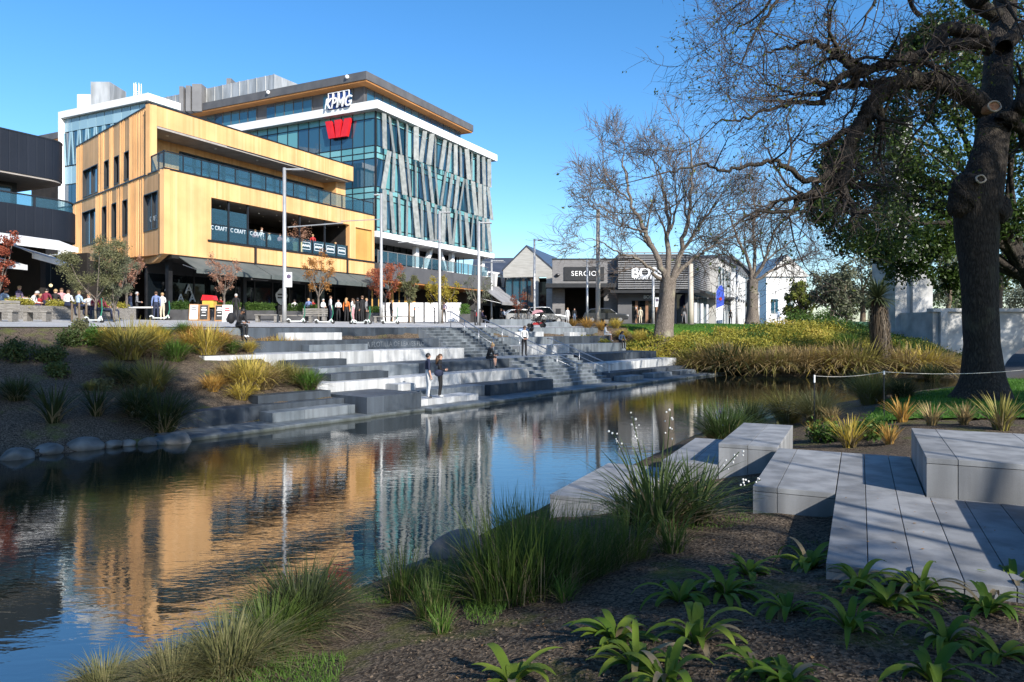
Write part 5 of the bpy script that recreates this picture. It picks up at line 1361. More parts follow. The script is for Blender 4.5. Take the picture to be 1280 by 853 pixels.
# --- sunlit and shaded planted bank on the far side
TL = 'tussocks on the planted bank left of the steps'
bank = [
 (131, 432, 24, 'gold', 'golden tussock beside the pale leafed shrub at the top of the bank'),
 (146, 440, 30, 'gold', 'bright golden tussock below the olive trees, half shadowed'),
 (160, 449, 46, 'olive', 'tall olive brown tussock in the shadow streak at the top of the bank'),
 (172, 434, 26, 'gold', 'golden tussock between the tall olive one and the promenade edge'),
 (186, 424, 22, 'gold', 'small golden tussock against the promenade edge below the table'),
 (199, 436, 26, 'gold', 'golden tussock left of the bright green tussock'),
 (206, 422, 14, 'green', 'little green tuft right under the promenade edge'),
 (219, 451, 27, 'green', 'bright green tussock alone on the bare upper bank'),
 (229, 418, 16, 'green', 'small green tuft below the sandwich boards'),
 (238, 438, 24, 'orange', 'orange brown tussock left of the large golden mound'),
 (258, 443, 36, 'gold', 'large golden mound on the shoulder above the white wall block'),
 (245, 424, 20, 'orange', 'orange tussock behind the large golden mound'),
 (274, 438, 26, 'orange', 'orange tussock on the right flank of the large golden mound'),
 (290, 441, 18, 'green', 'green tussock beside the man with the backpack'),
 (312, 440, 15, 'gold', 'small golden tuft alone in the bed below the seated man'),
 (333, 441, 19, 'orange', 'orange tussock at the near end of the small stone edged bed'),
 (348, 441, 20, 'gold', 'golden tussock in the middle of the small stone edged bed'),
 (360, 440, 18, 'orange', 'orange brown tussock third along the small stone edged bed'),
 (374, 438, 15, 'orange', 'last small orange tussock of the small stone edged bed'),
 (266, 489, 22, 'orange', 'small orange tuft alone on the bare slope below the white wall'),
 (286, 478, 26, 'brown', 'brown tussock at the upper corner of the lower bed under the white wall'),
 (304, 474, 28, 'olive', 'olive tussock under the white wall left of the brightest golden one'),
 (313, 487, 40, 'gold', 'brightest golden tussock of the lower bed under the white wall'),
 (303, 500, 22, 'gold', 'golden tussock at the dark slab, lowest of the lower bed'),
 (330, 486, 30, 'brown', 'brown tussock right of the brightest golden one'),
 (351, 477, 26, 'olive', 'olive tussock in the middle of the lower bed'),
 (369, 479, 24, 'olive', 'olive tussock beside the last green one of the lower bed'),
 (386, 487, 26, 'green', 'green tussock at the stone end of the lower bed'),
 (140, 470, 20, 'olive', 'small olive tuft in the shade half way down the bank'),
 (158, 480, 34, 'dark', 'dark tussock under the tall olive one, in shade'),
 (112, 488, 12, 'olive', 'tiny olive tuft on the shaded soil'),
 (190, 490, 40, 'olive', 'olive tussock above the largest shaded clump'),
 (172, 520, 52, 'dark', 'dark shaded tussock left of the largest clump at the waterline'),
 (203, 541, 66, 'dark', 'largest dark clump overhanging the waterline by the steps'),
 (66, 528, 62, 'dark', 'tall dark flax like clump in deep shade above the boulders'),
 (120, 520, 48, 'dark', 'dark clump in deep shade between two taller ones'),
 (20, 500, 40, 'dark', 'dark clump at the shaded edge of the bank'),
]
for (x, y, h, k, lab) in bank:
    p, hm = hpx(x, y, h)
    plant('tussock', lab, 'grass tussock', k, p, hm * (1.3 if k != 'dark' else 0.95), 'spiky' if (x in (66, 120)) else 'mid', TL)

def shrub(name, label, cat, p, rx, rz_, n, leaf, m, group=None, stems=5, per=7, wood=None, seed=0):
    """low bush: leaves through an ellipsoid plus stems"""
    rs = np.random.RandomState(seed + int(abs(p[0]) * 100) % 977)
    e = empty(name, p, label, cat, group)
    u = rs.normal(0, 1, (n, 3)); u /= np.linalg.norm(u, axis=1)[:, None]
    rad = rs.uniform(0.35, 1.0, n) ** 0.6
    lump = 0.75 + 0.35 * np.sin(u[:, 0] * 5 + seed) * np.cos(u[:, 1] * 4 + seed) + 0.15 * np.sin(u[:, 2] * 9)
    c = u * (rad * lump)[:, None] * np.array([rx, rx, rz_]) + np.array([0, 0, rz_ * 0.85])
    c[:, 2] = np.abs(c[:, 2])
    V, Q = leaves_at(c + np.array(p), per, leaf, leaf * 0.9, rs)
    np_mesh('foliage', V, Q, m, e)
    mb = MB()
    for k in range(stems):
        t = 2 * PI * k / stems; mb.tube([p, Vector(p) + Vector((rx * 0.3 * math.cos(t), rx * 0.3 * math.sin(t), rz_ * 0.6)), Vector(p) + Vector((rx * 0.6 * math.cos(t), rx * 0.6 * math.sin(t), rz_ * 1.2))], [0.03, 0.02, 0.008], 5)
    mb.build('stems', wood or M_BARK, e)
    return e
def barkmat(name, c1, c2, sc_=7, b=0.02, st=(1, 1, 0.3)):
    """furrowed bark: long plates split by dark cracks, with lichen patches"""
    m, nt, N, L, bs = nodes_of(name)
    ge = N.new('ShaderNodeNewGeometry'); mp = N.new('ShaderNodeMapping'); mp.inputs['Scale'].default_value = st; L.new(ge.outputs['Position'], mp.inputs['Vector'])
    wn_ = N.new('ShaderNodeTexNoise'); wn_.inputs['Scale'].default_value = sc_ * 0.5; wn_.inputs['Detail'].default_value = 4; L.new(mp.outputs['Vector'], wn_.inputs['Vector'])
    va = N.new('ShaderNodeVectorMath'); va.operation = 'MULTIPLY_ADD'; va.inputs[1].default_value = (0.25, 0.25, 0.25); L.new(wn_.outputs['Color'], va.inputs[0]); L.new(mp.outputs['Vector'], va.inputs[2])
    vo = N.new('ShaderNodeTexVoronoi'); vo.feature = 'DISTANCE_TO_EDGE'; vo.inputs['Scale'].default_value = sc_ * 2.6; L.new(va.outputs[0], vo.inputs['Vector'])
    fi = N.new('ShaderNodeTexNoise'); fi.inputs['Scale'].default_value = sc_ * 5; fi.inputs['Detail'].default_value = 6; L.new(mp.outputs['Vector'], fi.inputs['Vector'])
    mr = N.new('ShaderNodeMapRange'); mr.inputs['From Max'].default_value = 0.42; L.new(vo.outputs['Distance'], mr.inputs['Value'])
    ad = N.new('ShaderNodeMath'); ad.operation = 'MULTIPLY_ADD'; ad.inputs[1].default_value = 0.35; L.new(mr.outputs['Result'], ad.inputs[0])
    a2 = N.new('ShaderNodeMath'); a2.operation = 'MULTIPLY'; a2.inputs[1].default_value = 0.8; L.new(fi.outputs['Fac'], a2.inputs[0]); L.new(a2.outputs[0], ad.inputs[2])
    cr = N.new('ShaderNodeValToRGB'); cr.color_ramp.elements[0].position = 0.2; cr.color_ramp.elements[1].position = 0.9; cr.color_ramp.elements[0].color = c4(c1); cr.color_ramp.elements[1].color = c4(c2); L.new(ad.outputs[0], cr.inputs['Fac'])
    li = N.new('ShaderNodeTexNoise'); li.inputs['Scale'].default_value = 1.4; li.inputs['Detail'].default_value = 5; L.new(ge.outputs['Position'], li.inputs['Vector'])
    lr = N.new('ShaderNodeMapRange'); lr.inputs['From Min'].default_value = 0.58; lr.inputs['From Max'].default_value = 0.7; lr.inputs['To Max'].default_value = 0.45; L.new(li.outputs['Fac'], lr.inputs['Value'])
    mx = N.new('ShaderNodeMix'); mx.data_type = 'RGBA'; mx.inputs[7].default_value = c4((c2[0] * 1.25, c2[1] * 1.4, c2[2] * 1.15)); L.new(lr.outputs['Result'], mx.inputs[0]); L.new(cr.outputs['Color'], mx.inputs[6]); L.new(mx.outputs[2], bs.inputs['Base Color'])
    bp = N.new('ShaderNodeBump'); bp.inputs['Strength'].default_value = 0.9; bp.inputs['Distance'].default_value = b; L.new(ad.outputs[0], bp.inputs['Height']); L.new(bp.outputs['Normal'], bs.inputs['Normal'])
    setp(bs, Roughness=0.92); bs.inputs['Specular IOR Level'].default_value = 0.15
    return m
M_BARK = barkmat('twig_bark', (0.10, 0.075, 0.055), (0.20, 0.155, 0.115))
M_BARKD = barkmat('dark_bark', (0.010, 0.009, 0.008), (0.075, 0.064, 0.054), 6, 0.06, (1, 1, 0.3))
M_BARKG = barkmat('grey_bark', (0.085, 0.07, 0.06), (0.27, 0.23, 0.19), 4, 0.06)
M_TWIG = pmat('twigs', (0.042, 0.032, 0.026), (0.085, 0.065, 0.052), 3, 0.9, world=True)
M_TWIGG = pmat('twigs_grey', (0.07, 0.055, 0.045), (0.135, 0.105, 0.085), 3, 0.9, world=True)
LM = {
 'shrub': leafmat('shrub_leaf', (0.035, 0.06, 0.018), (0.10, 0.13, 0.04), 0.3),
 'bright': leafmat('bright_leaf', (0.05, 0.14, 0.02), (0.13, 0.24, 0.05), 0.35),
 'olive': leafmat('olive_leaf', (0.09, 0.10, 0.045), (0.20, 0.20, 0.10), 0.3),
 'red': leafmat('red_leaf', (0.25, 0.05, 0.035), (0.42, 0.15, 0.08), 0.4),
 'orange': leafmat('orange_leaf', (0.30, 0.13, 0.03), (0.48, 0.25, 0.08), 0.4),
 'yellow': leafmat('yellow_leaf', (0.30, 0.24, 0.03), (0.45, 0.36, 0.06), 0.4),
 'ever': leafmat('evergreen_leaf', (0.014, 0.034, 0.008), (0.075, 0.125, 0.022), 0.35, 0.4, spec=0.4),
 'hedge': leafmat('hedge_leaf', (0.035, 0.085, 0.018), (0.10, 0.17, 0.03), 0.3),
 'cover': leafmat('golden_cover', (0.22, 0.22, 0.03), (0.48, 0.42, 0.08), 0.4),
 'sage': leafmat('sage_leaf', (0.10, 0.115, 0.07), (0.22, 0.23, 0.15), 0.3),
 'willow': leafmat('willow_leaf', (0.13, 0.17, 0.03), (0.26, 0.28, 0.06), 0.4),
 'pink': leafmat('pinkish_leaf', (0.30, 0.15, 0.10), (0.42, 0.24, 0.16), 0.4),
}
for (x, y, w, h, m, lab) in [
 (88, 432, 30, 20, 'shrub', 'low grey green bush at the top of the shaded bank'), (117, 432, 16, 22, 'bright', 'pale bright leafed shrub at the top of the bank'),
 (62, 452, 36, 16, 'shrub', 'spreading dull bush on the shaded upper bank'), (20, 452, 40, 26, 'shrub', 'dark bush under the pale promenade edge'), (100, 418, 16, 16, 'olive', 'small olive bush against the promenade edge'),
 (72, 470, 20, 14, 'shrub', 'thin twiggy shrub below the spreading dull bush'), (128, 486, 16, 8, 'olive', 'flat olive bush on the shaded soil')]:
    p, hm = hpx(x, y, h); wm = w * p.y / F_PX
    shrub('shrub', lab, 'shrub', p, wm / 2 * 1.2, hm / 2 * 1.1, 220, 0.09, LM[m], 'bushes on the planted bank', seed=x)

# --- right bank: golden ground cover in one mass, tussocks and shrubs one by one
def scatter(quad, n, f, rs):
    q = [np.array(p, dtype=float) for p in quad]
    u, v = rs.uniform(0, 1, n), rs.uniform(0, 1, n)
    return q[0] * ((1 - u) * (1 - v))[:, None] + q[1] * (u * (1 - v))[:, None] + q[2] * (u * v)[:, None] + q[3] * ((1 - u) * v)[:, None]
rs = np.random.RandomState(21)
XY = np.concatenate([scatter([(12.5, 49.6), (33, 48.6), (35, 56), (12.5, 52.4)], 2600, None, rs), scatter([(8.6, 49.4), (13, 49.5), (13, 52.3), (8.4, 51.8)], 260, None, rs)])
keep = vnoise(XY[:, 0], XY[:, 1], 0.55, 9) > 0.12
XY = XY[keep]; XY = XY[hgt_np(XY[:, 0], XY[:, 1]) > 0.6]; Zc = hgt_np(XY[:, 0], XY[:, 1])
hh = 0.25 + 0.5 * vnoise(XY[:, 0], XY[:, 1], 0.6, 12)
C = np.stack([XY[:, 0], XY[:, 1], Zc + hh * rs.uniform(0.2, 1.0, len(XY))], -1)
V, Q = leaves_at(C, 26, 0.15, (0.32, 0.32, 0.12), rs)
sel = vnoise(C[:, 0], C[:, 1], 0.45, 41) + 0.5 * vnoise(C[:, 0], C[:, 1], 1.7, 42) + rs.normal(0, .08, len(C))
mi = np.repeat(np.where(sel > 0.98, 1, np.where(sel < 0.52, 2, 0)), 26)
tag(np_mesh('ground_cover', V, Q, [LM['cover'], GM['gold'], LM['hedge']], mi=mi), 'golden green ground cover spreading along the sunlit right bank', 'ground cover', kind='stuff')
GB = 'tussocks along the waterline of the right bank'
wl = [
 (778, 424, 16, 'gold', 'golden shrub like tussock right behind the seated pair'), (800, 428, 18, 'gold', 'golden tussock on the dry slope right of the seated pair'), (752, 412, 13, 'orange', 'orange tussock at the top of the slope above the white bench slab'),
 (734, 410, 13, 'orange', 'orange tussock beside the promenade end'), (716, 408, 12, 'orange', 'first orange tussock by the end of the steps'), (770, 410, 13, 'gold', 'golden tussock at the edge of the lawn'),
 (795, 440, 16, 'green', 'green spiky tuft on the dry slope near the seated pair'), (822, 447, 15, 'gold', 'small golden tuft in the middle of the dry slope'), (848, 432, 16, 'gold', 'golden tussock in the upper middle of the dry slope'),
 (815, 458, 16, 'green', 'green tuft by the end of the second tier of steps'), (862, 448, 14, 'green', 'small green tuft low on the dry slope'), (880, 440, 18, 'brown', 'brown tussock at the upper edge of the waterline row'),
 (845, 465, 22, 'dark', 'dark tussock at the end of the apron slabs'), (868, 468, 34, 'olive', 'olive tussock first in the waterline row'), (893, 471, 40, 'brown', 'brown tussock second in the waterline row, shaggy'),
 (915, 472, 44, 'dark', 'dark hollow tussock third in the waterline row'), (938, 473, 42, 'brown', 'large brown tussock in the waterline row below the ground cover'), (962, 474, 40, 'olive', 'olive tussock in the waterline row, left of the dark gap'),
 (985, 475, 40, 'brown', 'brown tussock in the waterline row, right of the dark gap'), (1008, 476, 44, 'brown', 'tall brown tussock in the waterline row'), (1030, 474, 36, 'gold', 'golden tussock in the waterline row left of the cabbage tree'),
 (1050, 470, 46, 'brown', 'brown tussock behind the golden one by the cabbage tree'), (1075, 468, 46, 'olive', 'olive tussock at the foot of the cabbage tree'), (1130, 470, 42, 'brown', 'brown tussock right of the cabbage tree'),
 (1155, 470, 44, 'gold', 'golden brown tussock below the memorial'), (1180, 470, 40, 'brown', 'brown tussock between memorial and large bare tree'), (905, 448, 26, 'brown', 'brown tussock in the upper row under the ground cover'),
 (940, 450, 26, 'olive', 'olive tussock in the upper row under the ground cover'), (980, 452, 26, 'brown', 'brown tussock in the upper row, middle'), (1020, 450, 26, 'brown', 'brown tussock in the upper row near the cabbage tree'), (1140, 446, 24, 'green', 'green leafy tussock at the foot of the memorial'), (1060, 436, 22, 'green', 'green tussock near the low white garden wall'),
]
for (x, y, h, k, lab) in wl:
    p = GP(x, min(y, 466)); hm = h * p.y / F_PX
    plant('tussock', lab, 'grass tussock', k, p, hm * random.uniform(1.0, 1.3), 'mound' if y > 440 else 'mid', GB, wide=1.0)
for (x, y, w, h, m, lab) in [(1000, 404, 46, 22, 'hedge', 'dark green bush at the far end of the ground cover'), (1030, 402, 44, 26, 'hedge', 'dark bush before the grey leaved tree'), (730, 402, 18, 8, 'cover', 'golden clump at the lawn corner by the two poles'), (755, 402, 16, 8, 'cover', 'golden clump on the lawn corner nearest the bare tree'), (1075, 428, 60, 18, 'hedge', 'green hedge by the low white garden wall')]:
    p = P(x, y, 58 if x > 900 else 50); p.z = hgt(p.x, p.y); k = p.y / F_PX
    shrub('shrub', lab, 'shrub', p, w * k / 2, h * k / 2, 260, 0.16, LM[m], 'bushes on the right bank', seed=x)

# --- near bank
NBK = 'rushes and tussocks on the near bank'
near = [
 (505, 748, 74, 'rush', 'rush', 'short rush clump nearest the wet mossy shore'), (540, 772, 62, 'rush', 'rush', 'low rush clump in front of the dark rock'), (558, 752, 64, 'rush', 'rush', 'rush clump right of the dark rock'),
 (612, 748, 104, 'rush', 'rush', 'tall rush clump third from the dark rock'), (635, 752, 138, 'rush', 'rush', 'tallest dark rush clump, middle of the rushes'), (672, 745, 128, 'rush', 'rush', 'tall rush clump right of the tallest one'),
 (712, 732, 100, 'rush', 'rush', 'rush clump before the flat waterline slab'), (748, 716, 86, 'rush', 'rush', 'dark rush clump left of the drooping iris tussock'), (785, 700, 78, 'rush', 'rush', 'rush clump under the drooping iris tussock'),
 (655, 712, 100, 'rush', 'rush', 'rush clump standing behind the tallest, at the water'), (655, 708, 84, 'rush', 'rush', 'rush clump at the water behind the dark rock'), (690, 700, 60, 'rush', 'rush', 'rush clump at the water before the flat slab'),
 (822, 668, 108, 'lib', 'strap', 'large drooping iris tussock left of the stone wing'), (868, 655, 80, 'lib', 'strap', 'drooping iris tussock touching the stone wing'), (785, 655, 52, 'rush', 'strap', 'arching strap tussock at the end of the flat slab'), (840, 690, 60, 'rush', 'small', 'short grass tuft under the drooping iris tussock'),
 (552, 792, 44, 'green', 'small', 'small bright grass tuft on the gravel edge'), (706, 752, 42, 'green', 'small', 'small grass tuft with reddish base at the edge of the rushes'),
 (130, 868, 56, 'straw', 'fine', 'straw coloured tussock at the corner of the bank, lowest'), (215, 862, 66, 'straw', 'fine', 'pale fine tussock hanging over the blue water'), (285, 850, 88, 'straw', 'fine', 'big fine tussock in the middle of the corner group'),
 (335, 818, 78, 'rush', 'fine', 'green fine tussock behind the big one of the corner group'), (376, 792, 92, 'dark', 'fine', 'dark rounded tussock furthest out in the corner group'), (398, 772, 64, 'dark', 'fine', 'small dark tussock at the tip of the bank'),
 (905, 560, 62, 'lib', 'fine', 'drooping tussock beside the stone block at the water'), (935, 540, 44, 'dark', 'fine', 'low dark tussock behind the stone block'), (985, 530, 46, 'olive', 'fine', 'feathery olive tussock at the water behind the stone block'), (1022, 528, 46, 'straw', 'fine', 'feathery straw tussock at the water near the rope post'),
 (1090, 505, 46, 'olive', 'fine', 'round drooping tussock under the rope'), (1128, 500, 30, 'dark', 'fine', 'dark tussock between the rope and the lawn'), (1165, 478, 26, 'dark', 'fine', 'dark tussock left of the large trunk'),
 (1062, 560, 44, 'gold', 'spiky', 'yellowish spiky tuft behind the stone wing'), (1020, 552, 26, 'gold', 'spiky', 'small yellow tuft at the corner of the planted bed'), (1112, 556, 30, 'orange', 'spiky', 'orange spiky tuft beside the tall seat block'), (1128, 528, 34, 'orange', 'spiky', 'orange spiky tuft at the edge of the lawn'), (1165, 532, 32, 'brown', 'spiky', 'brownish spiky tuft behind the tall seat block'), (1205, 530, 30, 'brown', 'spiky', 'thin brown tuft behind the tall seat block, below the trunk'), (1252, 538, 50, 'olive', 'spiky', 'large spiky tuft at the far edge of the tall seat block'), (1040, 528, 24, 'brown', 'spiky', 'brown tuft at the lawn corner'), (975, 550, 24, 'straw', 'spiky', 'pale tuft on the stones by the bed'),
]
for (x, y, h, k, sh, lab) in near:
    p, hm = hpx(x, y, h)
    plant('rush_clump' if sh == 'rush' else 'tussock', lab, 'rush clump' if sh == 'rush' else 'grass tussock', k, p, hm * (1.15 if sh in ('rush', 'small', 'spiky') else 1.2), sh, NBK, wide=0.85 if sh == 'rush' else 0.95)
for (x, y, w, h, lab) in [(1035, 552, 50, 26, 'dark green leafy clump in the bed behind the stone wing'), (1090, 548, 54, 26, 'bright leafy clump in the bed beside the yellow tuft')]:
    p, hm = hpx(x, y, h); wm = w * p.y / F_PX
    shrub('leafy_clump', lab, 'leafy plant', p, wm / 2, hm / 2, 150, 0.07, LM['hedge'], 'leafy clumps behind the stone wing', seed=x)

# strap leaved lilies in the mulch
def lily_mesh(seed, n=17):
    rs_ = np.random.RandomState(seed); Vs, Qs = [], []; off = 0
    for i in range(n):
        ph = i * 2.4 + rs_.uniform(-.4, .4); L = rs_.uniform(0.17, 0.37); w = rs_.uniform(0.030, 0.055); up = rs_.uniform(0.15, 1.05); tip = rs_.uniform(0.8, 2.3); ph += rs_.uniform(-.5, .5)
        t = np.linspace(0, 1, 9); ang = up + 0.35 - (up + tip) * t ** 1.3
        ds = L / 8
        r = np.concatenate([[0.015], 0.015 + np.cumsum(np.cos(ang[:-1]) * ds)]); z = np.concatenate([[0], np.cumsum(np.sin(ang[:-1]) * ds)])
        ww = w * np.sin(np.clip(t * 0.86 + 0.14, 0, 1) * PI) ** 0.7 + 0.004
        ca, sa = math.cos(ph), math.sin(ph)
        cx, cy = r * ca, r * sa
        ed = 0.35 * ww / 2
        l = np.stack([cx - sa * ww / 2, cy + ca * ww / 2, z + ed], -1); m_ = np.stack([cx, cy, z], -1); q = np.stack([cx + sa * ww / 2, cy - ca * ww / 2, z + ed], -1)
        V = np.stack([l, m_, q], 1).reshape(-1, 3); k = np.arange(8) * 3
        Q = np.concatenate([np.stack([k, k + 1, k + 4, k + 3], -1), np.stack([k + 1, k + 2, k + 5, k + 4], -1)]) + off
        Vs.append(V); Qs.append(Q); off += len(V)
    return np.concatenate(Vs), np.concatenate(Qs)
lil = [(770, 802, 'lily with pale tips at the gravel edge'), (872, 806, 'spreading lily in the sun left of the yellowing one'), (795, 838, 'broad lily with yellowing tips below the pale tipped one'), (835, 862, 'lily cut by the lower picture edge'),
 (945, 840, 'lily with one long yellowing leaf, sunlit'), (905, 744, 'sunlit lily near the gravel, upper row'), (850, 752, 'shaded lily left of the sunlit upper one'), (936, 718, 'small shaded lily at the top of the bed'), (1062, 792, 'sunlit lily alone below the stone deck'),
 (1150, 744, 'small lily at the edge of the stone deck'), (1182, 806, 'large shaded lily below the deck corner'), (1165, 852, 'sunlit lily at the lower picture edge, below the deck'), (1110, 760, 'shaded lily close to the deck edge'), (985, 765, 'shaded lily in the middle of the bed'),
 (1012, 712, 'shaded lily beside the stone deck corner'), (1075, 735, 'shaded lily under the deck edge'), (1235, 768, 'shaded lily at the far side of the bed'), (1268, 742, 'sunlit lily beside the far deck corner'), (640, 856, 'lily alone on the bare gravel'), (985, 860, 'lily tip at the lower edge between two larger lilies'), (1250, 820, 'dark shaded lily at the corner of the bed')]
LMESH = []
for i, (x, y, lab) in enumerate(lil):
    p = GP(x, y); k = i % 7
    if len(LMESH) <= k:
        V, Q = lily_mesh(k + 30, [24, 17, 28, 21, 13, 26, 18][k]); md = np.repeat((np.random.RandomState(k).uniform(0, 1, len(Q) // 16) < 0.10).astype(int), 16); o = np_mesh('lily_plant', V, Q, [GM['lily'], GM['thatch']], mi=md, smooth=True); LMESH.append(o.data)
    else:
        o = bpy.data.objects.new('lily_plant', LMESH[k]); col.objects.link(o)
    s = random.uniform(0.95, 1.35); o.location = (p.x, p.y, p.z - 0.01); o.rotation_euler = (0, 0, random.uniform(0, 6.28)); o.scale = (s, s, s * random.uniform(0.8, 1.15))
    tag(o, lab, 'lily plant', 'strap leaved lilies in the bark mulch')

# white flower stems of the iris
M_PETAL = pmat('white_petal', (0.72, 0.70, 0.66), (0.8, 0.79, 0.75), 20, 0.6)
for i, (x0, y0, x1, y1, lab) in enumerate([(800, 640, 766, 540, 'flower stem leaning over the water'), (812, 640, 790, 520, 'tall white flower stem before the stone block'), (868, 650, 924, 565, 'flower stem arching toward the stone wing'), (872, 655, 951, 600, 'low flower stem with white blooms over the stone wing'), (830, 640, 838, 515, 'upright white flower stem against the drooping tussock')]):
    p = GP(830 if i != 4 else 822, 660); Yb = p.y
    a, b = P(x0, y0, Yb), P(x1, y1, Yb - 0.3)
    e = empty('flower_stem', a, 'white ' + lab if 'white' not in lab else lab, 'flower stem', 'white flower stems of the iris')
    c = (a + b) / 2 + Vector((0, 0, 0.12)); mb = MB(); mb.tube([a, c, b], [0.008, 0.007, 0.005], 5); mb.build('stem', GM['lib'], e)
    mb = MB()
    for k in range(9):
        q = c.lerp(b, 0.35 + 0.65 * k / 8) + Vector((random.uniform(-.05, .05), random.uniform(-.05, .05), random.uniform(-.01, .05))); mb.ball(q, random.uniform(0.009, 0.016), 6, 4)
    mb.build('blossoms', M_PETAL, e)

# boulders
def boulder(p, r, label, m, group, seed, flat=0.6):
    rs_ = random.Random(seed); bm = bmesh.new(); bmesh.ops.create_icosphere(bm, subdivisions=3, radius=1.0)
    cuts = [(Vector((rs_.gauss(0, 1), rs_.gauss(0, 1), rs_.gauss(0, 0.7))).normalized(), rs_.uniform(0.62, 0.85)) for _ in range(9)]
    for v in bm.verts:
        for n, d in cuts:
            k = v.co.dot(n)
            if k > d: v.co -= n * (k - d) * 0.85
        v.co += Vector((math.sin(v.co.y * 5 + seed), math.sin(v.co.z * 4), math.sin(v.co.x * 6))) * 0.025
        v.co.x *= r * 1.15; v.co.y *= r; v.co.z *= r * flat
    me_ = bpy.data.meshes.new('boulder'); bm.to_mesh(me_); bm.free(); me_.materials.append(m)
    me_.polygons.foreach_set('use_smooth', [True] * len(me_.polygons))
    o = bpy.data.objects.new('boulder', me_); col.objects.link(o); o.location = p; o.rotation_euler = (0, 0, rs_.uniform(0, 6))
    return tag(o, label, 'boulder', group)
M_ROCK = pmat('river_rock', (0.07, 0.068, 0.062), (0.21, 0.20, 0.18), 1.7, 0.8, bump=0.02, bscale=6)
for i, (x, y, w, lab) in enumerate([(62, 565, 38, 'shaded round boulder at the waterline, second from the picture edge'), (108, 560, 46, 'broad flat boulder at the waterline in deep shade'), (22, 572, 40, 'dim boulder at the picture edge by the water'), (142, 558, 24, 'small dark boulder between the broad one and the pale ones'), (161, 556, 20, 'small pale boulder left of the steps'), (187, 555, 26, 'pale wedge shaped boulder near the apron slabs'), (222, 552, 40, 'largest pale boulder touching the apron slabs')]):
    p = G(x, y, 0.02); boulder((p.x, p.y, 0.05), w * p.y / F_PX / 2 * 0.9, lab, M_ROCK, 'boulders under the planted bank', 40 + i)
p = G(568, 690, 0.1); boulder((p.x, p.y, 0.14), 0.36, 'dark broken rock rising from the water at the near rushes', M_ROCK, 'rocks at the near rushes', 71, 0.8)
p = G(528, 706, 0.05); boulder((p.x, p.y, 0.0), 0.22, 'half drowned rock left of the dark broken one', M_ROCK, 'rocks at the near rushes', 72, 0.5)

# loose bark chips and grit of the foreground, short grass of the lawn and moss by the shore
rs = np.random.RandomState(8)
XY = np.concatenate([scatter([(-1.6, 3.0), (3.6, 2.7), (4.6, 7.6), (-0.6, 7.2)], 9000, None, rs), scatter([(0.2, 3.0), (3.8, 2.8), (3.4, 5.4), (0.6, 5.4)], 6000, None, rs)])
rel = XY - np.array([NA.x, NA.y]); uu = rel @ np.array([NE2.x, NE2.y]); vv = rel @ np.array([NE1.x, NE1.y])
XY = XY[~((uu > -0.05) & (vv > -0.03))]
C = np.stack([XY[:, 0], XY[:, 1], hgt_np(XY[:, 0], XY[:, 1]) + 0.006], -1)
V, Q = leaves_at(C, 1, 0.019, (0.0, 0.0, 0.004), rs, flat=0.0, aspect=0.6)
V[:, 2] = np.repeat(C[:, 2], 4) + (V[:, 2] - np.repeat(C[:, 2], 4)) * 0.35 + 0.004
k = rs.choice(len(C), 4200, replace=False); V2, Q2 = leaves_at(C[k[:2600]], 1, 0.042, 0.0, rs, flat=0.0, aspect=0.5); V3_, Q3 = leaves_at(C[k[2600:]], 1, 0.085, 0.0, rs, flat=0.0, aspect=0.07)
z2 = np.repeat(C[k][:, 2], 4); VV = np.concatenate([V2, V3_]); VV[:, 2] = z2 + np.abs(VV[:, 2] - z2) * 0.3 + 0.003
V = np.concatenate([V, VV]); Q = np.arange(len(V)).reshape(-1, 4)
tag(np_mesh('bark_chips', V, Q, leafmat('bark_chip', (0.035, 0.025, 0.018), (0.20, 0.15, 0.105), 0.0, 0.9)), 'loose bark chips and grit over the soil', 'bark chips', kind='stuff')
def lawn_blades(name, quad, n, h, w, m, label, rs, sel=None):
    XY = scatter(quad, n, None, rs)
    if sel is not None: XY = XY[sel(XY)]
    n = len(XY); Z = hgt_np(XY[:, 0], XY[:, 1]) + 0.03
    ph = rs.uniform(0, 6.28, n); hh = h * rs.uniform(0.5, 1.2, n); lean = rs.normal(0, 0.4, (n, 2)) * hh[:, None]
    a = np.stack([XY[:, 0] - np.cos(ph) * w, XY[:, 1] - np.sin(ph) * w, Z], -1); b = np.stack([XY[:, 0] + np.cos(ph) * w, XY[:, 1] + np.sin(ph) * w, Z], -1)
    c = np.stack([XY[:, 0] + lean[:, 0], XY[:, 1] + lean[:, 1], Z + hh], -1)
    V = np.stack([a, b, c], 1).reshape(-1, 3)
    tag(np_mesh(name, V, np.arange(3 * n).reshape(-1, 3), m), label, 'grass', kind='stuff')
M_GR = leafmat('lawn_blade', (0.035, 0.11, 0.012), (0.09, 0.20, 0.025), 0.3)
lawn_blades('lawn_grass', [(7.6, 15.6), (22, 11), (36, 30), (13.6, 25.6)], 42000, 0.10, 0.012, M_GR, 'short lawn grass round the large bare tree', rs)
lawn_blades('far_lawn_grass', [(9.0, 52.6), (33, 55), (42, 68), (7.6, 62)], 16000, 0.12, 0.03, M_GR, 'short lawn grass under the two bare trees', rs)
lawn_blades('shore_moss_grass', [(-3.6, 4.4), (-0.6, 3.4), (0.4, 8.4), (-1.6, 8.4)], 26000, 0.05, 0.004, GM['green'], 'mossy short grass along the near shore', rs, sel=lambda q: vnoise(q[:, 0], q[:, 1], 1.3, 31) > 0.42)
lawn_blades('gravel_weeds', [(0.3, 7.0), (3.0, 7.0), (3.4, 10.5), (1.2, 10.5)], 5000, 0.03, 0.004, GM['green'], 'thin moss and weeds on the gravel by the stone wing', rs, sel=lambda q: vnoise(q[:, 0], q[:, 1], 1.6, 33) > 0.6)

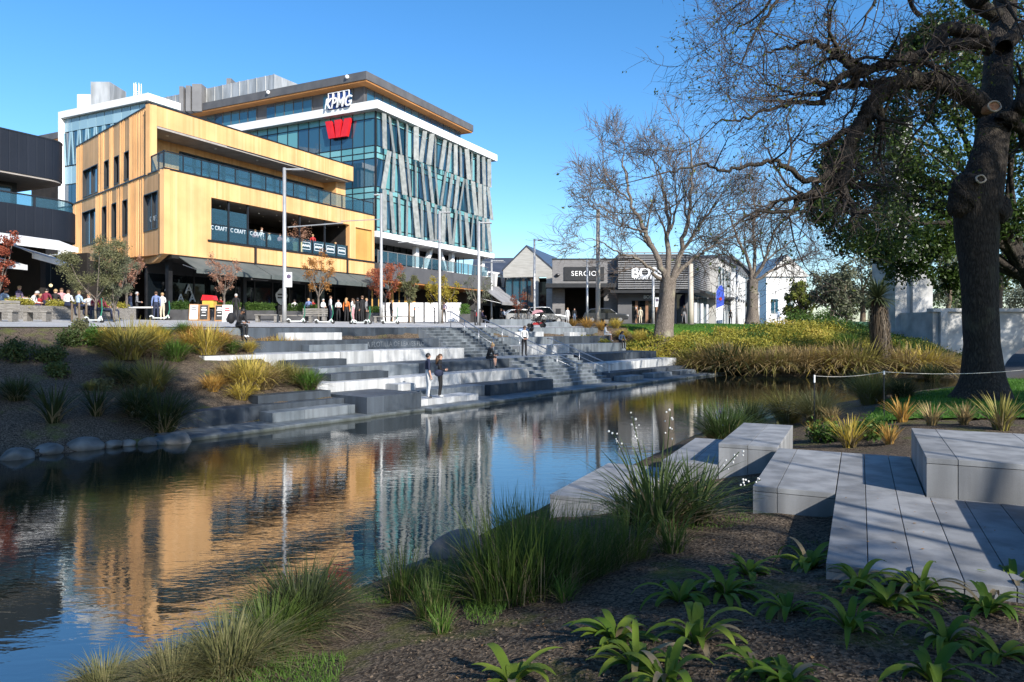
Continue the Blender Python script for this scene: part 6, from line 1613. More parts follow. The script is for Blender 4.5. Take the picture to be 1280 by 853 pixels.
# ------------------------------------------------------------------ trees
def rvec(r): return Vector((r.gauss(0, 1), r.gauss(0, 1), r.gauss(0, 1)))
def grow(big, twig, p, d, L, rad, lev, r, tips, up=0.25, wob=0.22, kids=(3, 5), thin=0.02, shrink=(0.45, 0.7), spread=(0.5, 1.0), maxlev=5):
    n = 5 if lev < 3 else 3
    pts, rr = [p], [rad]; q = Vector(p); dd = d.normalized()
    for i in range(n):
        dd = (dd + rvec(r) * wob + Vector((0, 0, up * 0.3))).normalized()
        q = q + dd * (L / n); pts.append(Vector(q)); rr.append(rad * (1 - 0.62 * (i + 1) / n))
    (twig if rad < thin * 2.2 else big).tube(pts, rr, 8 if rad > 0.15 else 5 if rad > 0.04 else 3, cap=False)
    if lev >= maxlev or rad < thin * 0.35:
        tips.append(pts[-1]); return
    branch_off(big, twig, pts, rr, lev, r, tips, up, wob, kids, thin, shrink, spread, maxlev, L)
def branch_off(big, twig, pts, rr, lev, r, tips, up, wob, kids, thin, shrink, spread, maxlev, L, t0=0.25):
    k = r.randint(*kids)
    for j in range(k):
        t = t0 + (1 - t0) * (j + r.random()) / k
        f = t * (len(pts) - 1); i = min(int(f), len(pts) - 2)
        b = pts[i].lerp(pts[i + 1], f - i); rad = rr[i] + (rr[i + 1] - rr[i]) * (f - i)
        ax = (pts[i + 1] - pts[i]).normalized(); side = rvec(r); side = (side - ax * side.dot(ax)).normalized()
        a = r.uniform(*spread)
        grow(big, twig, b, ax * math.cos(a) + side * math.sin(a), L * r.uniform(*shrink), max(rad * r.uniform(0.4, 0.65), thin * 0.35), lev + 1, r, tips, up, wob, kids, thin, shrink, spread, maxlev)
    ax = (pts[-1] - pts[-2]).normalized()
    grow(big, twig, pts[-1], ax, L * 0.6, rr[-1], lev + 1, r, tips, up, wob, kids, thin, shrink, spread, maxlev)
def smooth_line(pts, n=4):
    """Catmull-Rom through the points"""
    out = []
    for i in range(len(pts) - 1):
        p0 = pts[max(i - 1, 0)]; p1 = pts[i]; p2 = pts[i + 1]; p3 = pts[min(i + 2, len(pts) - 1)]
        for k in range(n):
            t = k / n
            out.append(0.5 * ((2 * p1) + (p2 - p0) * t + (2 * p0 - 5 * p1 + 4 * p2 - p3) * t * t + (3 * p1 - p0 - 3 * p2 + p3) * t ** 3))
    out.append(pts[-1]); return out
def limb(big, twig, px, r0, r1, Y, depth, r, tips, lev=1, t0=0.15, wig=0.0, **kw):
    """a main limb along the given photo points, running depth metres towards or away from the viewer"""
    n = len(px); pts = [P(x, y, Y + depth * (i / (n - 1)) ** 1.3) for i, (x, y) in enumerate(px)]
    pts = smooth_line(pts); m = len(pts)
    rr = [r0 + (r1 - r0) * i / (m - 1) for i in range(m)]
    for i in range(1, m): pts[i] = pts[i] + rvec(r) * wig
    big.tube(pts, rr, 10 if r0 > 0.1 else 6, cap=False)
    L = sum((pts[i + 1] - pts[i]).length for i in range(m - 1))
    branch_off(big, twig, pts, rr, lev, r, tips, L=kw.pop('L', L * 0.4), t0=t0, **kw)

# --- large bare tree on the near lawn
r = random.Random(19); Y = 19.0
tree = empty('bare_tree', P(1230, 492, Y), 'huge bare tree with burls and sawn branch scars on the near lawn', 'tree')
trunk, twig, tips = MB(), MB(), []
tp = [(1228, 505, 48), (1229, 492, 36), (1229, 470, 28), (1227, 430, 22), (1225, 380, 22), (1223, 330, 24), (1220, 285, 28), (1221, 255, 31), (1228, 225, 26), (1236, 190, 22), (1243, 150, 21), (1246, 110, 20), (1250, 60, 19), (1257, 10, 17), (1262, -60, 15), (1270, -140, 13), (1275, -220, 8)]
pts = [P(x, y, Y + (0.012 * max(0, 200 - y) if y < 200 else 0)) for x, y, w in tp]; rr = [w * 0.87 * Y / F_PX for x, y, w in tp]
pts = smooth_line(pts, 3); rr = list(np.interp(np.linspace(0, len(tp) - 1, len(pts)), range(len(tp)), rr))
trunk.tube(pts, rr, 28)
nv = len(trunk.v)
for i in range(nv):                       # fluted, uneven bole with root flare
    x, y, z = trunk.v[i]; c = pts[min(i // 28, len(pts) - 1)]
    a = math.atan2(y - c.y, x - c.x); f = 1 + 0.06 * math.sin(3 * a + z * 0.5) + 0.035 * math.sin(5 * a - z * 0.9) + 0.02 * math.sin(9 * a + z * 2.1)
    if z < 1.9: f += 0.25 * max(0, (1.9 - z)) * (0.5 + 0.5 * math.sin(4 * a + 1))
    trunk.v[i] = (c.x + (x - c.x) * f, c.y + (y - c.y) * f, z)
trunk.ball(P(1203, 250, Y - 0.2), 0.40, 12, 9, (0.9, 0.9, 1.15)); trunk.ball(P(1250, 262, Y - 0.2), 0.30, 12, 9, (0.9, 0.9, 1.3)); trunk.ball(P(1208, 232, Y - 0.25), 0.34, 12, 9)
kw = dict(up=0.0, wob=0.34, kids=(5, 7), thin=0.020, shrink=(0.45, 0.8), spread=(0.4, 1.15), maxlev=5)
limbs = [
 ([(1236, 62), (1216, 56), (1198, 54), (1180, 58), (1162, 66), (1146, 71), (1129, 75), (1112, 80), (1096, 85), (1082, 87), (1070, 89)], 0.17, 0.10, -1.0),
 ([(1240, 52), (1215, 42), (1191, 36), (1178, 42), (1168, 56), (1155, 70), (1142, 84), (1125, 96), (1105, 102), (1080, 106), (1060, 108)], 0.22, 0.06, -0.6),
 ([(1232, 140), (1221, 128), (1200, 114), (1178, 105), (1155, 102), (1132, 102), (1112, 110), (1099, 120), (1088, 133), (1080, 146), (1070, 162), (1063, 178), (1058, 195), (1057, 212)], 0.27, 0.14, -1.6),
]
for px, r0, r1, dp in limbs: limb(trunk, twig, px, r0, r1, Y, dp, r, tips, lev=2, t0=0.45, wig=0.03, L=2.0, **kw)
ends = [
 ([(1070, 89), (1058, 92), (1047, 98), (1038, 112), (1031, 125), (1016, 129), (1001, 128), (978, 133), (958, 138), (940, 145), (919, 151), (900, 150)], 0.10, 0.02, -1.0, -0.8),
 ([(1070, 89), (1057, 78), (1044, 69), (1030, 60), (1017, 52), (1003, 54), (991, 59), (975, 60), (955, 66)], 0.10, 0.025, -1.0, 1.0),
 ([(1090, 86), (1075, 95), (1052, 108), (1024, 118), (1000, 119), (980, 112), (955, 103)], 0.09, 0.02, -1.0, 0.7),
 ([(1057, 210), (1046, 225), (1031, 236), (1014, 243), (998, 246), (995, 254), (994, 264)], 0.12, 0.05, -1.6, -0.4),
 ([(1056, 200), (1036, 216), (1017, 226), (1003, 222), (985, 210), (972, 204), (958, 203), (932, 207), (909, 213), (888, 208), (862, 210), (840, 216)], 0.09, 0.018, -1.6, -1.5),
 ([(998, 246), (980, 250), (955, 262), (930, 280)], 0.05, 0.015, -2.0, 0.5),
 ([(1246, 20), (1215, 0), (1180, -40), (1140, -60), (1100, -70), (1050, -60)], 0.20, 0.06, 0, -1.5),
 ([(1250, -20), (1210, -60), (1150, -100), (1080, -110), (1010, -90), (960, -50)], 0.20, 0.05, 0, -2.4),
 ([(1140, -62), (1115, -30), (1095, 0), (1080, 25), (1074, 45)], 0.06, 0.015, -1.0, -0.5),
 ([(1150, 20), (1135, -10), (1128, -30), (1118, -60)], 0.06, 0.02, -0.3, 0.3),
 ([(1060, -70), (1020, -45), (985, -15), (960, 20), (940, 50), (925, 85)], 0.07, 0.015, -1.5, -0.8),
 ([(1040, -70), (1000, -30), (968, -5), (940, 25), (915, 40)], 0.06, 0.015, -1.5, 1.0),
 ([(1253, 155), (1270, 140), (1290, 125), (1330, 110), (1380, 60)], 0.28, 0.14, 0, -1.0),
 ([(1255, 60), (1275, 40), (1310, 10), (1360, -60)], 0.22, 0.10, 0, 1.0),
 ([(1275, -60), (1300, -120), (1330, -200)], 0.18, 0.06, 0, 1.0),
 ([(1262, -60), (1210, -130), (1130, -190), (1030, -230), (930, -250)], 0.20, 0.05, 0, -2.0),
 ([(1266, -110), (1230, -200), (1160, -280), (1080, -340), (1000, -380)], 0.18, 0.05, 0, 1.5),
 ([(1272, -180), (1290, -260), (1270, -350), (1230, -440)], 0.15, 0.04, 0, -1.5),
 ([(1080, -110), (1020, -140), (940, -130), (870, -90)], 0.08, 0.02, -2.0, 1.5),
 ([(1120, 110), (1100, 150), (1092, 190), (1110, 230)], 0.05, 0.012, -1.0, 1.5),
 ([(1175, 104), (1165, 140), (1140, 175), (1120, 215)], 0.05, 0.012, -0.6, 1.2),
]
for px, r0, r1, d0, dp in ends: limb(trunk, twig, px, r0, r1, Y + d0, dp, r, tips, lev=2, t0=0.1, wig=0.03, L=2.7, **kw)
for i in range(nv, nv + 3 * 13 * 10):
    if i < len(trunk.v):
        x, y, z = trunk.v[i]; k = 0.05 * math.sin(x * 11 + z * 9) + 0.04 * math.sin(y * 17 - z * 13); trunk.v[i] = (x + k, y + k * 0.6, z + k * 0.5)
trunk.build('trunk', M_BARKD, tree, smooth=True)
twig.build('twigs', M_TWIG, tree, smooth=True)
sel = [t for t in tips if r.random() < 0.35]
V, Q = leaves_at([tuple(t) for t in sel], 2, 0.085, 0.05, np.random.RandomState(2)); np_mesh('young_leaves', V, Q, leafmat('young_leaf', (0.05, 0.07, 0.012), (0.14, 0.17, 0.035), 0.4), tree)
M_SAW = pmat('sawn_wood', (0.30, 0.13, 0.06), (0.42, 0.24, 0.14), 14, 0.8); M_RIM = pmat('scar_rim', (0.30, 0.27, 0.22), (0.42, 0.38, 0.32), 12, 0.9)
for (x, y, s, hole) in ((1243, 133, 0.15, True), (1226, 224, 0.11, False)):
    c = P(x, y, Y - 0.50 if hole else Y - 0.64); mb = MB()
    ring = [c + Vector((s * 1.1 * math.cos(t), 0.012 * math.sin(3 * t), s * 0.85 * math.sin(t))) for t in [2 * PI * k / 20 for k in range(21)]]
    mb.tube(ring, 0.024, 6); sb = mb.build('branch_scar', M_RIM, tree, smooth=True)
    mb = MB(); mb.prism([q + Vector((0, 0.02, 0)) for q in ring[:20]], (0, 0.35, 0)); mb.build('sawn_face', M_SAW if hole else M_BARKD, sb)

# --- leafy dark tree behind it
r = random.Random(5)
def leafy(name, label, base, clumps, top, r_trunk, leaf, lm, bark, per=1000, seed=1, knee=None, group=None):
    rs_ = np.random.RandomState(seed); rr_ = random.Random(seed)
    e = empty(name, base, label, 'tree', group)
    mb, tw, tips_ = MB(), MB(), []
    tpts = smooth_line([base - Vector((0, 0, 0.2)), base.lerp(top, 0.35) + rvec(rr_) * 0.1, base.lerp(top, 0.7) + rvec(rr_) * 0.2, top], 4)
    mb.tube(tpts, list(np.linspace(r_trunk, r_trunk * 0.55, len(tpts))), 14, cap=False)
    for c, rad in clumps:
        st = tpts[rr_.randint(len(tpts) // 2, len(tpts) - 1)]
        mid = st.lerp(c, 0.5) + Vector((0, 0, 0.25 * (c - st).length * 0.5)) + rvec(rr_) * 0.3
        lp = smooth_line([st, mid, c], 4); rad0 = r_trunk * rr_.uniform(0.25, 0.4)
        lr = list(np.linspace(rad0, 0.03, len(lp))); mb.tube(lp, lr, 7, cap=False)
        branch_off(mb, tw, lp, lr, 3, rr_, tips_, 0.1, 0.3, (4, 6), 0.014, (0.4, 0.8), (0.5, 1.2), 4, rad * 0.9, t0=0.5)
    mb.build('trunk', bark, e, smooth=True); tw.build('twigs', M_TWIG, e)
    Vs = []
    for c, rad in clumps:                      # leaf sprays through each clump, thick at its skin
        k = max(3, int(per / 26)); u = rs_.normal(0, 1, (k, 3)); u /= np.linalg.norm(u, axis=1)[:, None]
        q = np.array(c) + u * (rad * rs_.uniform(0.25, 1.05, k) ** 0.7)[:, None] * np.array([1.1, 1.1, 0.8])
        V, Q = leaves_at(q, 26, leaf, rad * 0.15, rs_, flat=0.4); Vs.append(V)
    V = np.concatenate(Vs); np_mesh('crown', V, np.arange(len(V)).reshape(-1, 4), lm, e)
    return e
Y = 28
cl = []
for (x, y, rp) in [(1030, 262, 26), (1048, 228, 30), (1062, 296, 34), (1082, 250, 40), (1060, 190, 30), (1100, 308, 24), (1115, 285, 44), (1112, 215, 44), (1105, 160, 38), (1140, 330, 32), (1150, 255, 46), (1160, 190, 44), (1148, 130, 36), (1176, 300, 32), (1190, 240, 36), (1195, 350, 22), (1180, 80, 40), (1215, 130, 40), (1262, 270, 34), (1275, 210, 40), (1285, 330, 34), (1268, 150, 40), (1280, 80, 40), (1230, 60, 40), (1310, 250, 50), (1320, 160, 60), (1190, 20, 40), (1250, 0, 50), (1340, 330, 40), (1140, 60, 24), (1040, 205, 18)]:
    dy = r.uniform(-2.4, 2.4); cl.append((P(x, y, Y + dy), rp * Y / F_PX * 1.0))
b = P(1370, 455, 27); b.z = hgt(b.x, b.y)
leafy('leafy_tree', 'dark leafy evergreen tree spreading behind the large bare tree', b, cl, P(1215, 250, 28), 0.42, 0.17, LM['ever'], M_BARKD, 1700, 3)
for o in bpy.data.objects:
    pass
# --- bare trees on the far lawn
def bare(label, base, limbs_px, Yb, r0, fork, seed, L, lev=2, thin=0.05, depths=None, kids=(6, 9), leaves=40, maxlev=5):
    r = random.Random(seed); e = empty('bare_tree', base, label, 'tree')
    mb, tw, tips = MB(), MB(), []
    tpts = smooth_line([base - Vector((0, 0, 0.2)), base + Vector((0, 0, 0.5)), base.lerp(fork, 0.5), fork], 4)
    prof = np.interp(np.linspace(0, 3, len(tpts)), [0, 1, 2, 3], [r0 * 1.25, r0 * 0.84, r0 * 0.68, r0 * 0.62])
    mb.tube(tpts, list(prof), 18, cap=False)
    for i, v in enumerate(mb.v):
        c = tpts[min(i // 18, len(tpts) - 1)]; a = math.atan2(v[1] - c.y, v[0] - c.x); f = 1 + 0.07 * math.sin(5 * a + v[2]) + 0.05 * math.sin(9 * a - 2 * v[2]); mb.v[i] = (c.x + (v[0] - c.x) * f, c.y + (v[1] - c.y) * f, v[2])
    for i, (px, a0, a1) in enumerate(limbs_px):
        limb(mb, tw, px, a0 * 0.54, a1 * 0.6, Yb, (depths[i] if depths else r.uniform(-3, 3)), r, tips, lev=lev, t0=0.2, wig=0.06, L=L, up=0.18, wob=0.22, kids=kids, thin=thin, shrink=(0.5, 0.75), spread=(0.4, 0.95), maxlev=maxlev)
    mb.build('trunk', M_BARKG, e, smooth=True); tw.build('twigs', M_TWIGG, e)
    if leaves:
        V, Q = leaves_at([tuple(t) for t in r.sample(tips, min(len(tips), leaves))], 3, 0.22, 0.15, np.random.RandomState(seed)); np_mesh('last_leaves', V, Q, LM['willow'], e)
    return e
b = P(829, 403, 52); b.z = hgt(b.x, b.y)
bare('tall bare spreading tree with thick pale trunk before the louvred shop', b, [
 ([(834, 352), (826, 335), (818, 314), (808, 295), (800, 275), (791, 262), (786, 240), (781, 212), (778, 195)], 0.45, 0.07),
 ([(832, 352), (818, 342), (805, 330), (790, 320), (772, 316), (755, 305), (735, 298)], 0.26, 0.04),
 ([(836, 350), (835, 320), (834, 300), (836, 278), (832, 250), (828, 225), (822, 205)], 0.42, 0.07),
 ([(840, 350), (848, 325), (855, 300), (861, 270), (864, 240), (865, 205), (862, 172)], 0.42, 0.06),
 ([(842, 350), (858, 330), (872, 320), (885, 312), (905, 300), (922, 296)], 0.30, 0.05),
 ([(850, 318), (866, 295), (876, 280), (890, 262), (902, 245)], 0.24, 0.05),
 ([(836, 290), (846, 262), (848, 240), (856, 215)], 0.18, 0.04),
 ([(806, 290), (790, 285), (775, 278), (756, 262), (744, 255)], 0.16, 0.04),
 ([(786, 250), (770, 235), (757, 215), (752, 190)], 0.14, 0.03)], 52, 0.86, P(836, 348, 52), 4, 4.2, depths=[1, -2, 2.5, -1, 2, -2.5, 3, -1, 2], leaves=30)
b = P(940, 403, 75); b.z = hgt(b.x, b.y)
bare('second bare tree further along the lawn with low wide branches', b, [
 ([(941, 352), (930, 335), (915, 322), (898, 318), (880, 312)], 0.35, 0.06), ([(941, 352), (934, 325), (922, 300), (915, 275), (905, 260)], 0.4, 0.07), ([(941, 350), (944, 320), (942, 290), (945, 262), (940, 245)], 0.4, 0.06),
 ([(942, 350), (955, 328), (962, 305), (970, 285), (985, 268)], 0.38, 0.06), ([(943, 352), (962, 340), (980, 332), (1000, 325), (1015, 318)], 0.32, 0.05), ([(955, 328), (975, 312), (995, 300), (1012, 290)], 0.2, 0.05)], 75, 0.82, P(941, 350, 75), 8, 4.6, depths=[2, -2, 3, -3, 2, -1], thin=0.055, leaves=0)

# --- trees beyond
for (x, y, h, w, lm, lab, Y, lf) in [(1040, 410, 70, 54, 'sage', 'grey leaved round tree behind the low white garden wall', 66, 0.28), (1078, 408, 86, 70, 'sage', 'grey leaved tree directly behind the cabbage tree', 70, 0.28), (1120, 408, 90, 60, 'shrub', 'dark tree behind the memorial', 84, 0.3), (1058, 404, 50, 60, 'shrub', 'distant dark tree past the grey leaved trees', 120, 0.4), (1150, 404, 60, 70, 'hedge', 'distant green tree between memorial and bridge', 118, 0.4), (1205, 404, 56, 70, 'shrub', 'distant dark tree over the bridge parapet', 125, 0.4), (1290, 404, 70, 90, 'sage', 'distant grey tree past the large trunk', 120, 0.4), (1000, 408, 52, 44, 'willow', 'yellow green tree at the far end of the lawn', 76, 0.3), (1185, 400, 110, 70, 'sage', 'bare looking grey tree beyond the stone bridge', 80, 0.3), (1250, 400, 150, 80, 'willow', 'pale green tree beyond the stone bridge', 90, 0.35), (1330, 400, 170, 90, 'shrub', 'dark tree beyond the stone bridge, mostly hidden', 85, 0.35)]:
    rr_ = random.Random(x); b = P(x, y, Y); b.z = 3.3; k = Y / F_PX
    cl = [(b + Vector((rr_.uniform(-.5, .5) * w * k * 0.7, rr_.uniform(-.4, .4) * w * k, h * k * rr_.uniform(0.3, 0.95))), w * k * rr_.uniform(0.18, 0.28)) for _ in range(12)]
    leafy('park_tree', lab, b, cl, b + Vector((0, 0, h * k * 0.5)), 0.3, lf, LM[lm], M_BARK, 420, x, group=None)

# --- cabbage tree
e = empty('cabbage_tree', GP(1105, 466), 'cabbage tree with shaggy skirt of dead leaves at the water', 'tree')
base = GP(1105, 466); k = base.y / F_PX; top = P(1097, 373, base.y)
mb = MB(); mb.tube([base - Vector((0, 0, 0.2)), base.lerp(top, 0.5) + Vector((0.05, 0, 0)), top], [0.42, 0.36, 0.26], 10); mb.build('trunk', M_BARK, e, smooth=True)
rs = np.random.RandomState(3); n = 900
t = rs.uniform(0.1, 1.0, n); ph = rs.uniform(0, 2 * PI, n); L = rs.uniform(0.7, 1.6, n); c0 = np.array(base)[None] + (np.array(top) - np.array(base))[None] * t[:, None]
rad = 0.42; o = np.stack([np.cos(ph), np.sin(ph), 0 * ph], -1)
bw = np.stack([-np.sin(ph), np.cos(ph), 0 * ph], -1) * 0.022
p0 = c0 + o * 0.34; p1 = c0 + o * (rad + rs.uniform(0.05, 0.25, n))[:, None] - np.array([0, 0, 1.0])[None] * (0.35 * L)[:, None]; p2 = c0 + o * (rad + rs.uniform(0.0, 0.22, n))[:, None] - np.array([0, 0, 1.0])[None] * L[:, None]
p2[:, 2] = np.maximum(p2[:, 2], base.z); p1[:, 2] = np.maximum(p1[:, 2], base.z + 0.05)
V = np.stack([p0 - bw, p0 + bw, p1 + bw, p1 - bw, p2 + bw * 0.3, p2 - bw * 0.3], 1).reshape(-1, 3); b_ = np.arange(n)[:, None] * 6
Q = np.concatenate([b_ + np.array([[0, 1, 2, 3]]), b_ + np.array([[3, 2, 4, 5]])])
np_mesh('dead_leaf_skirt', V, Q, leafmat('dead_leaf', (0.05, 0.036, 0.024), (0.19, 0.145, 0.095), 0.15), e)
V, Q = blades(260, 1.0, 0.12, 1.0, 0.9, 0.05, 6, 0.3, rs, 1.1)
el = rs.uniform(-0.35, 1.3, 260)
Vb = V.reshape(260, -1, 3); ph = np.arctan2(Vb[:, -1, 1], Vb[:, -1, 0])
out = []
for i in range(260):
    t = np.linspace(0, 1, 7); L = rs.uniform(1.15, 1.8); a = el[i] - 0.9 * t * t * rs.uniform(0.3, 1)
    r_ = np.concatenate([[0], np.cumsum(np.cos(a[:-1]) * L / 6)]); z = np.concatenate([[0], np.cumsum(np.sin(a[:-1]) * L / 6)])
    w = 0.04 * np.array([0.7, 1, 1, 1, 0.8, 0.5, 0.1]); d = np.array([math.cos(ph[i]), math.sin(ph[i])]); s_ = np.array([-d[1], d[0]])
    cc = np.stack([r_ * d[0], r_ * d[1], z], -1); ss_ = np.stack([w * s_[0], w * s_[1], 0 * w], -1)
    out.append(np.stack([cc - ss_, cc + ss_], 1).reshape(-1, 3))
V = np.concatenate(out) + np.array(top)
kk = np.arange(6)[None] * 2; b_ = (np.arange(260) * 14)[:, None]; Q = np.stack([b_ + kk, b_ + kk + 1, b_ + kk + 3, b_ + kk + 2], -1).reshape(-1, 4)
np_mesh('crown', V, Q, leafmat('cabbage_leaf', (0.03, 0.05, 0.018), (0.09, 0.11, 0.05), 0.25), e)

# --- small street trees on the promenade
def street_tree(x, y, ytop, w, Y, lm, label, dens=900, seed=1, leaf=0.13, fork=0.42, rt=0.07, bark=None, narrow=1.0):
    r = random.Random(seed); b = P(x, y, Y); b.z = max(hgt(b.x, b.y) + 0.03, 3.02) if Y > 30 else b.z
    H = P(x, ytop, Y).z - b.z; Wm = w * Y / F_PX
    e = empty('street_tree', b, label, 'tree', 'young trees along the promenade')
    mb, tw, tips = MB(), MB(), []
    fk = b + Vector((0, 0, H * fork)); mb.tube([b, b.lerp(fk, 0.5) + rvec(r) * 0.03, fk], [rt * 1.2, rt, rt * 0.85], 8)
    for k in range(6):
        a = 2 * PI * k / 6 + r.uniform(-.4, .4); q = b + Vector((math.cos(a) * Wm * 0.36 * narrow, math.sin(a) * Wm * 0.36 * narrow, H * r.uniform(0.7, 0.95)))
        lp = smooth_line([fk - Vector((0, 0, H * 0.06 * (k % 3))), fk.lerp(q, 0.5) + Vector((math.cos(a), math.sin(a), 0)) * Wm * 0.06, q], 3); lr = list(np.linspace(rt * 0.6, 0.012, len(lp)))
        mb.tube(lp, lr, 5, cap=False); branch_off(mb, tw, lp, lr, 3, r, tips, 0.3, 0.25, (4, 6), 0.008, (0.5, 0.8), (0.4, 0.9), 4, Wm * 0.28, t0=0.15)
    mb.build('trunk', bark or M_BARKG, e, smooth=True); tw.build('twigs', M_TWIG, e)
    rs_ = np.random.RandomState(seed); tp = np.array([tuple(t) for t in tips]); per = max(2, int(2.6 * dens / len(tp)))
    V, Q = leaves_at(tp, per, leaf, Wm * 0.045, rs_); np_mesh('crown', V, Q, LM[lm], e)
    return e
street_tree(280, 403, 318, 40, 45, 'pink', 'thin pinkish young tree before the black bar front', 700, 3, 0.10)
street_tree(398, 403, 318, 44, 48, 'orange', 'orange brown young tree by the lamp post and group of drinkers', 900, 4, 0.11)
street_tree(482, 402, 335, 46, 60, 'red', 'red leaved young tree at the corner of the podium', 1300, 5, 0.14, fork=0.5)
street_tree(511, 404, 345, 30, 52, 'olive', 'slim olive green young tree before the white hoarding', 1600, 6, 0.12, narrow=0.8)
street_tree(553, 404, 352, 44, 54, 'yellow', 'yellow leaved young tree by the white hoarding', 900, 7, 0.13)
street_tree(598, 404, 350, 38, 54, 'sage', 'thin grey twiggy young tree at the end of the hoarding', 500, 8, 0.10)
street_tree(648, 384, 368, 22, 62, 'red', 'small red bush tree near the grey awnings', 300, 18, 0.12)
street_tree(-2, 398, 288, 44, 33, 'red', 'russet leaved tree cut by the picture edge over the drinkers', 1500, 9, 0.11, fork=0.35)
street_tree(120, 408, 306, 74, 33, 'olive', 'bushy olive green tree on stakes over the drinkers', 5200, 10, 0.075, fork=0.3, rt=0.045)
street_tree(143, 408, 318, 56, 34, 'sage', 'grey green feathery tree right of the bushy olive one', 3600, 12, 0.075, fork=0.25, rt=0.045)
street_tree(158, 404, 318, 48, 40, 'pink', 'thin russet tree behind the two olive trees', 900, 13, 0.10)
st = 0
for x in (90, 99, 108):
    b = P(x, 408, 33); mb = MB(); mb.tube([(b.x, b.y, 3.0), (b.x, b.y, 4.15)], 0.045, 6); st += 1
    tag(mb.build('tree_stake', M_BARK), 'wooden stake supporting the bushy olive tree, ' + ['furthest from the tree', 'middle of three', 'closest to the tree'][st - 1], 'tree stake', 'stakes of the olive tree')

# --- trees behind the viewpoint that shade the near bank and parts of the far one
def shade_tree(label, base, height, R_, n, seed, per, leaf=0.16, rt=0.4, zlo=0.4):
    r = random.Random(seed); b = Vector((base[0], base[1], hgt(*base))); cl = []
    for _ in range(n):
        a = r.uniform(0, 2 * PI); q = R_ * math.sqrt(r.random()); cl.append((b + Vector((q * math.cos(a), q * math.sin(a), height * r.uniform(zlo, 1.0))), r.uniform(0.9, 1.5)))
    return leafy('shade_tree', label, b, cl, b + Vector((0, 0, height * 0.6)), rt, leaf, LM['ever'], M_BARKD, per, seed)
shade_tree('leafy tree behind the viewpoint, shading the lilies and rushes', (10.0, -7.3), 13, 1.5, 18, 51, 700)
shade_tree('tall leafy tree behind the viewpoint, shading the far bank', (1.2, -5.0), 19, 5.4, 70, 52, 1000, zlo=0.55)
r = random.Random(61); b = Vector((10.3, -2.0, hgt(10.3, -2.0)))
e = empty('bare_tree', b, 'bare many stemmed tree out of view, casting streaks on the stone deck', 'tree')
mb, tw, tips = MB(), MB(), []
for k, (dx, dy, rad) in enumerate([(0, 0, .13), (.75, .1, .10), (-.75, -.35, .09), (1.7, -.3, .10)]):
    q0 = b + Vector((dx, dy, -.1)); pts = smooth_line([q0, q0 + Vector((dx * .2, dy * .2, 3.5)) + rvec(r) * .1, q0 + Vector((dx * .5, dy * .5, 7)) + rvec(r) * .3, q0 + Vector((dx, dy, 11))], 4)
    rr = list(np.linspace(rad, .02, len(pts))); mb.tube(pts, rr, 8, cap=False)
    branch_off(mb, tw, pts, rr, 4, r, tips, .5, .2, (2, 3), .02, (.3, .5), (.3, .6), 5, 4.0, t0=.85)
mb.build('trunk', M_BARKD, e, smooth=True); tw.build('twigs', M_TWIG, e)

shade_tree('leafy tree out of view, shading the large bare trunk', (20.5, 6.5), 17, 5.5, 70, 54, 1100, zlo=0.45)

shade_tree('park tree out of view, shading the bridge', (42, 34), 18, 7.0, 60, 55, 800, leaf=0.22, zlo=0.4)
rs = np.random.RandomState(77); n = 90
uv = np.stack([rs.uniform(0.02, 1.7, n), rs.uniform(0.05, 2.8, n)], -1); C = np.array([tuple(NB(u, v, 1.154)) for u, v in uv])
XY = scatter([(-1.0, 3.2), (3.4, 3.0), (2.2, 7.6), (-0.2, 7.0)], 120, None, rs); C2 = np.stack([XY[:, 0], XY[:, 1], hgt_np(XY[:, 0], XY[:, 1]) + 0.012], -1)
C = np.concatenate([C[:34], C2]); V, Q = leaves_at(C, 1, 0.035, 0.0, rs, flat=0.0, aspect=0.6)
z0 = np.repeat(C[:, 2], 4); V[:, 2] = z0 + np.abs(V[:, 2] - z0) * 0.25 + 0.002
tag(np_mesh('fallen_leaves', V, Q, leafmat('fallen_leaf', (0.16, 0.07, 0.025), (0.36, 0.22, 0.09), 0.1)), 'scattered dry leaves on the stone deck and soil', 'leaves', kind='stuff')

r = random.Random(88); b = Vector((-2.2, -6.5, hgt(-2.2, -6.5))); cl = []  # unseen canopy added overhead to dim skylight on the near bank
for _ in range(64):
    a = r.uniform(0, 2 * PI); q = 4.9 * math.sqrt(r.random()); cl.append((Vector((-1.4 + q * math.cos(a), 2.4 + q * math.sin(a), r.uniform(10.5, 14.0))), r.uniform(1.0, 1.6)))
leafy('shade_tree', 'added unseen tree over the viewpoint, its crown cutting the skylight', b, cl, Vector((-1.8, -1.0, 10)), 0.5, 0.2, LM['ever'], M_BARKD, 600, 88)
# ------------------------------------------------------------------ people
def cmat(name, c, rough=0.8):
    return pmat(name, c, sc(c, 0.75), 9, rough, bump=0.006, bscale=22)
CM = {k: cmat('cloth_' + k, c) for k, c in dict(white=(0.72, 0.72, 0.71), black=(0.012, 0.012, 0.014), navy=(0.018, 0.025, 0.06), denim=(0.10, 0.14, 0.21), burgundy=(0.20, 0.02, 0.045), orange=(0.75, 0.20, 0.04), blue=(0.16, 0.22, 0.42), grey=(0.22, 0.22, 0.23), purple=(0.13, 0.10, 0.17), lightblue=(0.38, 0.50, 0.66), pink=(0.62, 0.33, 0.36), red=(0.45, 0.03, 0.03), cream=(0.62, 0.55, 0.42)).items()}
M_SKIN = pmat('skin', (0.50, 0.28, 0.19), (0.56, 0.33, 0.24), 6, 0.55); M_SKIN2 = pmat('skin_tan', (0.33, 0.17, 0.10), (0.38, 0.20, 0.13), 6, 0.55)
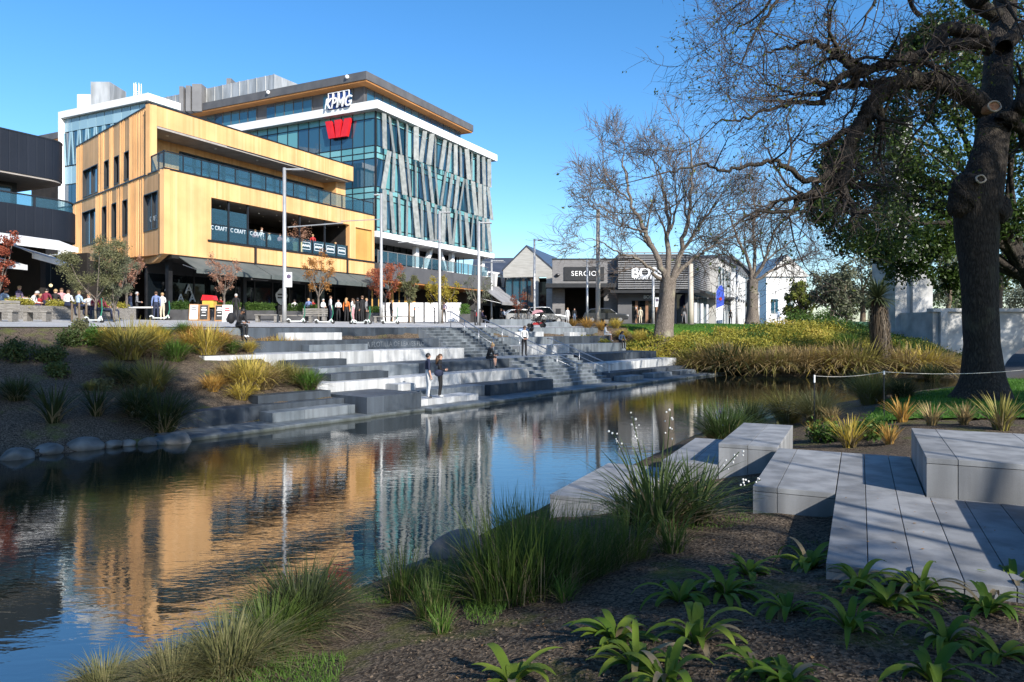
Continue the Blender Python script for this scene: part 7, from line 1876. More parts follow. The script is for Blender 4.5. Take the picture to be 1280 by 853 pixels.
HM = {'dark': pmat('hair_dark', (0.012, 0.009, 0.008), (0.02, 0.015, 0.012), 20, 0.5, stretch=(8, 8, 1)), 'brown': pmat('hair_brown', (0.07, 0.035, 0.018), (0.11, 0.06, 0.03), 20, 0.55, stretch=(8, 8, 1)), 'fair': pmat('hair_fair', (0.32, 0.20, 0.09), (0.42, 0.28, 0.14), 20, 0.55, stretch=(8, 8, 1)), 'grey': pmat('hair_grey', (0.38, 0.37, 0.36), (0.48, 0.47, 0.46), 20, 0.55)}
M_SHOE = pmat('shoe_dark', (0.02, 0.02, 0.02)); M_SHOEW = pmat('shoe_white', (0.7, 0.7, 0.68))
def V3(*a): return Vector(a)
def skeleton(pose):
    """joint positions (facing -Y, feet or seat at z = 0) with radii and the body region they belong to"""
    J = {}
    if pose in ('stand', 'walk', 'lean', 'armsin', 'look_down'):
        J['pelvis'] = V3(0, 0, .94); lean = .30 if pose == 'lean' else .06 if pose == 'look_down' else .0
        up = lambda h, f=0: V3(0, -math.sin(lean) * (h - .94) - f, .94 + math.cos(lean) * (h - .94))
        J['spine'] = up(1.10); J['chest'] = up(1.29); J['collar'] = up(1.41); J['neck'] = up(1.47, .01)
        hd = .06 if pose in ('look_down', 'lean') else .015
        J['head'] = up(1.56, hd * .8); J['crown'] = up(1.655, hd * 1.2)
        for s, n in ((-1, 'l'), (1, 'r')):
            st = s * .16 if pose == 'walk' else 0.0
            J['hip' + n] = V3(s * .085, 0, .90); J['knee' + n] = V3(s * .10, -.03 - st * .7, .50); J['ankle' + n] = V3(s * .105, .02 - st, .085); J['toe' + n] = V3(s * .125, -.125 - st, .035)
            b = J['collar']; J['sh' + n] = b + V3(s * .165, .0, -.03)
            if pose in ('armsin', 'look_down', 'lean'):
                J['el' + n] = J['sh' + n] + V3(s * .05, .0, -.27); J['wr' + n] = J['el' + n] + V3(-s * .10, -.19, -.02 if pose != 'look_down' else -.14); J['ha' + n] = J['wr' + n] + V3(-s * .05, -.07, 0.0)
            else:
                J['el' + n] = J['sh' + n] + V3(s * .055, .02 + st * .3, -.28); J['wr' + n] = J['el' + n] + V3(s * .01, -.06 + st * .5, -.24); J['ha' + n] = J['wr' + n] + V3(0, -.03, -.085)
    else:
        J['pelvis'] = V3(0, 0, .11); lean = .42 if pose == 'sit_lean' else .12
        up = lambda h, f=0: V3(0, -math.sin(lean) * (h - .11) - f, .11 + math.cos(lean) * (h - .11))
        J['spine'] = up(.28); J['chest'] = up(.46); J['collar'] = up(.58); J['neck'] = up(.64, .01)
        hd = .05 if pose == 'sit_lean' else .02
        J['head'] = up(.73, hd); J['crown'] = up(.82, hd * 1.5)
        for s, n in ((-1, 'l'), (1, 'r')):
            J['hip' + n] = V3(s * .09, -.03, .10); J['knee' + n] = V3(s * .10, -.45, .12); J['ankle' + n] = V3(s * .10, -.46 + s * .05, -.32); J['toe' + n] = V3(s * .11, -.60 + s * .05, -.385)
            J['sh' + n] = J['collar'] + V3(s * .165, 0, -.03); J['el' + n] = J['sh' + n] + V3(s * .06, -.06, -.26); J['wr' + n] = J['el' + n] + V3(-s * .07, -.21, -.02); J['ha' + n] = J['wr' + n] + V3(-s * .03, -.08, -.01)
    return J
RAD = dict(pelvis=.135, spine=.12, chest=.138, collar=.09, neck=.052, head=.088, crown=.072, sh=.062, el=.045, wr=.031, ha=.034, hip=.092, knee=.062, ankle=.042, toe=.036)
REG = [('pelvis', 'spine', 3), ('spine', 'chest', 1), ('chest', 'collar', 1), ('collar', 'neck', 0), ('neck', 'head', 0), ('head', 'crown', 0)]
for n in 'lr': REG += [('pelvis', 'hip' + n, 3), ('hip' + n, 'knee' + n, 3), ('knee' + n, 'ankle' + n, 4), ('ankle' + n, 'toe' + n, 5), ('collar', 'sh' + n, 1), ('sh' + n, 'el' + n, 1), ('el' + n, 'wr' + n, 2), ('wr' + n, 'ha' + n, 0)]
BODY = {}
def rad_of(k): return RAD.get(k, RAD.get(k[:-1], .05))
def body(pose):
    if pose in BODY: return BODY[pose]
    J = skeleton(pose); keys = list(J); idx = {k: i for i, k in enumerate(keys)}
    me = bpy.data.meshes.new('person_body'); me.from_pydata([tuple(J[k]) for k in keys], [(idx[a], idx[b]) for a, b, _ in REG], [])
    o = bpy.data.objects.new('person_tmp', me); col.objects.link(o)
    md = o.modifiers.new('skin', 'SKIN'); md.branch_smoothing = 0.4
    for i, k in enumerate(keys):
        sv = me.skin_vertices[0].data[i]; r = rad_of(k); sv.radius = (r, r * (0.80 if k in ('chest', 'spine', 'pelvis', 'collar') else 1.0)); sv.use_root = (k == 'pelvis')
    o.modifiers.new('sub', 'SUBSURF').levels = 2; o.modifiers['sub'].render_levels = 2
    dg = bpy.context.evaluated_depsgraph_get(); m2 = bpy.data.meshes.new_from_object(o.evaluated_get(dg)); bpy.data.objects.remove(o)
    while len(m2.materials) < 6: m2.materials.append(M_SKIN)
    segs = [(J[a], J[b], rg, (rad_of(a) + rad_of(b)) / 2) for a, b, rg in REG]
    bm = bmesh.new(); bm.from_mesh(m2)
    def region(p):
        best, out = 1e9, 0
        for a, b, rg, r in segs:
            d = b - a; t = max(0, min(1, (p - a).dot(d) / d.length_squared)); q = (p - a - d * t).length / r
            if q < best: best, out = q, rg
        return out
    for f in bm.faces: f.material_index = region(f.calc_center_median()); f.smooth = True
    # fingers, thumb, nose and ears grow out of the same mesh
    tmp = MB()
    for s, n in ((-1, 'l'), (1, 'r')):
        d = (J['ha' + n] - J['wr' + n]).normalized(); side = d.cross(V3(s, 0, 0.01)).normalized(); pal = d.cross(side).normalized()
        for i, L in enumerate((.062, .072, .067, .052)):
            o_ = J['ha' + n] + side * (.024 - .016 * i) + d * .015
            tmp.tube([o_, o_ + d * L * .5 + pal * -.004, o_ + d * L * .85 + pal * .014], [.0095, .0085, .006], 6)
        o_ = J['wr' + n].lerp(J['ha' + n], 0.6) + side * .028; tmp.tube([o_, o_ + side * .022 + d * .03, o_ + side * .022 + d * .058 + pal * .01], [.011, .0095, .007], 6)
    hd = J['head'].lerp(J['crown'], 0.25); fw = V3(0, -1, 0); fw = (fw - (J['crown'] - J['neck']).normalized() * fw.dot((J['crown'] - J['neck']).normalized())).normalized()
    upv = (J['crown'] - J['neck']).normalized()
    tmp.tube([hd + fw * .078 + upv * .02, hd + fw * .100 - upv * .012, hd + fw * .08 - upv * .022], [.008, .013, .009], 6)
    for s in (-1, 1): tmp.ball(hd + V3(s * .088, 0.005, 0) - upv * .004, .022, 6, 5, (.4, .8, 1.2))
    nv = len(bm.verts); vs_ = [bm.verts.new(v) for v in tmp.v]
    for f in tmp.f:
        try: ff = bm.faces.new([vs_[i] for i in f]); ff.material_index = 0; ff.smooth = True
        except ValueError: pass
    bm.to_mesh(m2); bm.free(); m2.name = 'person_body'
    BODY[pose] = (m2, J, hd, fw, upv); return BODY[pose]
HAIR = {}
def hair_mesh(pose, style):
    if (pose, style) in HAIR: return HAIR[(pose, style)]
    _, J, hd, fw, upv = body(pose); c = hd + upv * .012 - fw * .008
    bm = bmesh.new(); bmesh.ops.create_uvsphere(bm, u_segments=18, v_segments=14, radius=1)
    side = fw.cross(upv).normalized()
    dele = []
    for v in bm.verts:
        n = v.co.copy(); f, u = -n.y, n.z
        lim = -0.10 if f > 0.25 else (-0.55 if f < 0.1 else -0.3)
        if f > 0.25: lim = 0.30
        w = 1 + .04 * math.sin(n.x * 17 + n.z * 9)
        p = side * (n.x * .098 * w) + upv * (max(u, lim) * .112 * w) + fw * (f * .103 * w)
        if u < lim: p *= .93
        v.co = c + p
    if style == 'long':
        t = MB(); b = c - fw * .075 - upv * .02; t.tube([b + upv * .05, b - upv * .1 - fw * .025, b - upv * .26 - fw * .03, b - upv * .34 - fw * .01], [.065, .085, .07, .03], 10)
        vs_ = [bm.verts.new(v) for v in t.v]
        for f in t.f: bm.faces.new([vs_[i] for i in f])
    if style == 'bun':
        t = MB(); t.ball(c - fw * .09 + upv * .09, .045, 10, 8); vs_ = [bm.verts.new(v) for v in t.v]
        for f in t.f:
            bm.faces.new([vs_[i] for i in f])
    for f in bm.faces: f.smooth = True
    m = bpy.data.meshes.new('hair'); bm.to_mesh(m); bm.free(); m.materials.append(HM['dark']); HAIR[(pose, style)] = m; return m
EYES = {}
def eyes_mesh(pose):
    if pose not in EYES:
        _, J, hd, fw, upv = body(pose); t = MB()
        for s in (-1, 1): t.ball(hd + fw * .079 + upv * .022 + V3(s * .03, 0, 0), .010, 6, 5)
        t.tube([hd + fw * .083 - upv * .045 - V3(.02, 0, 0), hd + fw * .087 - upv * .046, hd + fw * .083 - upv * .045 + V3(.02, 0, 0)], .004, 5)
        m = bpy.data.meshes.new('face_features'); m.from_pydata(t.v, [], t.f); m.materials.append(pmat('eye_dark', (0.03, 0.02, 0.018)) if 'eye_dark' not in bpy.data.materials else bpy.data.materials['eye_dark']); EYES[pose] = m
    return EYES[pose]
def person(p, rz, pose, label, top, bottom, hair='dark', style='short', sleeve='long', legs='long', shoes='dark', skin=None, h=1.7, group=None, face=True):
    m, J, hd, fw, upv = body(pose); sk = skin or M_SKIN
    o = bpy.data.objects.new('person', m); col.objects.link(o); o.location = p; o.rotation_euler = (0, 0, R(rz)); s = h / 1.72; o.scale = (s, s, s)
    ms = [sk, CM[top], CM[top] if sleeve == 'long' else sk, CM[bottom], CM[bottom] if legs == 'long' else sk, M_SHOEW if shoes == 'white' else M_SHOE]
    for i, mm in enumerate(ms): o.material_slots[i].link = 'OBJECT'; o.material_slots[i].material = mm
    hr = bpy.data.objects.new('hair', hair_mesh(pose, style)); col.objects.link(hr); hr.parent = o
    hr.material_slots[0].link = 'OBJECT'; hr.material_slots[0].material = HM[hair]
    if face:
        ey = bpy.data.objects.new('face', eyes_mesh(pose)); col.objects.link(ey); ey.parent = o
    return tag(o, label, 'person', group)
def onprom(px, Y):
    q = P(px, 410, Y); q.z = max(hgt(q.x, q.y) + 0.03, 3.02); return q
# on the steps
a = ST(19.25, 19.72, 0.342); a.x, a.y = P(535, 0, 27.2).x, 27.2
person(a, 112, 'stand', 'person in navy T-shirt and white trousers standing close to another at the water', 'navy', 'white', 'dark', 'short', 'short', h=1.72)
a = V3(P(550, 0, 27.5).x, 27.5, 0.342)
person(a, 85, 'armsin', 'person in white top with black jacket and trousers standing at the water', 'black', 'black', 'brown', 'long', shoes='white', h=1.68)
c = V3(P(549, 0, 27.2).x, 27.05, 1.30)
bg = empty('shoulder_bag', c, 'navy shoulder bag held between the couple at the water', 'bag')
mb = MB(); mb.ball(c, 0.14, 12, 8, (1.3, 0.5, 0.95)); mb.build('bag_body', CM['navy'], bg, smooth=True)
mb = MB(); mb.tube([c + V3(-.17, 0, .1), c + V3(-.1, 0.02, .30), c + V3(.1, 0.02, .32), c + V3(.17, 0, .1)], 0.012, 5); mb.build('strap', CM['navy'], bg)
person(ST(26.5, 23.06, 1.46), 62, 'sit_lean', 'person in black top with bare legs seated bowed on the dark third tier', 'black', 'black', 'fair', 'bun', legs='bare', h=1.66)
person(ST(30.75, 24.1, 1.467), 20, 'look_down', 'person in white top and black leggings looking down on the landing', 'white', 'black', 'brown', 'short', h=1.66)
person(ST(43.6, 26.95, 2.432), 75, 'sit', 'person in white top with bare legs seated near the golden shrubs', 'white', 'white', 'dark', 'bun', legs='bare', shoes='white', h=1.68)
person(ST(42.7, 25.15, 1.982), 20, 'sit_lean', 'person in pale denim top with long black hair seated in the blue shade', 'denim', 'black', 'dark', 'long', h=1.68)
a = ST(16.55, 28.55, 3.0)
person(a, 62, 'sit_lean', 'person in black seated on the promenade edge wearing a backpack', 'black', 'black', 'dark', 'short', shoes='white', h=1.75, skin=M_SKIN2)
q = a + V3(-0.33, 0.12, 0.42); bk = empty('backpack', q, 'black backpack on the back of the seated person in black', 'backpack')
mb = MB(); mb.ball(q, 0.2, 12, 8, (0.8, 0.95, 1.25)); mb.build('bag_body', CM['black'], bk, smooth=True); mb = MB(); mb.ball(q + V3(-.12, -.05, -.06), 0.12, 10, 6, (0.6, 1, 1)); mb.build('front_pocket', CM['black'], bk, smooth=True)
person(onprom(295, 46), 180, 'stand', 'person in black standing behind the seated person with backpack', 'black', 'black', 'grey', h=1.75, face=False)
# group by the orange brown tree
CG = 'people crowding outside the bar'
for (x, Y, rz, pose, t, b_, hr, st_, lab, h) in [
 (386, 52, 200, 'lean', 'blue', 'grey', 'fair', 'short', 'person in blue grey jacket leaning over a table by the lamp post', 1.75), (413, 50, 120, 'stand', 'white', 'navy', 'brown', 'short', 'person in white shirt and navy trousers near the orange brown tree', 1.8),
 (404, 53, 60, 'armsin', 'white', 'grey', 'grey', 'short', 'grey haired person in white behind the orange brown tree', 1.7), (423, 52.5, 10, 'armsin', 'white', 'black', 'dark', 'short', 'person in white shirt between the navy trousers and the orange jacket', 1.66),
 (433, 50, 170, 'stand', 'orange', 'black', 'fair', 'long', 'person in bright orange jacket seen from behind', 1.7), (441, 50.6, 250, 'stand', 'white', 'pink', 'brown', 'long', 'person in white and pink next to the orange jacket', 1.68),
 (447, 52, 200, 'armsin', 'black', 'black', 'dark', 'short', 'person in black behind the pink trousers', 1.75), (453, 50.2, 250, 'stand', 'black', 'black', 'brown', 'short', 'tall person in black at the end of the group', 1.88),
 (458, 53, 90, 'stand', 'grey', 'black', 'fair', 'short', 'person in grey partly hidden at the end of the group', 1.75), (489, 58, 120, 'stand', 'black', 'black', 'brown', 'short', 'person in dark suit standing alone beside a scooter', 1.8), (555, 58, 0, 'armsin', 'purple', 'black', 'dark', 'short', 'person in purple top before the white hoarding', 1.72),
 (368, 54, 190, 'armsin', 'white', 'navy', 'dark', 'short', 'person in white at the table behind the lamp post', 1.7), (391, 53.5, 160, 'armsin', 'red', 'black', 'brown', 'short', 'person in red at the table by the lamp post', 1.68)]:
    person(onprom(x, Y), rz, pose, lab, t, b_, hr, st_, h=h, group=CG, face=False)
# table by the timber building corner
for (x, Y, rz, pose, t, b_, hr, lab, h) in [(163, 43.2, 100, 'stand', 'navy', 'denim', 'brown', 'person in navy jacket and jeans at the end of the white table', 1.72), (171, 43.6, 120, 'armsin', 'grey', 'black', 'grey', 'person in grey lilac top standing at the white table', 1.75),
 (195, 42.6, 200, 'stand', 'blue', 'navy', 'brown', 'person in blue shirt seen from behind beyond the white table', 1.72), (203, 43.2, 240, 'armsin', 'white', 'cream', 'fair', 'person in white top beside the blue shirt', 1.68), (276, 49, 0, 'armsin', 'red', 'black', 'fair', 'red clothed person behind the low hedge near the pinkish tree', 1.66)]:
    person(onprom(x, Y), rz, pose, lab, t, b_, hr, h=h, group='people at the timber building corner', face=False)
# drinkers on the raised terrace of the dark building
TG = 'drinkers behind the long planter'
for (x, Y, yh, rz, pose, t, hr, lab) in [(1, 34.5, 360, 80, 'sit_lean', 'lightblue', 'brown', 'person in light blue shirt cut by the picture edge'), (22, 36.5, 358, 90, 'sit', 'purple', 'fair', 'person in lilac blue top sitting upright behind the planter'), (37, 35.5, 363, 110, 'sit_lean', 'white', 'grey', 'grey haired person in white bending over the table'),
 (47, 37, 367, 60, 'sit_lean', 'red', 'fair', 'person in red bending low behind the planter'), (57, 35.8, 361, 185, 'sit', 'burgundy', 'dark', 'broad person in burgundy seen from behind'), (69, 36.5, 362, 200, 'sit', 'black', 'fair', 'fair haired person in black next to burgundy'), (77, 37.2, 361, 30, 'sit', 'pink', 'brown', 'person with pink face turned to the river, in pink'),
 (84, 36.2, 363, 180, 'sit', 'white', 'brown', 'person in white seen from behind right of the black top'), (97, 36.8, 364, 160, 'sit', 'lightblue', 'fair', 'person in pale blue behind the bushy olive tree'), (111, 37.5, 368, 30, 'sit', 'white', 'fair', 'person in white between two olive trunks'), (119, 37.2, 369, 190, 'sit', 'burgundy', 'brown', 'person in burgundy between two olive trunks'), (127, 38.4, 370, 150, 'sit', 'burgundy', 'fair', 'person in burgundy half hidden by the feathery tree'), (136, 39, 371, 150, 'sit', 'grey', 'dark', 'person in grey mostly hidden by the feathery tree')]:
    z = P(x, yh, Y).z - 0.84; q = P(x, 400, Y); q.z = z
    person(q, rz, pose, lab, t, 'navy', hr, h=1.72, group=TG, face=False)
# balcony
BG = 'people on the open balcony'
for (x, rz, pose, t, hr, lab, b) in [(318, 60, 'sit', 'pink', 'fair', 'person in pink at the third balcony pane', -1.0), (327, 90, 'stand', 'white', 'brown', 'person in white standing at the fourth balcony pane', -1.6), (338, 270, 'sit', 'white', 'fair', 'person in white seated at the fourth balcony pane', -1.0), (349, 60, 'sit', 'pink', 'brown', 'person in pink seated behind the lamp post on the balcony', -1.0), (361, 270, 'sit', 'white', 'dark', 'person in white seated beside the balcony plant box', -0.9), (366, 120, 'sit', 'white', 'brown', 'second person in white seated beside the balcony plant box', -1.3), (391, 200, 'armsin', 'red', 'fair', 'person in red hat and top on the balcony', -0.9), (406, 250, 'sit', 'white', 'dark', 'person in white cap at the sixth balcony pane', -0.8), (418, 90, 'sit', 'cream', 'fair', 'fair haired person low behind the balcony emblem', -0.8), (432, 260, 'sit', 'blue', 'brown', 'person in blue at the last balcony pane', -0.8)]:
    q = FW.pt(FW.a(x, b), b, sz0 + (0.01 if pose in ('stand', 'armsin') else 0.46))
    person(q, rz, pose, lab, t, 'navy', hr, h=1.72, group=BG, face=False)
# far shops
for (x, Y, rz, pose, t, b_, hr, lab) in [(795, 76, 90, 'walk', 'black', 'black', 'grey', 'person in black walking past the shop window'), (800.5, 76.5, 180, 'stand', 'cream', 'cream', 'fair', 'person in cream standing at the shop window'), (709.5, 78, 20, 'stand', 'white', 'white', 'fair', 'person in white before the dark restaurant entrance'), (718, 79, 20, 'stand', 'black', 'denim', 'dark', 'person in black inside the restaurant entrance'), (855, 66, 180, 'walk', 'black', 'grey', 'dark', 'person with big black backpack behind the bare tree'), (945, 84, 90, 'stand', 'red', 'black', 'brown', 'person in dark red beside parked bikes past the second tree'), (973, 84, 180, 'stand', 'lightblue', 'denim', 'dark', 'person in light blue jacket near the far end of the lawn'), (913, 86, 0, 'walk', 'black', 'black', 'dark', 'person in black walking under the shop canopy'), (661, 70, 180, 'walk', 'black', 'grey', 'dark', 'person in black by the parked bikes'), (631, 66, 200, 'sit_lean', 'white', 'black', 'dark', 'person in white seated by the green pot near the awnings'), (625, 66, 100, 'sit', 'black', 'black', 'brown', 'person in black seated by the green pot near the awnings'), (602, 72, 100, 'sit', 'purple', 'black', 'brown', 'person in purple seated under the grey awnings'), (596, 73, 200, 'sit', 'red', 'black', 'dark', 'person in red seated under the grey awnings')]:
    q = onprom(x, Y)
    if pose.startswith('sit'): q.z += 0.45
    person(q, rz, pose, lab, t, b_, hr, h=1.74, group='people by the far shops', face=False)
# ------------------------------------------------------------------ street furniture
M_POLE = pmat('pole_grey', (0.42, 0.42, 0.41), (0.52, 0.52, 0.51), 2, 0.45, metal=0.5, world=True)
M_POLEW = pmat('pole_timber', (0.38, 0.33, 0.27), (0.50, 0.45, 0.38), 2, 0.7, stretch=(1, 1, 0.2), world=True)
M_BENCH = pmat('weathered_timber', (0.13, 0.12, 0.105), (0.25, 0.235, 0.215), 3, 0.8, stretch=(1, 6, 6))
M_PLTR = pmat('planter_grey', (0.05, 0.05, 0.052), (0.08, 0.08, 0.083), 2, 0.7, world=True)
M_SCOOT = pmat('scooter_white', (0.62, 0.65, 0.62), (0.7, 0.72, 0.7), 3, 0.4); M_GREEN = pmat('scooter_green', (0.02, 0.14, 0.085), (0.025, 0.17, 0.1), 3, 0.4)
M_RUB = pmat('rubber', (0.012, 0.012, 0.012), (0.02, 0.02, 0.02), 5, 0.8)
M_TABLE = pmat('table_white', (0.70, 0.70, 0.68), (0.78, 0.78, 0.76), 4, 0.5)
def lamp(x, yt, Y, w, label, arm=1.6, side=1, midarm=None, plate=None, m=None):
    b = onprom(x, Y); zt = P(x, yt, Y).z; r = w * Y / F_PX / 2
    e = empty('street_lamp', b, label, 'street lamp', 'street lamps on the promenade')
    mb = MB(); mb.tube([b, V3(b.x, b.y, b.z + 1.2), V3(b.x, b.y, zt)], [r * 1.1, r * 1.0, r * 0.8], 10); mb.build('pole', m or M_POLE, e, smooth=True)
    if arm:
        mb = MB(); mb.box(min(b.x, b.x + side * arm), max(b.x, b.x + side * arm), b.y - 0.06, b.y + 0.06, zt - 0.12, zt - 0.05); hd_ = mb.build('lamp_arm', M_POLE, e)
        x0 = b.x + side * arm * 0.4; x1 = b.x + side * arm; mb = MB(); mb.box(min(x0, x1), max(x0, x1), b.y - 0.14, b.y + 0.14, zt - 0.16, zt - 0.121); mb.build('lamp_head', M_MGREY, hd_)
    if midarm:
        y0, dx0, dx1, dz = midarm; z = P(x, y0, Y).z
        mb = MB(); mb.tube([V3(b.x + dx0, b.y, z - dz / 2), V3(b.x + dx1, b.y - 0.3, z + dz / 2)], 0.035, 6); mb.build('cross_arm', M_POLE, e)
    if plate:
        z = P(x, plate, Y).z; mb = MB(); mb.box(b.x + r, b.x + r + 0.36, b.y - r - 0.03, b.y - r - 0.01, z - 0.42, z + 0.42); pl_ = mb.build('sign_plate', M_SIGNW, e)
        mb = MB(); mb.prism([V3(b.x + r + 0.18 + 0.13 * math.cos(t), b.y - r - 0.034, z + 0.18 + 0.13 * math.sin(t)) for t in [2 * PI * k / 16 for k in range(16)]], (0, 0.003, 0)); mb.build('sign_symbol', CM['purple'], pl_)
    mb = MB(); mb.tube([V3(b.x, b.y, b.z - 0.01), V3(b.x, b.y, b.z + 0.05)], r * 1.7, 12); mb.build('base_plate', M_MGREY, e)
lamp(355.5, 210, 41, 5.0, 'tall lamp post with parking sign before the timber building', 1.1, 1, (282, 0.2, 3.4, 0.2), 350)
lamp(476.5, 242, 50, 4.0, 'tall lamp post at the corner between timber and office buildings', 0.5, -1, (276, -2.8, 0.0, 0.1))
lamp(549.5, 264, 52, 4.0, 'tall lamp post before the white columns of the office building', 0.8, 1, (302, -3.0, 0.2, 0.15))
lamp(598.5, 277, 50, 4.4, 'lamp post at the end of the office building', 0.9, 1, None)
lamp(668, 299, 62, 3.2, 'lamp post before the gabled concrete house', 0.7, 1, None)
lamp(734, 325, 62, 3.0, 'short plain pole left of the thick pole before the restaurant', 0, 1, None)
lamp(747.5, 262, 60, 6.0, 'thick tall timber pole before the restaurant', 0, 1, None, None, M_POLEW)
lamp(863.5, 330, 62, 7.0, 'thick timber pole right of the tall bare tree', 0, 1, None, None, M_POLEW)
lamp(816.5, 338, 64, 3.6, 'thin pole with small sign left of the tall bare tree', 0, 1, None, 378)
lamp(921, 330, 80, 3.0, 'thin pole left of the second bare tree', 0, 1, None)
lamp(948, 365, 86, 3.0, 'thin pole right of the second bare tree', 0, 1, None)
lamp(614.5, 325, 84, 3.0, 'distant lamp post with cross head over the grey awnings', 1.4, 1, (328, -1.6, 1.6, 0.0))
# long planter with hedge before the drinkers
a, b = P(-30, 400, 32.0), P(170, 400, 40.5); FPn = Frame(a.x, a.y, b.x - a.x, b.y - a.y, 1, -1); Lp = (b - a).length
pl_ = empty('long_planter', a + V3(0, 0, 0), 'long weathered timber planter before the seated drinkers', 'planter')
mb = MB()
for k in range(7): FPn.box(mb, 0, Lp, -0.55, 0.0 + 0.004 * (k % 2), 3.0 + 0.155 * k, 3.15 + 0.155 * k)
mb.build('box', M_BENCH, pl_)
rs = np.random.RandomState(6); n = 900; aa = rs.uniform(0.1, Lp - 0.1, n); keep = vnoise(aa, aa * 0, 0.9, 3) > 0.3; aa = aa[keep]
C = np.array([tuple(FPn.pt(x, -0.28 + rs.uniform(-.2, .2), 4.08 + rs.uniform(0, 0.26))) for x in aa]); V, Q = leaves_at(C, 9, 0.09, 0.07, rs); np_mesh('hedge', V, Q, LM['cover'], pl_)
dk = empty('raised_terrace', FPn.pt(0, -1, 3.2), 'raised timber terrace the drinkers sit on', 'terrace')
mb = MB(); FPn.box(mb, 0, Lp, -5.5, -0.6, 3.0, 3.52); mb.build('floor_boards', M_BENCH, dk)
tb = 0
for x, Y in ((12, 35.2), (30, 35.6), (52, 37.8), (72, 38.2), (92, 38.0), (115, 38.6)):
    q = P(x, 378, Y); q.z = 3.52; e = empty('bar_table', q, 'small bar table behind the planter, ' + ['nearest the picture edge', 'under the low white awning', 'beside the burgundy back', 'beside the fair haired person in black', 'behind the bushy olive tree', 'behind the olive trunks'][tb], 'table', 'bar tables on the terrace'); tb += 1
    mb = MB(); mb.box(q.x - .45, q.x + .45, q.y - .4, q.y + .4, 4.42, 4.46); mb.build('tabletop', M_TABLE, e); mb = MB(); mb.tube([q, q + V3(0, 0, .9)], 0.04, 6); mb.build('leg', M_BLACK, e)
def bench(p, L, rz, label, back=False):
    e = empty('bench', p, label, 'bench', 'weathered timber benches on the promenade', R(rz))
    def B(name, *q):
        mb = MB(); mb.box(*q); o = mb.build(name, M_BENCH); o.parent = e; return o
    mb = MB()
    for k in range(5): mb.box(-L / 2, L / 2, -.3 + .122 * k, -.19 + .122 * k, .40, .46)
    o = mb.build('seat', M_BENCH); o.parent = e
    B('leg', -L / 2 + .05, -L / 2 + .2, -.27, .27, 0, .397); B('leg', L / 2 - .2, L / 2 - .05, -.27, .27, 0, .397)
    if back:
        mb = MB()
        for k in range(3): mb.box(-L / 2, L / 2, .26, .31, .52 + .13 * k, .63 + .13 * k)
        o = mb.build('backrest', M_BENCH); o.parent = e
bench(onprom(334, 42), 1.3, 4, 'short bench left of the tall lamp post with parking sign'); bench(onprom(371, 43), 1.9, 4, 'bench right of the tall lamp post with parking sign'); bench(onprom(393, 44), 1.5, 4, 'backed bench beside the orange brown tree', True)
bench(onprom(482, 50), 1.6, 4, 'bench at the corner lamp post beside the person in dark suit'); bench(onprom(505, 54), 1.5, 4, 'bench before the white hoarding'); bench(onprom(6, 30.2), 0.9, 10, 'bench cut by the picture edge below the drinkers', True); bench(onprom(47, 31.6), 1.0, 10, 'small bench before the long planter')
# white table, boards and hedge boxes by the timber building
q = onprom(180, 43); e = empty('serving_table', q, 'long white table at the timber building corner', 'table')
mb = MB(); mb.box(q.x - .75, q.x + .75, q.y - .4, q.y + .4, q.z + .72, q.z + .8); mb.build('tabletop', M_TABLE, e)
for sx in (-1, 1):
    for sy in (-1, 1): mb = MB(); mb.tube([q + V3(sx * .65, sy * .32, 0), q + V3(sx * .65, sy * .32, .72)], .03, 6); mb.build('leg', M_BLACK, e)
M_BOARD = pmat('timber_frame', (0.30, 0.14, 0.05), (0.38, 0.19, 0.07), 4, 0.6); M_CHALK = pmat('chalkboard', (0.02, 0.022, 0.022), (0.05, 0.05, 0.05), 6, 0.9)
for i, (x, kind, lab) in enumerate([(243, 'w', 'white poster sandwich board in a wooden frame, leaning'), (255.5, 'b', 'chalk sandwich board in a wooden frame next to the red box'), (275, 'b', 'small chalk sandwich board under the pinkish tree'), (284.5, 'w', 'frameless white sandwich board with red mark by the backpack person')]):
    q = onprom(x, 41.5); e = empty('sandwich_board', q, lab, 'sandwich board', 'sandwich boards on the promenade', R(12))
    for s in (-1, 1):
        mb = MB(); mb.hexa([(-.26, s * .26, 0), (.26, s * .26, 0), (.26, s * .22, 0), (-.26, s * .22, 0), (-.26, s * .05, .95), (.26, s * .05, .95), (.26, s * .01, .95), (-.26, s * .01, .95)]) if s < 0 else mb.hexa([(-.26, .22, 0), (.26, .22, 0), (.26, .26, 0), (-.26, .26, 0), (-.26, .01, .95), (.26, .01, .95), (.26, .05, .95), (-.26, .05, .95)])
        o = mb.build('frame', M_BOARD if i < 3 else M_SIGNW); o.parent = e
    mb = MB(); mb.hexa([(-.21, -.262, .08), (.21, -.262, .08), (.21, -.25, .08), (-.21, -.25, .08), (-.21, -.072, .90), (.21, -.072, .90), (.21, -.06, .90), (-.21, -.06, .90)]); o = mb.build('poster', M_SIGNW if kind == 'w' else M_CHALK); o.parent = e
    mb = MB()
    for k, (w_, z_) in enumerate(((.12, .72), (.15, .6), (.1, .48), (.13, .3))):
        y = -.262 + (.262 - .072) * (z_ - .08) / .82; mb.box(-w_, w_, y - .004, y + .003, z_, z_ + (.07 if k < 2 else .035))
    o2 = mb.build('printing', (CM['red'] if i == 3 else CM['grey']) if kind == 'w' else M_SIGNW); o2.parent = o
q = onprom(262, 43); e = empty('menu_stand', q, 'red and yellow box on a stand among the sandwich boards', 'stand')
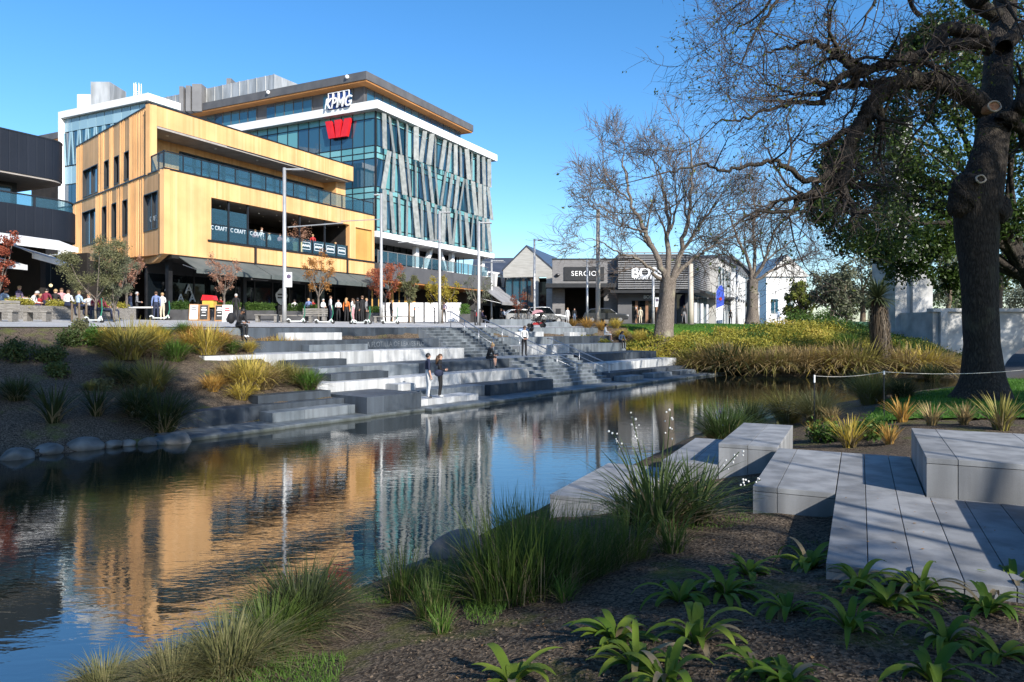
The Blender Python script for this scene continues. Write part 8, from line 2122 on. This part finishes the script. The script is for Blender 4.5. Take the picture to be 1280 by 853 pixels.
mb = MB(); mb.box(q.x - .33, q.x + .33, q.y - .25, q.y + .25, q.z + .78, q.z + 1.2); mb.build('yellow_box', pmat('yellow_paint', (0.62, 0.38, 0.05), (0.68, 0.44, 0.08), 3, 0.5), e)
mb = MB(); mb.prism([(q.x - .4, q.y - .3, q.z + 1.2), (q.x + .4, q.y - .3, q.z + 1.2), (q.x + .3, q.y - .3, q.z + 1.48), (q.x - .3, q.y - .3, q.z + 1.52)], (0, .6, 0)); mb.build('red_lid', M_RED, e)
for s in (-1, 1): mb = MB(); mb.tube([q + V3(s * .3, 0, 0), q + V3(s * .2, 0, .8)], .025, 5); mb.build('leg', M_BLACK, e)
hd = 0
for (x0, x1, Y) in ((212, 238, 46), (264, 302, 47), (304, 345, 48.5), (358, 382, 50), (384, 398, 51), (459, 476, 56), (574, 588, 60)):
    a, b = onprom(x0, Y), onprom(x1, Y + 0.4); e = empty('hedge_planter', a, ['dark planter with hedge beside the bar counter', 'dark hedge planter behind the sandwich boards', 'dark hedge planter left of the tall lamp post', 'dark hedge planter behind the bench by the lamp post', 'dark hedge planter behind the orange brown tree', 'dark hedge planter at the end of the crowd', 'tall leafy planter at the end of the white hoarding'][hd], 'planter', 'hedge planters outside the bars'); hd += 1
    mb = MB(); mb.box(a.x, b.x, a.y, a.y + .5, a.z, a.z + .72); mb.build('box', M_PLTR, e)
    n = int((b.x - a.x) * 260); C = np.stack([rs.uniform(a.x + .05, b.x - .05, n), rs.uniform(a.y + .05, a.y + .45, n), a.z + .7 + rs.uniform(0, .5, n) * (1.6 if x0 == 574 else 1)], -1)
    V, Q = leaves_at(C, 7, 0.085, 0.05, rs); np_mesh('hedge', V, Q, LM['hedge' if x0 != 574 else 'bright'], e)
q = FW.pt(FW.a(225, -1.2), -1.2, 3.3); e = empty('bar_counter', q, 'black bar counter with posts under the timber building', 'bar counter')
mb = MB(); FW.box(mb, 1.6, 5.6, -1.6, -1.0, 3.2, 4.2); mb.build('front', M_BLACK, e); mb = MB(); FW.box(mb, 1.5, 5.7, -1.7, -0.9, 4.2, 4.26); mb.build('top', M_PLTR, e)
# white hoarding
hn = 0
for (x0, x1) in ((474, 490), (491, 512), (513, 530), (531, 549), (551, 577)):
    a, b = onprom(x0, 62), onprom(x1, 62.5); e = empty('hoarding_panel', a, 'white hoarding panel ' + ['behind the corner lamp post', 'behind the person in dark suit', 'behind the slim olive green tree', 'before the timber shopfront', 'with curved grey mark, last by the leafy planter'][hn], 'hoarding', 'white hoarding panels'); hn += 1
    mb = MB(); mb.box(a.x, b.x, a.y, a.y + .06, a.z + .08, a.z + 1.72); pn = mb.build('panel', M_SIGNW, e)
    mb = MB(); c = V3((a.x + b.x) / 2, a.y - .012, a.z + 1.15)
    if hn > 2: mb.tube([c + V3(.24 * math.cos(t), 0, .2 * math.sin(t)) for t in [PI * (0.1 + 0.8 * k / 8) for k in range(9)]], .03, 4)
    for k in range(3): mb.box(c.x - .2 + .15 * k, c.x - .1 + .15 * k, c.y - .002, c.y + .008, c.z - .22, c.z - .17)
    mb.build('printed_mark', CM['grey'], pn)
    for s in (a.x + .1, b.x - .16): mb = MB(); mb.box(s, s + .06, a.y + .065, a.y + .5, a.z, a.z + .1); mb.build('foot', M_BLACK, e)
# bollards
for i, (x, Y, lab) in enumerate([(518, 51, 'dark bollard post beside the slim olive green tree'), (543.5, 52, 'dark post left of the yellow leaved tree'), (594, 49, 'dark post left of the lamp post at the end of the offices'), (600, 48.6, 'dark post right of the lamp post at the end of the offices')]):
    b = onprom(x, Y); e = empty('bollard', b, lab, 'bollard', 'dark posts on the promenade'); mb = MB(); mb.tube([b, b + V3(0, 0, 1.15)], .05, 8); mb.build('post', M_BLACK, e); mb = MB(); mb.tube([b + V3(0, 0, .95), b + V3(0, 0, 1.05)], .054, 8); mb.build('reflector_band', CM['orange'] if i == 0 else M_MGREY, e)
# e-scooters
def scooter():
    e = empty('electric_scooter', (0, 0, 0), 'x', 'scooter')
    def part(nm, m, f, par=None):
        mb = MB(); f(mb); o = mb.build(nm, m); o.parent = par or e; return o
    part('deck', M_SCOOT, lambda mb: mb.box(-.45, .25, -.08, .08, .1, .15))
    part('stem', M_GREEN, lambda mb: mb.tube([(.3, 0, .15), (.42, 0, .6), (.38, 0, 1.1)][::1], .03, 6))
    part('neck', M_SCOOT, lambda mb: mb.tube([(.2, 0, .14), (.33, 0, .28), (.4, 0, .12)], .05, 6))
    part('handlebar', M_RUB, lambda mb: mb.tube([(.37, -.28, 1.12), (.38, 0, 1.1), (.37, .28, 1.12)], .022, 6))
    for x in (-.5, .42):
        part('wheel', M_RUB, lambda mb: mb.tube([(x, -.03, .11), (x, .03, .11)], .11, 14))
    part('rear_mudguard', M_SCOOT, lambda mb: mb.tube([(-.62, 0, .2), (-.52, 0, .25), (-.4, 0, .17)], .04, 6))
    return e
sc0 = scooter()
for i, (x, Y, rz, lab) in enumerate([(372, 41.5, 30, 'parked scooter right of the tall lamp post with parking sign'), (407, 42, 10, 'parked scooter by the orange brown tree trunk'), (447, 43, 170, 'parked scooter before the end of the crowd'), (454, 43.5, 20, 'parked scooter with green stem at the end of the crowd'), (489, 46, 15, 'parked scooter at the feet of the person in dark suit'), (119, 31.8, 80, 'parked scooter before the planter by the olive trunks'), (202, 40.5, 15, 'parked scooter at the feet of the person in blue shirt')]):
    o = sc0 if i == 0 else copy_tree(sc0); o.location = onprom(x, Y); o.rotation_euler = (0, 0, R(rz)); tag(o, lab, 'scooter', 'parked electric scooters')
# pushchair with backpack
q = onprom(671, 44.6); e = empty('pushchair', q, 'black pushchair with pink hood on the promenade edge', 'pushchair', None, R(-20))
def part(nm, m, f, par, smooth=False):
    mb = MB(); f(mb); o = mb.build(nm, m, smooth=smooth); o.parent = par; return o
part('frame', M_BLACK, lambda mb: [mb.tube([(-.42, s, .12), (-.05, s, .5), (.3, s, .75), (.52, s, 1.02)], .018, 5) for s in (-.22, .22)] + [mb.tube([(.4, s, .12), (.05, s, .48), (-.3, s, .62)], .018, 5) for s in (-.22, .22)], e)
part('seat', CM['black'], lambda mb: mb.hexa([(-.3, -.2, .42), (.12, -.2, .38), (.12, .2, .38), (-.3, .2, .42), (-.3, -.2, .5), (.15, -.2, .48), (.15, .2, .48), (-.3, .2, .5)]), e)
part('backrest', CM['black'], lambda mb: mb.hexa([(.1, -.2, .4), (.18, -.2, .4), (.18, .2, .4), (.1, .2, .4), (.3, -.2, .95), (.38, -.2, .95), (.38, .2, .95), (.3, .2, .95)]), e)
part('hood', CM['pink'], lambda mb: [mb.prism([(-.25, -.22, .78), (-.2, -.22, .98), (0, -.22, 1.1), (.25, -.22, 1.08), (.38, -.22, .95), (.1, -.22, .9)], (0, .44, 0))], e)
part('basket', CM['red'], lambda mb: mb.box(-.2, .3, -.18, .18, .16, .3), e)
for x in (-.42, .4):
    for s in (-.25, .25): part('wheel', M_RUB, lambda mb: mb.tube([(x, s - .02, .13), (x, s + .02, .13)], .13, 14), e)
q = ST(36.6, 28.1, 2.752); bk = empty('backpack', q, 'grey backpack leaning on the white bench slab under the pushchair', 'backpack')
mb = MB(); mb.ball(q + V3(0, 0, .24), .22, 12, 8, (.8, .7, 1.15)); mb.build('bag_body', CM['grey'], bk, smooth=True); mb = MB(); mb.ball(q + V3(.02, -.13, .17), .12, 10, 6, (1, .6, 1)); mb.build('front_pocket', CM['black'], bk, smooth=True)
q = ST(35.8, 28.1, 2.752); jk = MB(); jk.ball(q + V3(0, 0, .1), .25, 12, 8, (1.4, .8, .5)); tag(jk.build('folded_jacket', CM['lightblue'], smooth=True), 'pale blue jacket lying on the white bench slab', 'jacket')
q = onprom(697, 52); mb = MB(); mb.prism([q + V3(-1.1, -.3, -.05), q + V3(1.1, -.3, -.05), q + V3(.8, -.3, .28), q + V3(.1, -.3, .4), q + V3(-.9, -.3, .3)], (0, 1.2, 0)); tag(mb.build('rough_bench', M_SMID, bevel=.05), 'rough grey stone seat beyond the pushchair', 'stone seat')
q0 = onprom(608, 52); mb = MB(); mb.box(q0.x + .2, q0.x + 3.6, 53, 53.6, q0.z - .05, q0.z + .42); tag(mb.build('low_wall', M_SMID, bevel=.02), 'long low grey seat wall behind the upper stairs', 'wall')
# bicycles
def bicycle():
    e = empty('bicycle', (0, 0, 0), 'x', 'bicycle')
    for x in (-.52, .52):
        w = part('wheel', M_RUB, lambda mb: mb.tube([(x + .33 * math.cos(t), 0, .34 + .33 * math.sin(t)) for t in [2 * PI * k / 20 for k in range(21)]], .018, 5, cap=False), e)
        part('spokes', M_STEEL, lambda mb: [mb.tube([(x, 0, .34), (x + .32 * math.cos(t), 0, .34 + .32 * math.sin(t))], .003, 3) for t in [2 * PI * k / 12 for k in range(12)]], w)
    part('frame', M_BLACK, lambda mb: [mb.tube(q_, .018, 6) for q_ in ([(-.52, 0, .34), (-.1, 0, .3), (.36, 0, .75), (-.2, 0, .78), (-.1, 0, .3)], [(-.2, 0, .78), (-.52, 0, .34)], [(.52, 0, .34), (.36, 0, .9)])], e)
    part('saddle', M_RUB, lambda mb: mb.ball((-.24, 0, .93), .09, 8, 5, (1.4, .8, .4)), e); part('handlebar', M_RUB, lambda mb: mb.tube([(.3, -.25, .98), (.36, 0, .95), (.3, .25, .98)], .015, 5), e)
    return e
b0 = bicycle()
for i, (x, Y, rz, lab) in enumerate([(690, 64, 8, 'bicycle at the end of the bike stand by the restaurant'), (684, 64.5, 20, 'bicycle in the bike stand behind the pushchair hood'), (653, 66, 60, 'bicycle leaning near the person in black by the gabled house'), (645, 66, 70, 'bicycle left in the row by the gabled house'), (938, 80, 10, 'bicycle at the foot of the second bare tree'), (958, 82, 15, 'bicycle between the second tree and the far bushes'), (966, 83, 10, 'bicycle nearest the far bushes')]):
    o = b0 if i == 0 else copy_tree(b0); o.location = onprom(x, Y); o.rotation_euler = (0, 0, R(rz)); tag(o, lab, 'bicycle', 'parked bicycles')
# cars
def car(q, rz, label, c, suv=False):
    e = empty('parked_car', q, label, 'car', 'cars parked along the street', R(rz))
    m = pmat('car_paint_' + str(len(bpy.data.materials)), c, sc(c, 0.9), 2, 0.25, metal=0.5)
    h = 1.72 if suv else 1.45
    prof = [(-2.1, .35), (2.1, .35), (2.15, .7), (1.9, .86), (1.05, .95), (.45, h - .04), (-.3, h), (-1.5, h - .06), (-2.05, .98), (-2.15, .7)]
    def bodyf(mb):
        n = len(prof)
        for s0, s1, k0, k1 in ((-.86, .86, 1, 1),):
            mb.prism([(x, -.86, z) for x, z in prof], (0, 1.72, 0))
    bd = part('body', m, bodyf, e)
    mod = bd.modifiers.new('bev', 'BEVEL'); mod.width = 0.09; mod.segments = 3
    for s in (-1, 1):
        y = s * .865
        part('side_window', M_GDARK, lambda mb: mb.prism([(.95, y, .98), (.42, y, h - .12), (-.3, y, h - .09), (-1.45, y, h - .14), (-1.8, y, 1.0)][::1], (0, s * .012, 0)), e)
        part('headlight', M_SIGNW, lambda mb: mb.box(2.0, 2.14, s * .62 - .16, s * .62 + .16, .66, .8), e)
    part('windscreen', M_GDARK, lambda mb: mb.prism([(1.06, -.7, .98), (1.06, .7, .98), (.5, .62, h - .07), (.5, -.62, h - .07)], (.02, 0, .02)), e)
    for x in (-1.35, 1.35):
        for s in (-1, 1):
            w = part('wheel', M_RUB, lambda mb: mb.tube([(x, s * .7, .32), (x, s * .89, .32)], .32, 18), e); part('rim', M_STEEL, lambda mb: mb.tube([(x, s * .885, .32), (x, s * .9, .32)], .2, 12), w)
car(onprom(655, 73), 10, 'silver car parked before the gabled house', (0.45, 0.46, 0.47)); car(onprom(680, 74), 8, 'grey tall car parked behind the bicycles', (0.30, 0.31, 0.32), True); car(onprom(757, 70), -4, 'dark grey hatchback parked behind the thick timber pole', (0.06, 0.065, 0.07))
# feather flag
q = onprom(895, 70); e = empty('feather_flag', q, 'blue and white feather banner on the lawn edge', 'banner')
mb = MB(); mb.tube([q, q + V3(0, 0, 3.2), q + V3(.25, 0, 3.75), q + V3(.6, 0, 3.9)], .025, 5); mb.build('pole', M_STEEL, e)
M_FBLUE = pmat('flag_blue', (0.02, 0.06, 0.42), (0.03, 0.08, 0.5), 2, 0.7)
out = [(.03, 1.6), (.75, 1.9), (.82, 2.8), (.72, 3.6), (.55, 3.85), (.25, 3.7), (.03, 3.15)]
mb = MB(); mb.prism([q + V3(x, -.01, z) for x, z in out], (0, .02, 0)); mb.build('flag_cloth', M_FBLUE, e)
mb = MB(); mb.prism([q + V3(x, -.01, z) for x, z in [(.03, .4), (.6, .5), (.745, 1.89), (.03, 1.595)]], (0, .02, 0)); mb.build('flag_lower_cloth', M_SIGNW, e)
mb = MB(); mb.ball(q + V3(.42, -.02, 2.5), .16, 10, 6, (1, .15, 1)); mb.build('flag_emblem', CM['red'], e)
# white posts of the street on the right
for i, (x, Y, h) in enumerate([(899, 72, 3.9), (869, 68, 2.0), (877, 70, 2.0), (884, 72, 2.0), (933, 84, 2.0)]):
    b = onprom(x, Y); e = empty('white_post', b, ['tall white post behind the feather banner', 'short white post nearest the thick timber pole', 'second short white post along the louvred shop', 'third short white post along the louvred shop', 'short white post by the second bare tree'][i], 'post', 'white posts along the street')
    mb = MB(); mb.tube([b, b + V3(0, 0, h)], .16 if i else .28, 8); mb.build('shaft', M_WHITE, e); mb = MB(); mb.tube([b, b + V3(0, 0, .12)], .22 if i else .36, 8); mb.build('base', M_MGREY, e)
# green cabinet and planted tub behind
q = P(1075, 418, 58); mb = MB(); mb.box(q.x - .8, q.x + .8, 58, 58.6, 2.3, 3.5); e = tag(mb.build('utility_cabinet', pmat('cabinet_green', (0.02, 0.10, 0.05), (0.03, 0.13, 0.065), 2, 0.5), bevel=.03), 'dark green cabinet behind the cabbage tree', 'cabinet')
# rope along the water
pts = [(1018, 470), (1105, 465), (1360, 452)]; Yr = 17.2
ps = [P(x, y, Yr - (0.6 * i)) for i, (x, y) in enumerate(pts)]
for i, p in enumerate(ps[:2]):
    g = hgt(p.x, p.y); e = empty('rope_post', V3(p.x, p.y, g), ['white topped rope post at the water', 'rope post hidden by the round tussock'][i], 'post', 'rope posts along the water')
    mb = MB(); mb.tube([V3(p.x, p.y, min(g, 0.0) - .1), V3(p.x, p.y, p.z - (.16 if i == 0 else .06))], .016, 6); mb.build('shaft', M_BLACK, e); mb = MB(); mb.tube([V3(p.x, p.y, p.z - (.16 if i == 0 else .06)), V3(p.x, p.y, p.z + .02)], .022, 8); mb.build('white_top', M_SIGNW, e)
rp = []
for a, b, sag in ((ps[0], ps[1], .06), (ps[1], ps[2], .14)):
    for k in range(13): t = k / 12; rp.append(a.lerp(b, t) - V3(0, 0, sag * 4 * t * (1 - t)))
mb = MB(); mb.tube(rp, .008, 6); tag(mb.build('rope', pmat('pale_rope', (0.50, 0.47, 0.40), (0.6, 0.57, 0.5), 60, 0.9), smooth=True), 'pale rope strung along the water before the large trunk', 'rope')
q = FW.pt(FW.a(373, -0.6), -0.6, sz0); e = empty('balcony_plant', q, 'plant with pinkish leaves in a pale box on the balcony', 'potted plant')
mb = MB(); mb.box(q.x - .35, q.x + .35, q.y - .25, q.y + .25, q.z, q.z + .85); mb.build('pot', pmat('pale_box', (0.45, 0.40, 0.22), (0.5, 0.45, 0.27), 3, 0.7), e)
C = np.array(q)[None] + rs.normal(0, 1, (140, 3)) * np.array([.42, .3, .38]) + np.array([0, 0, 1.5]); V, Q = leaves_at(C, 6, .13, .08, rs); np_mesh('foliage', V, Q, LM['pink'], e)
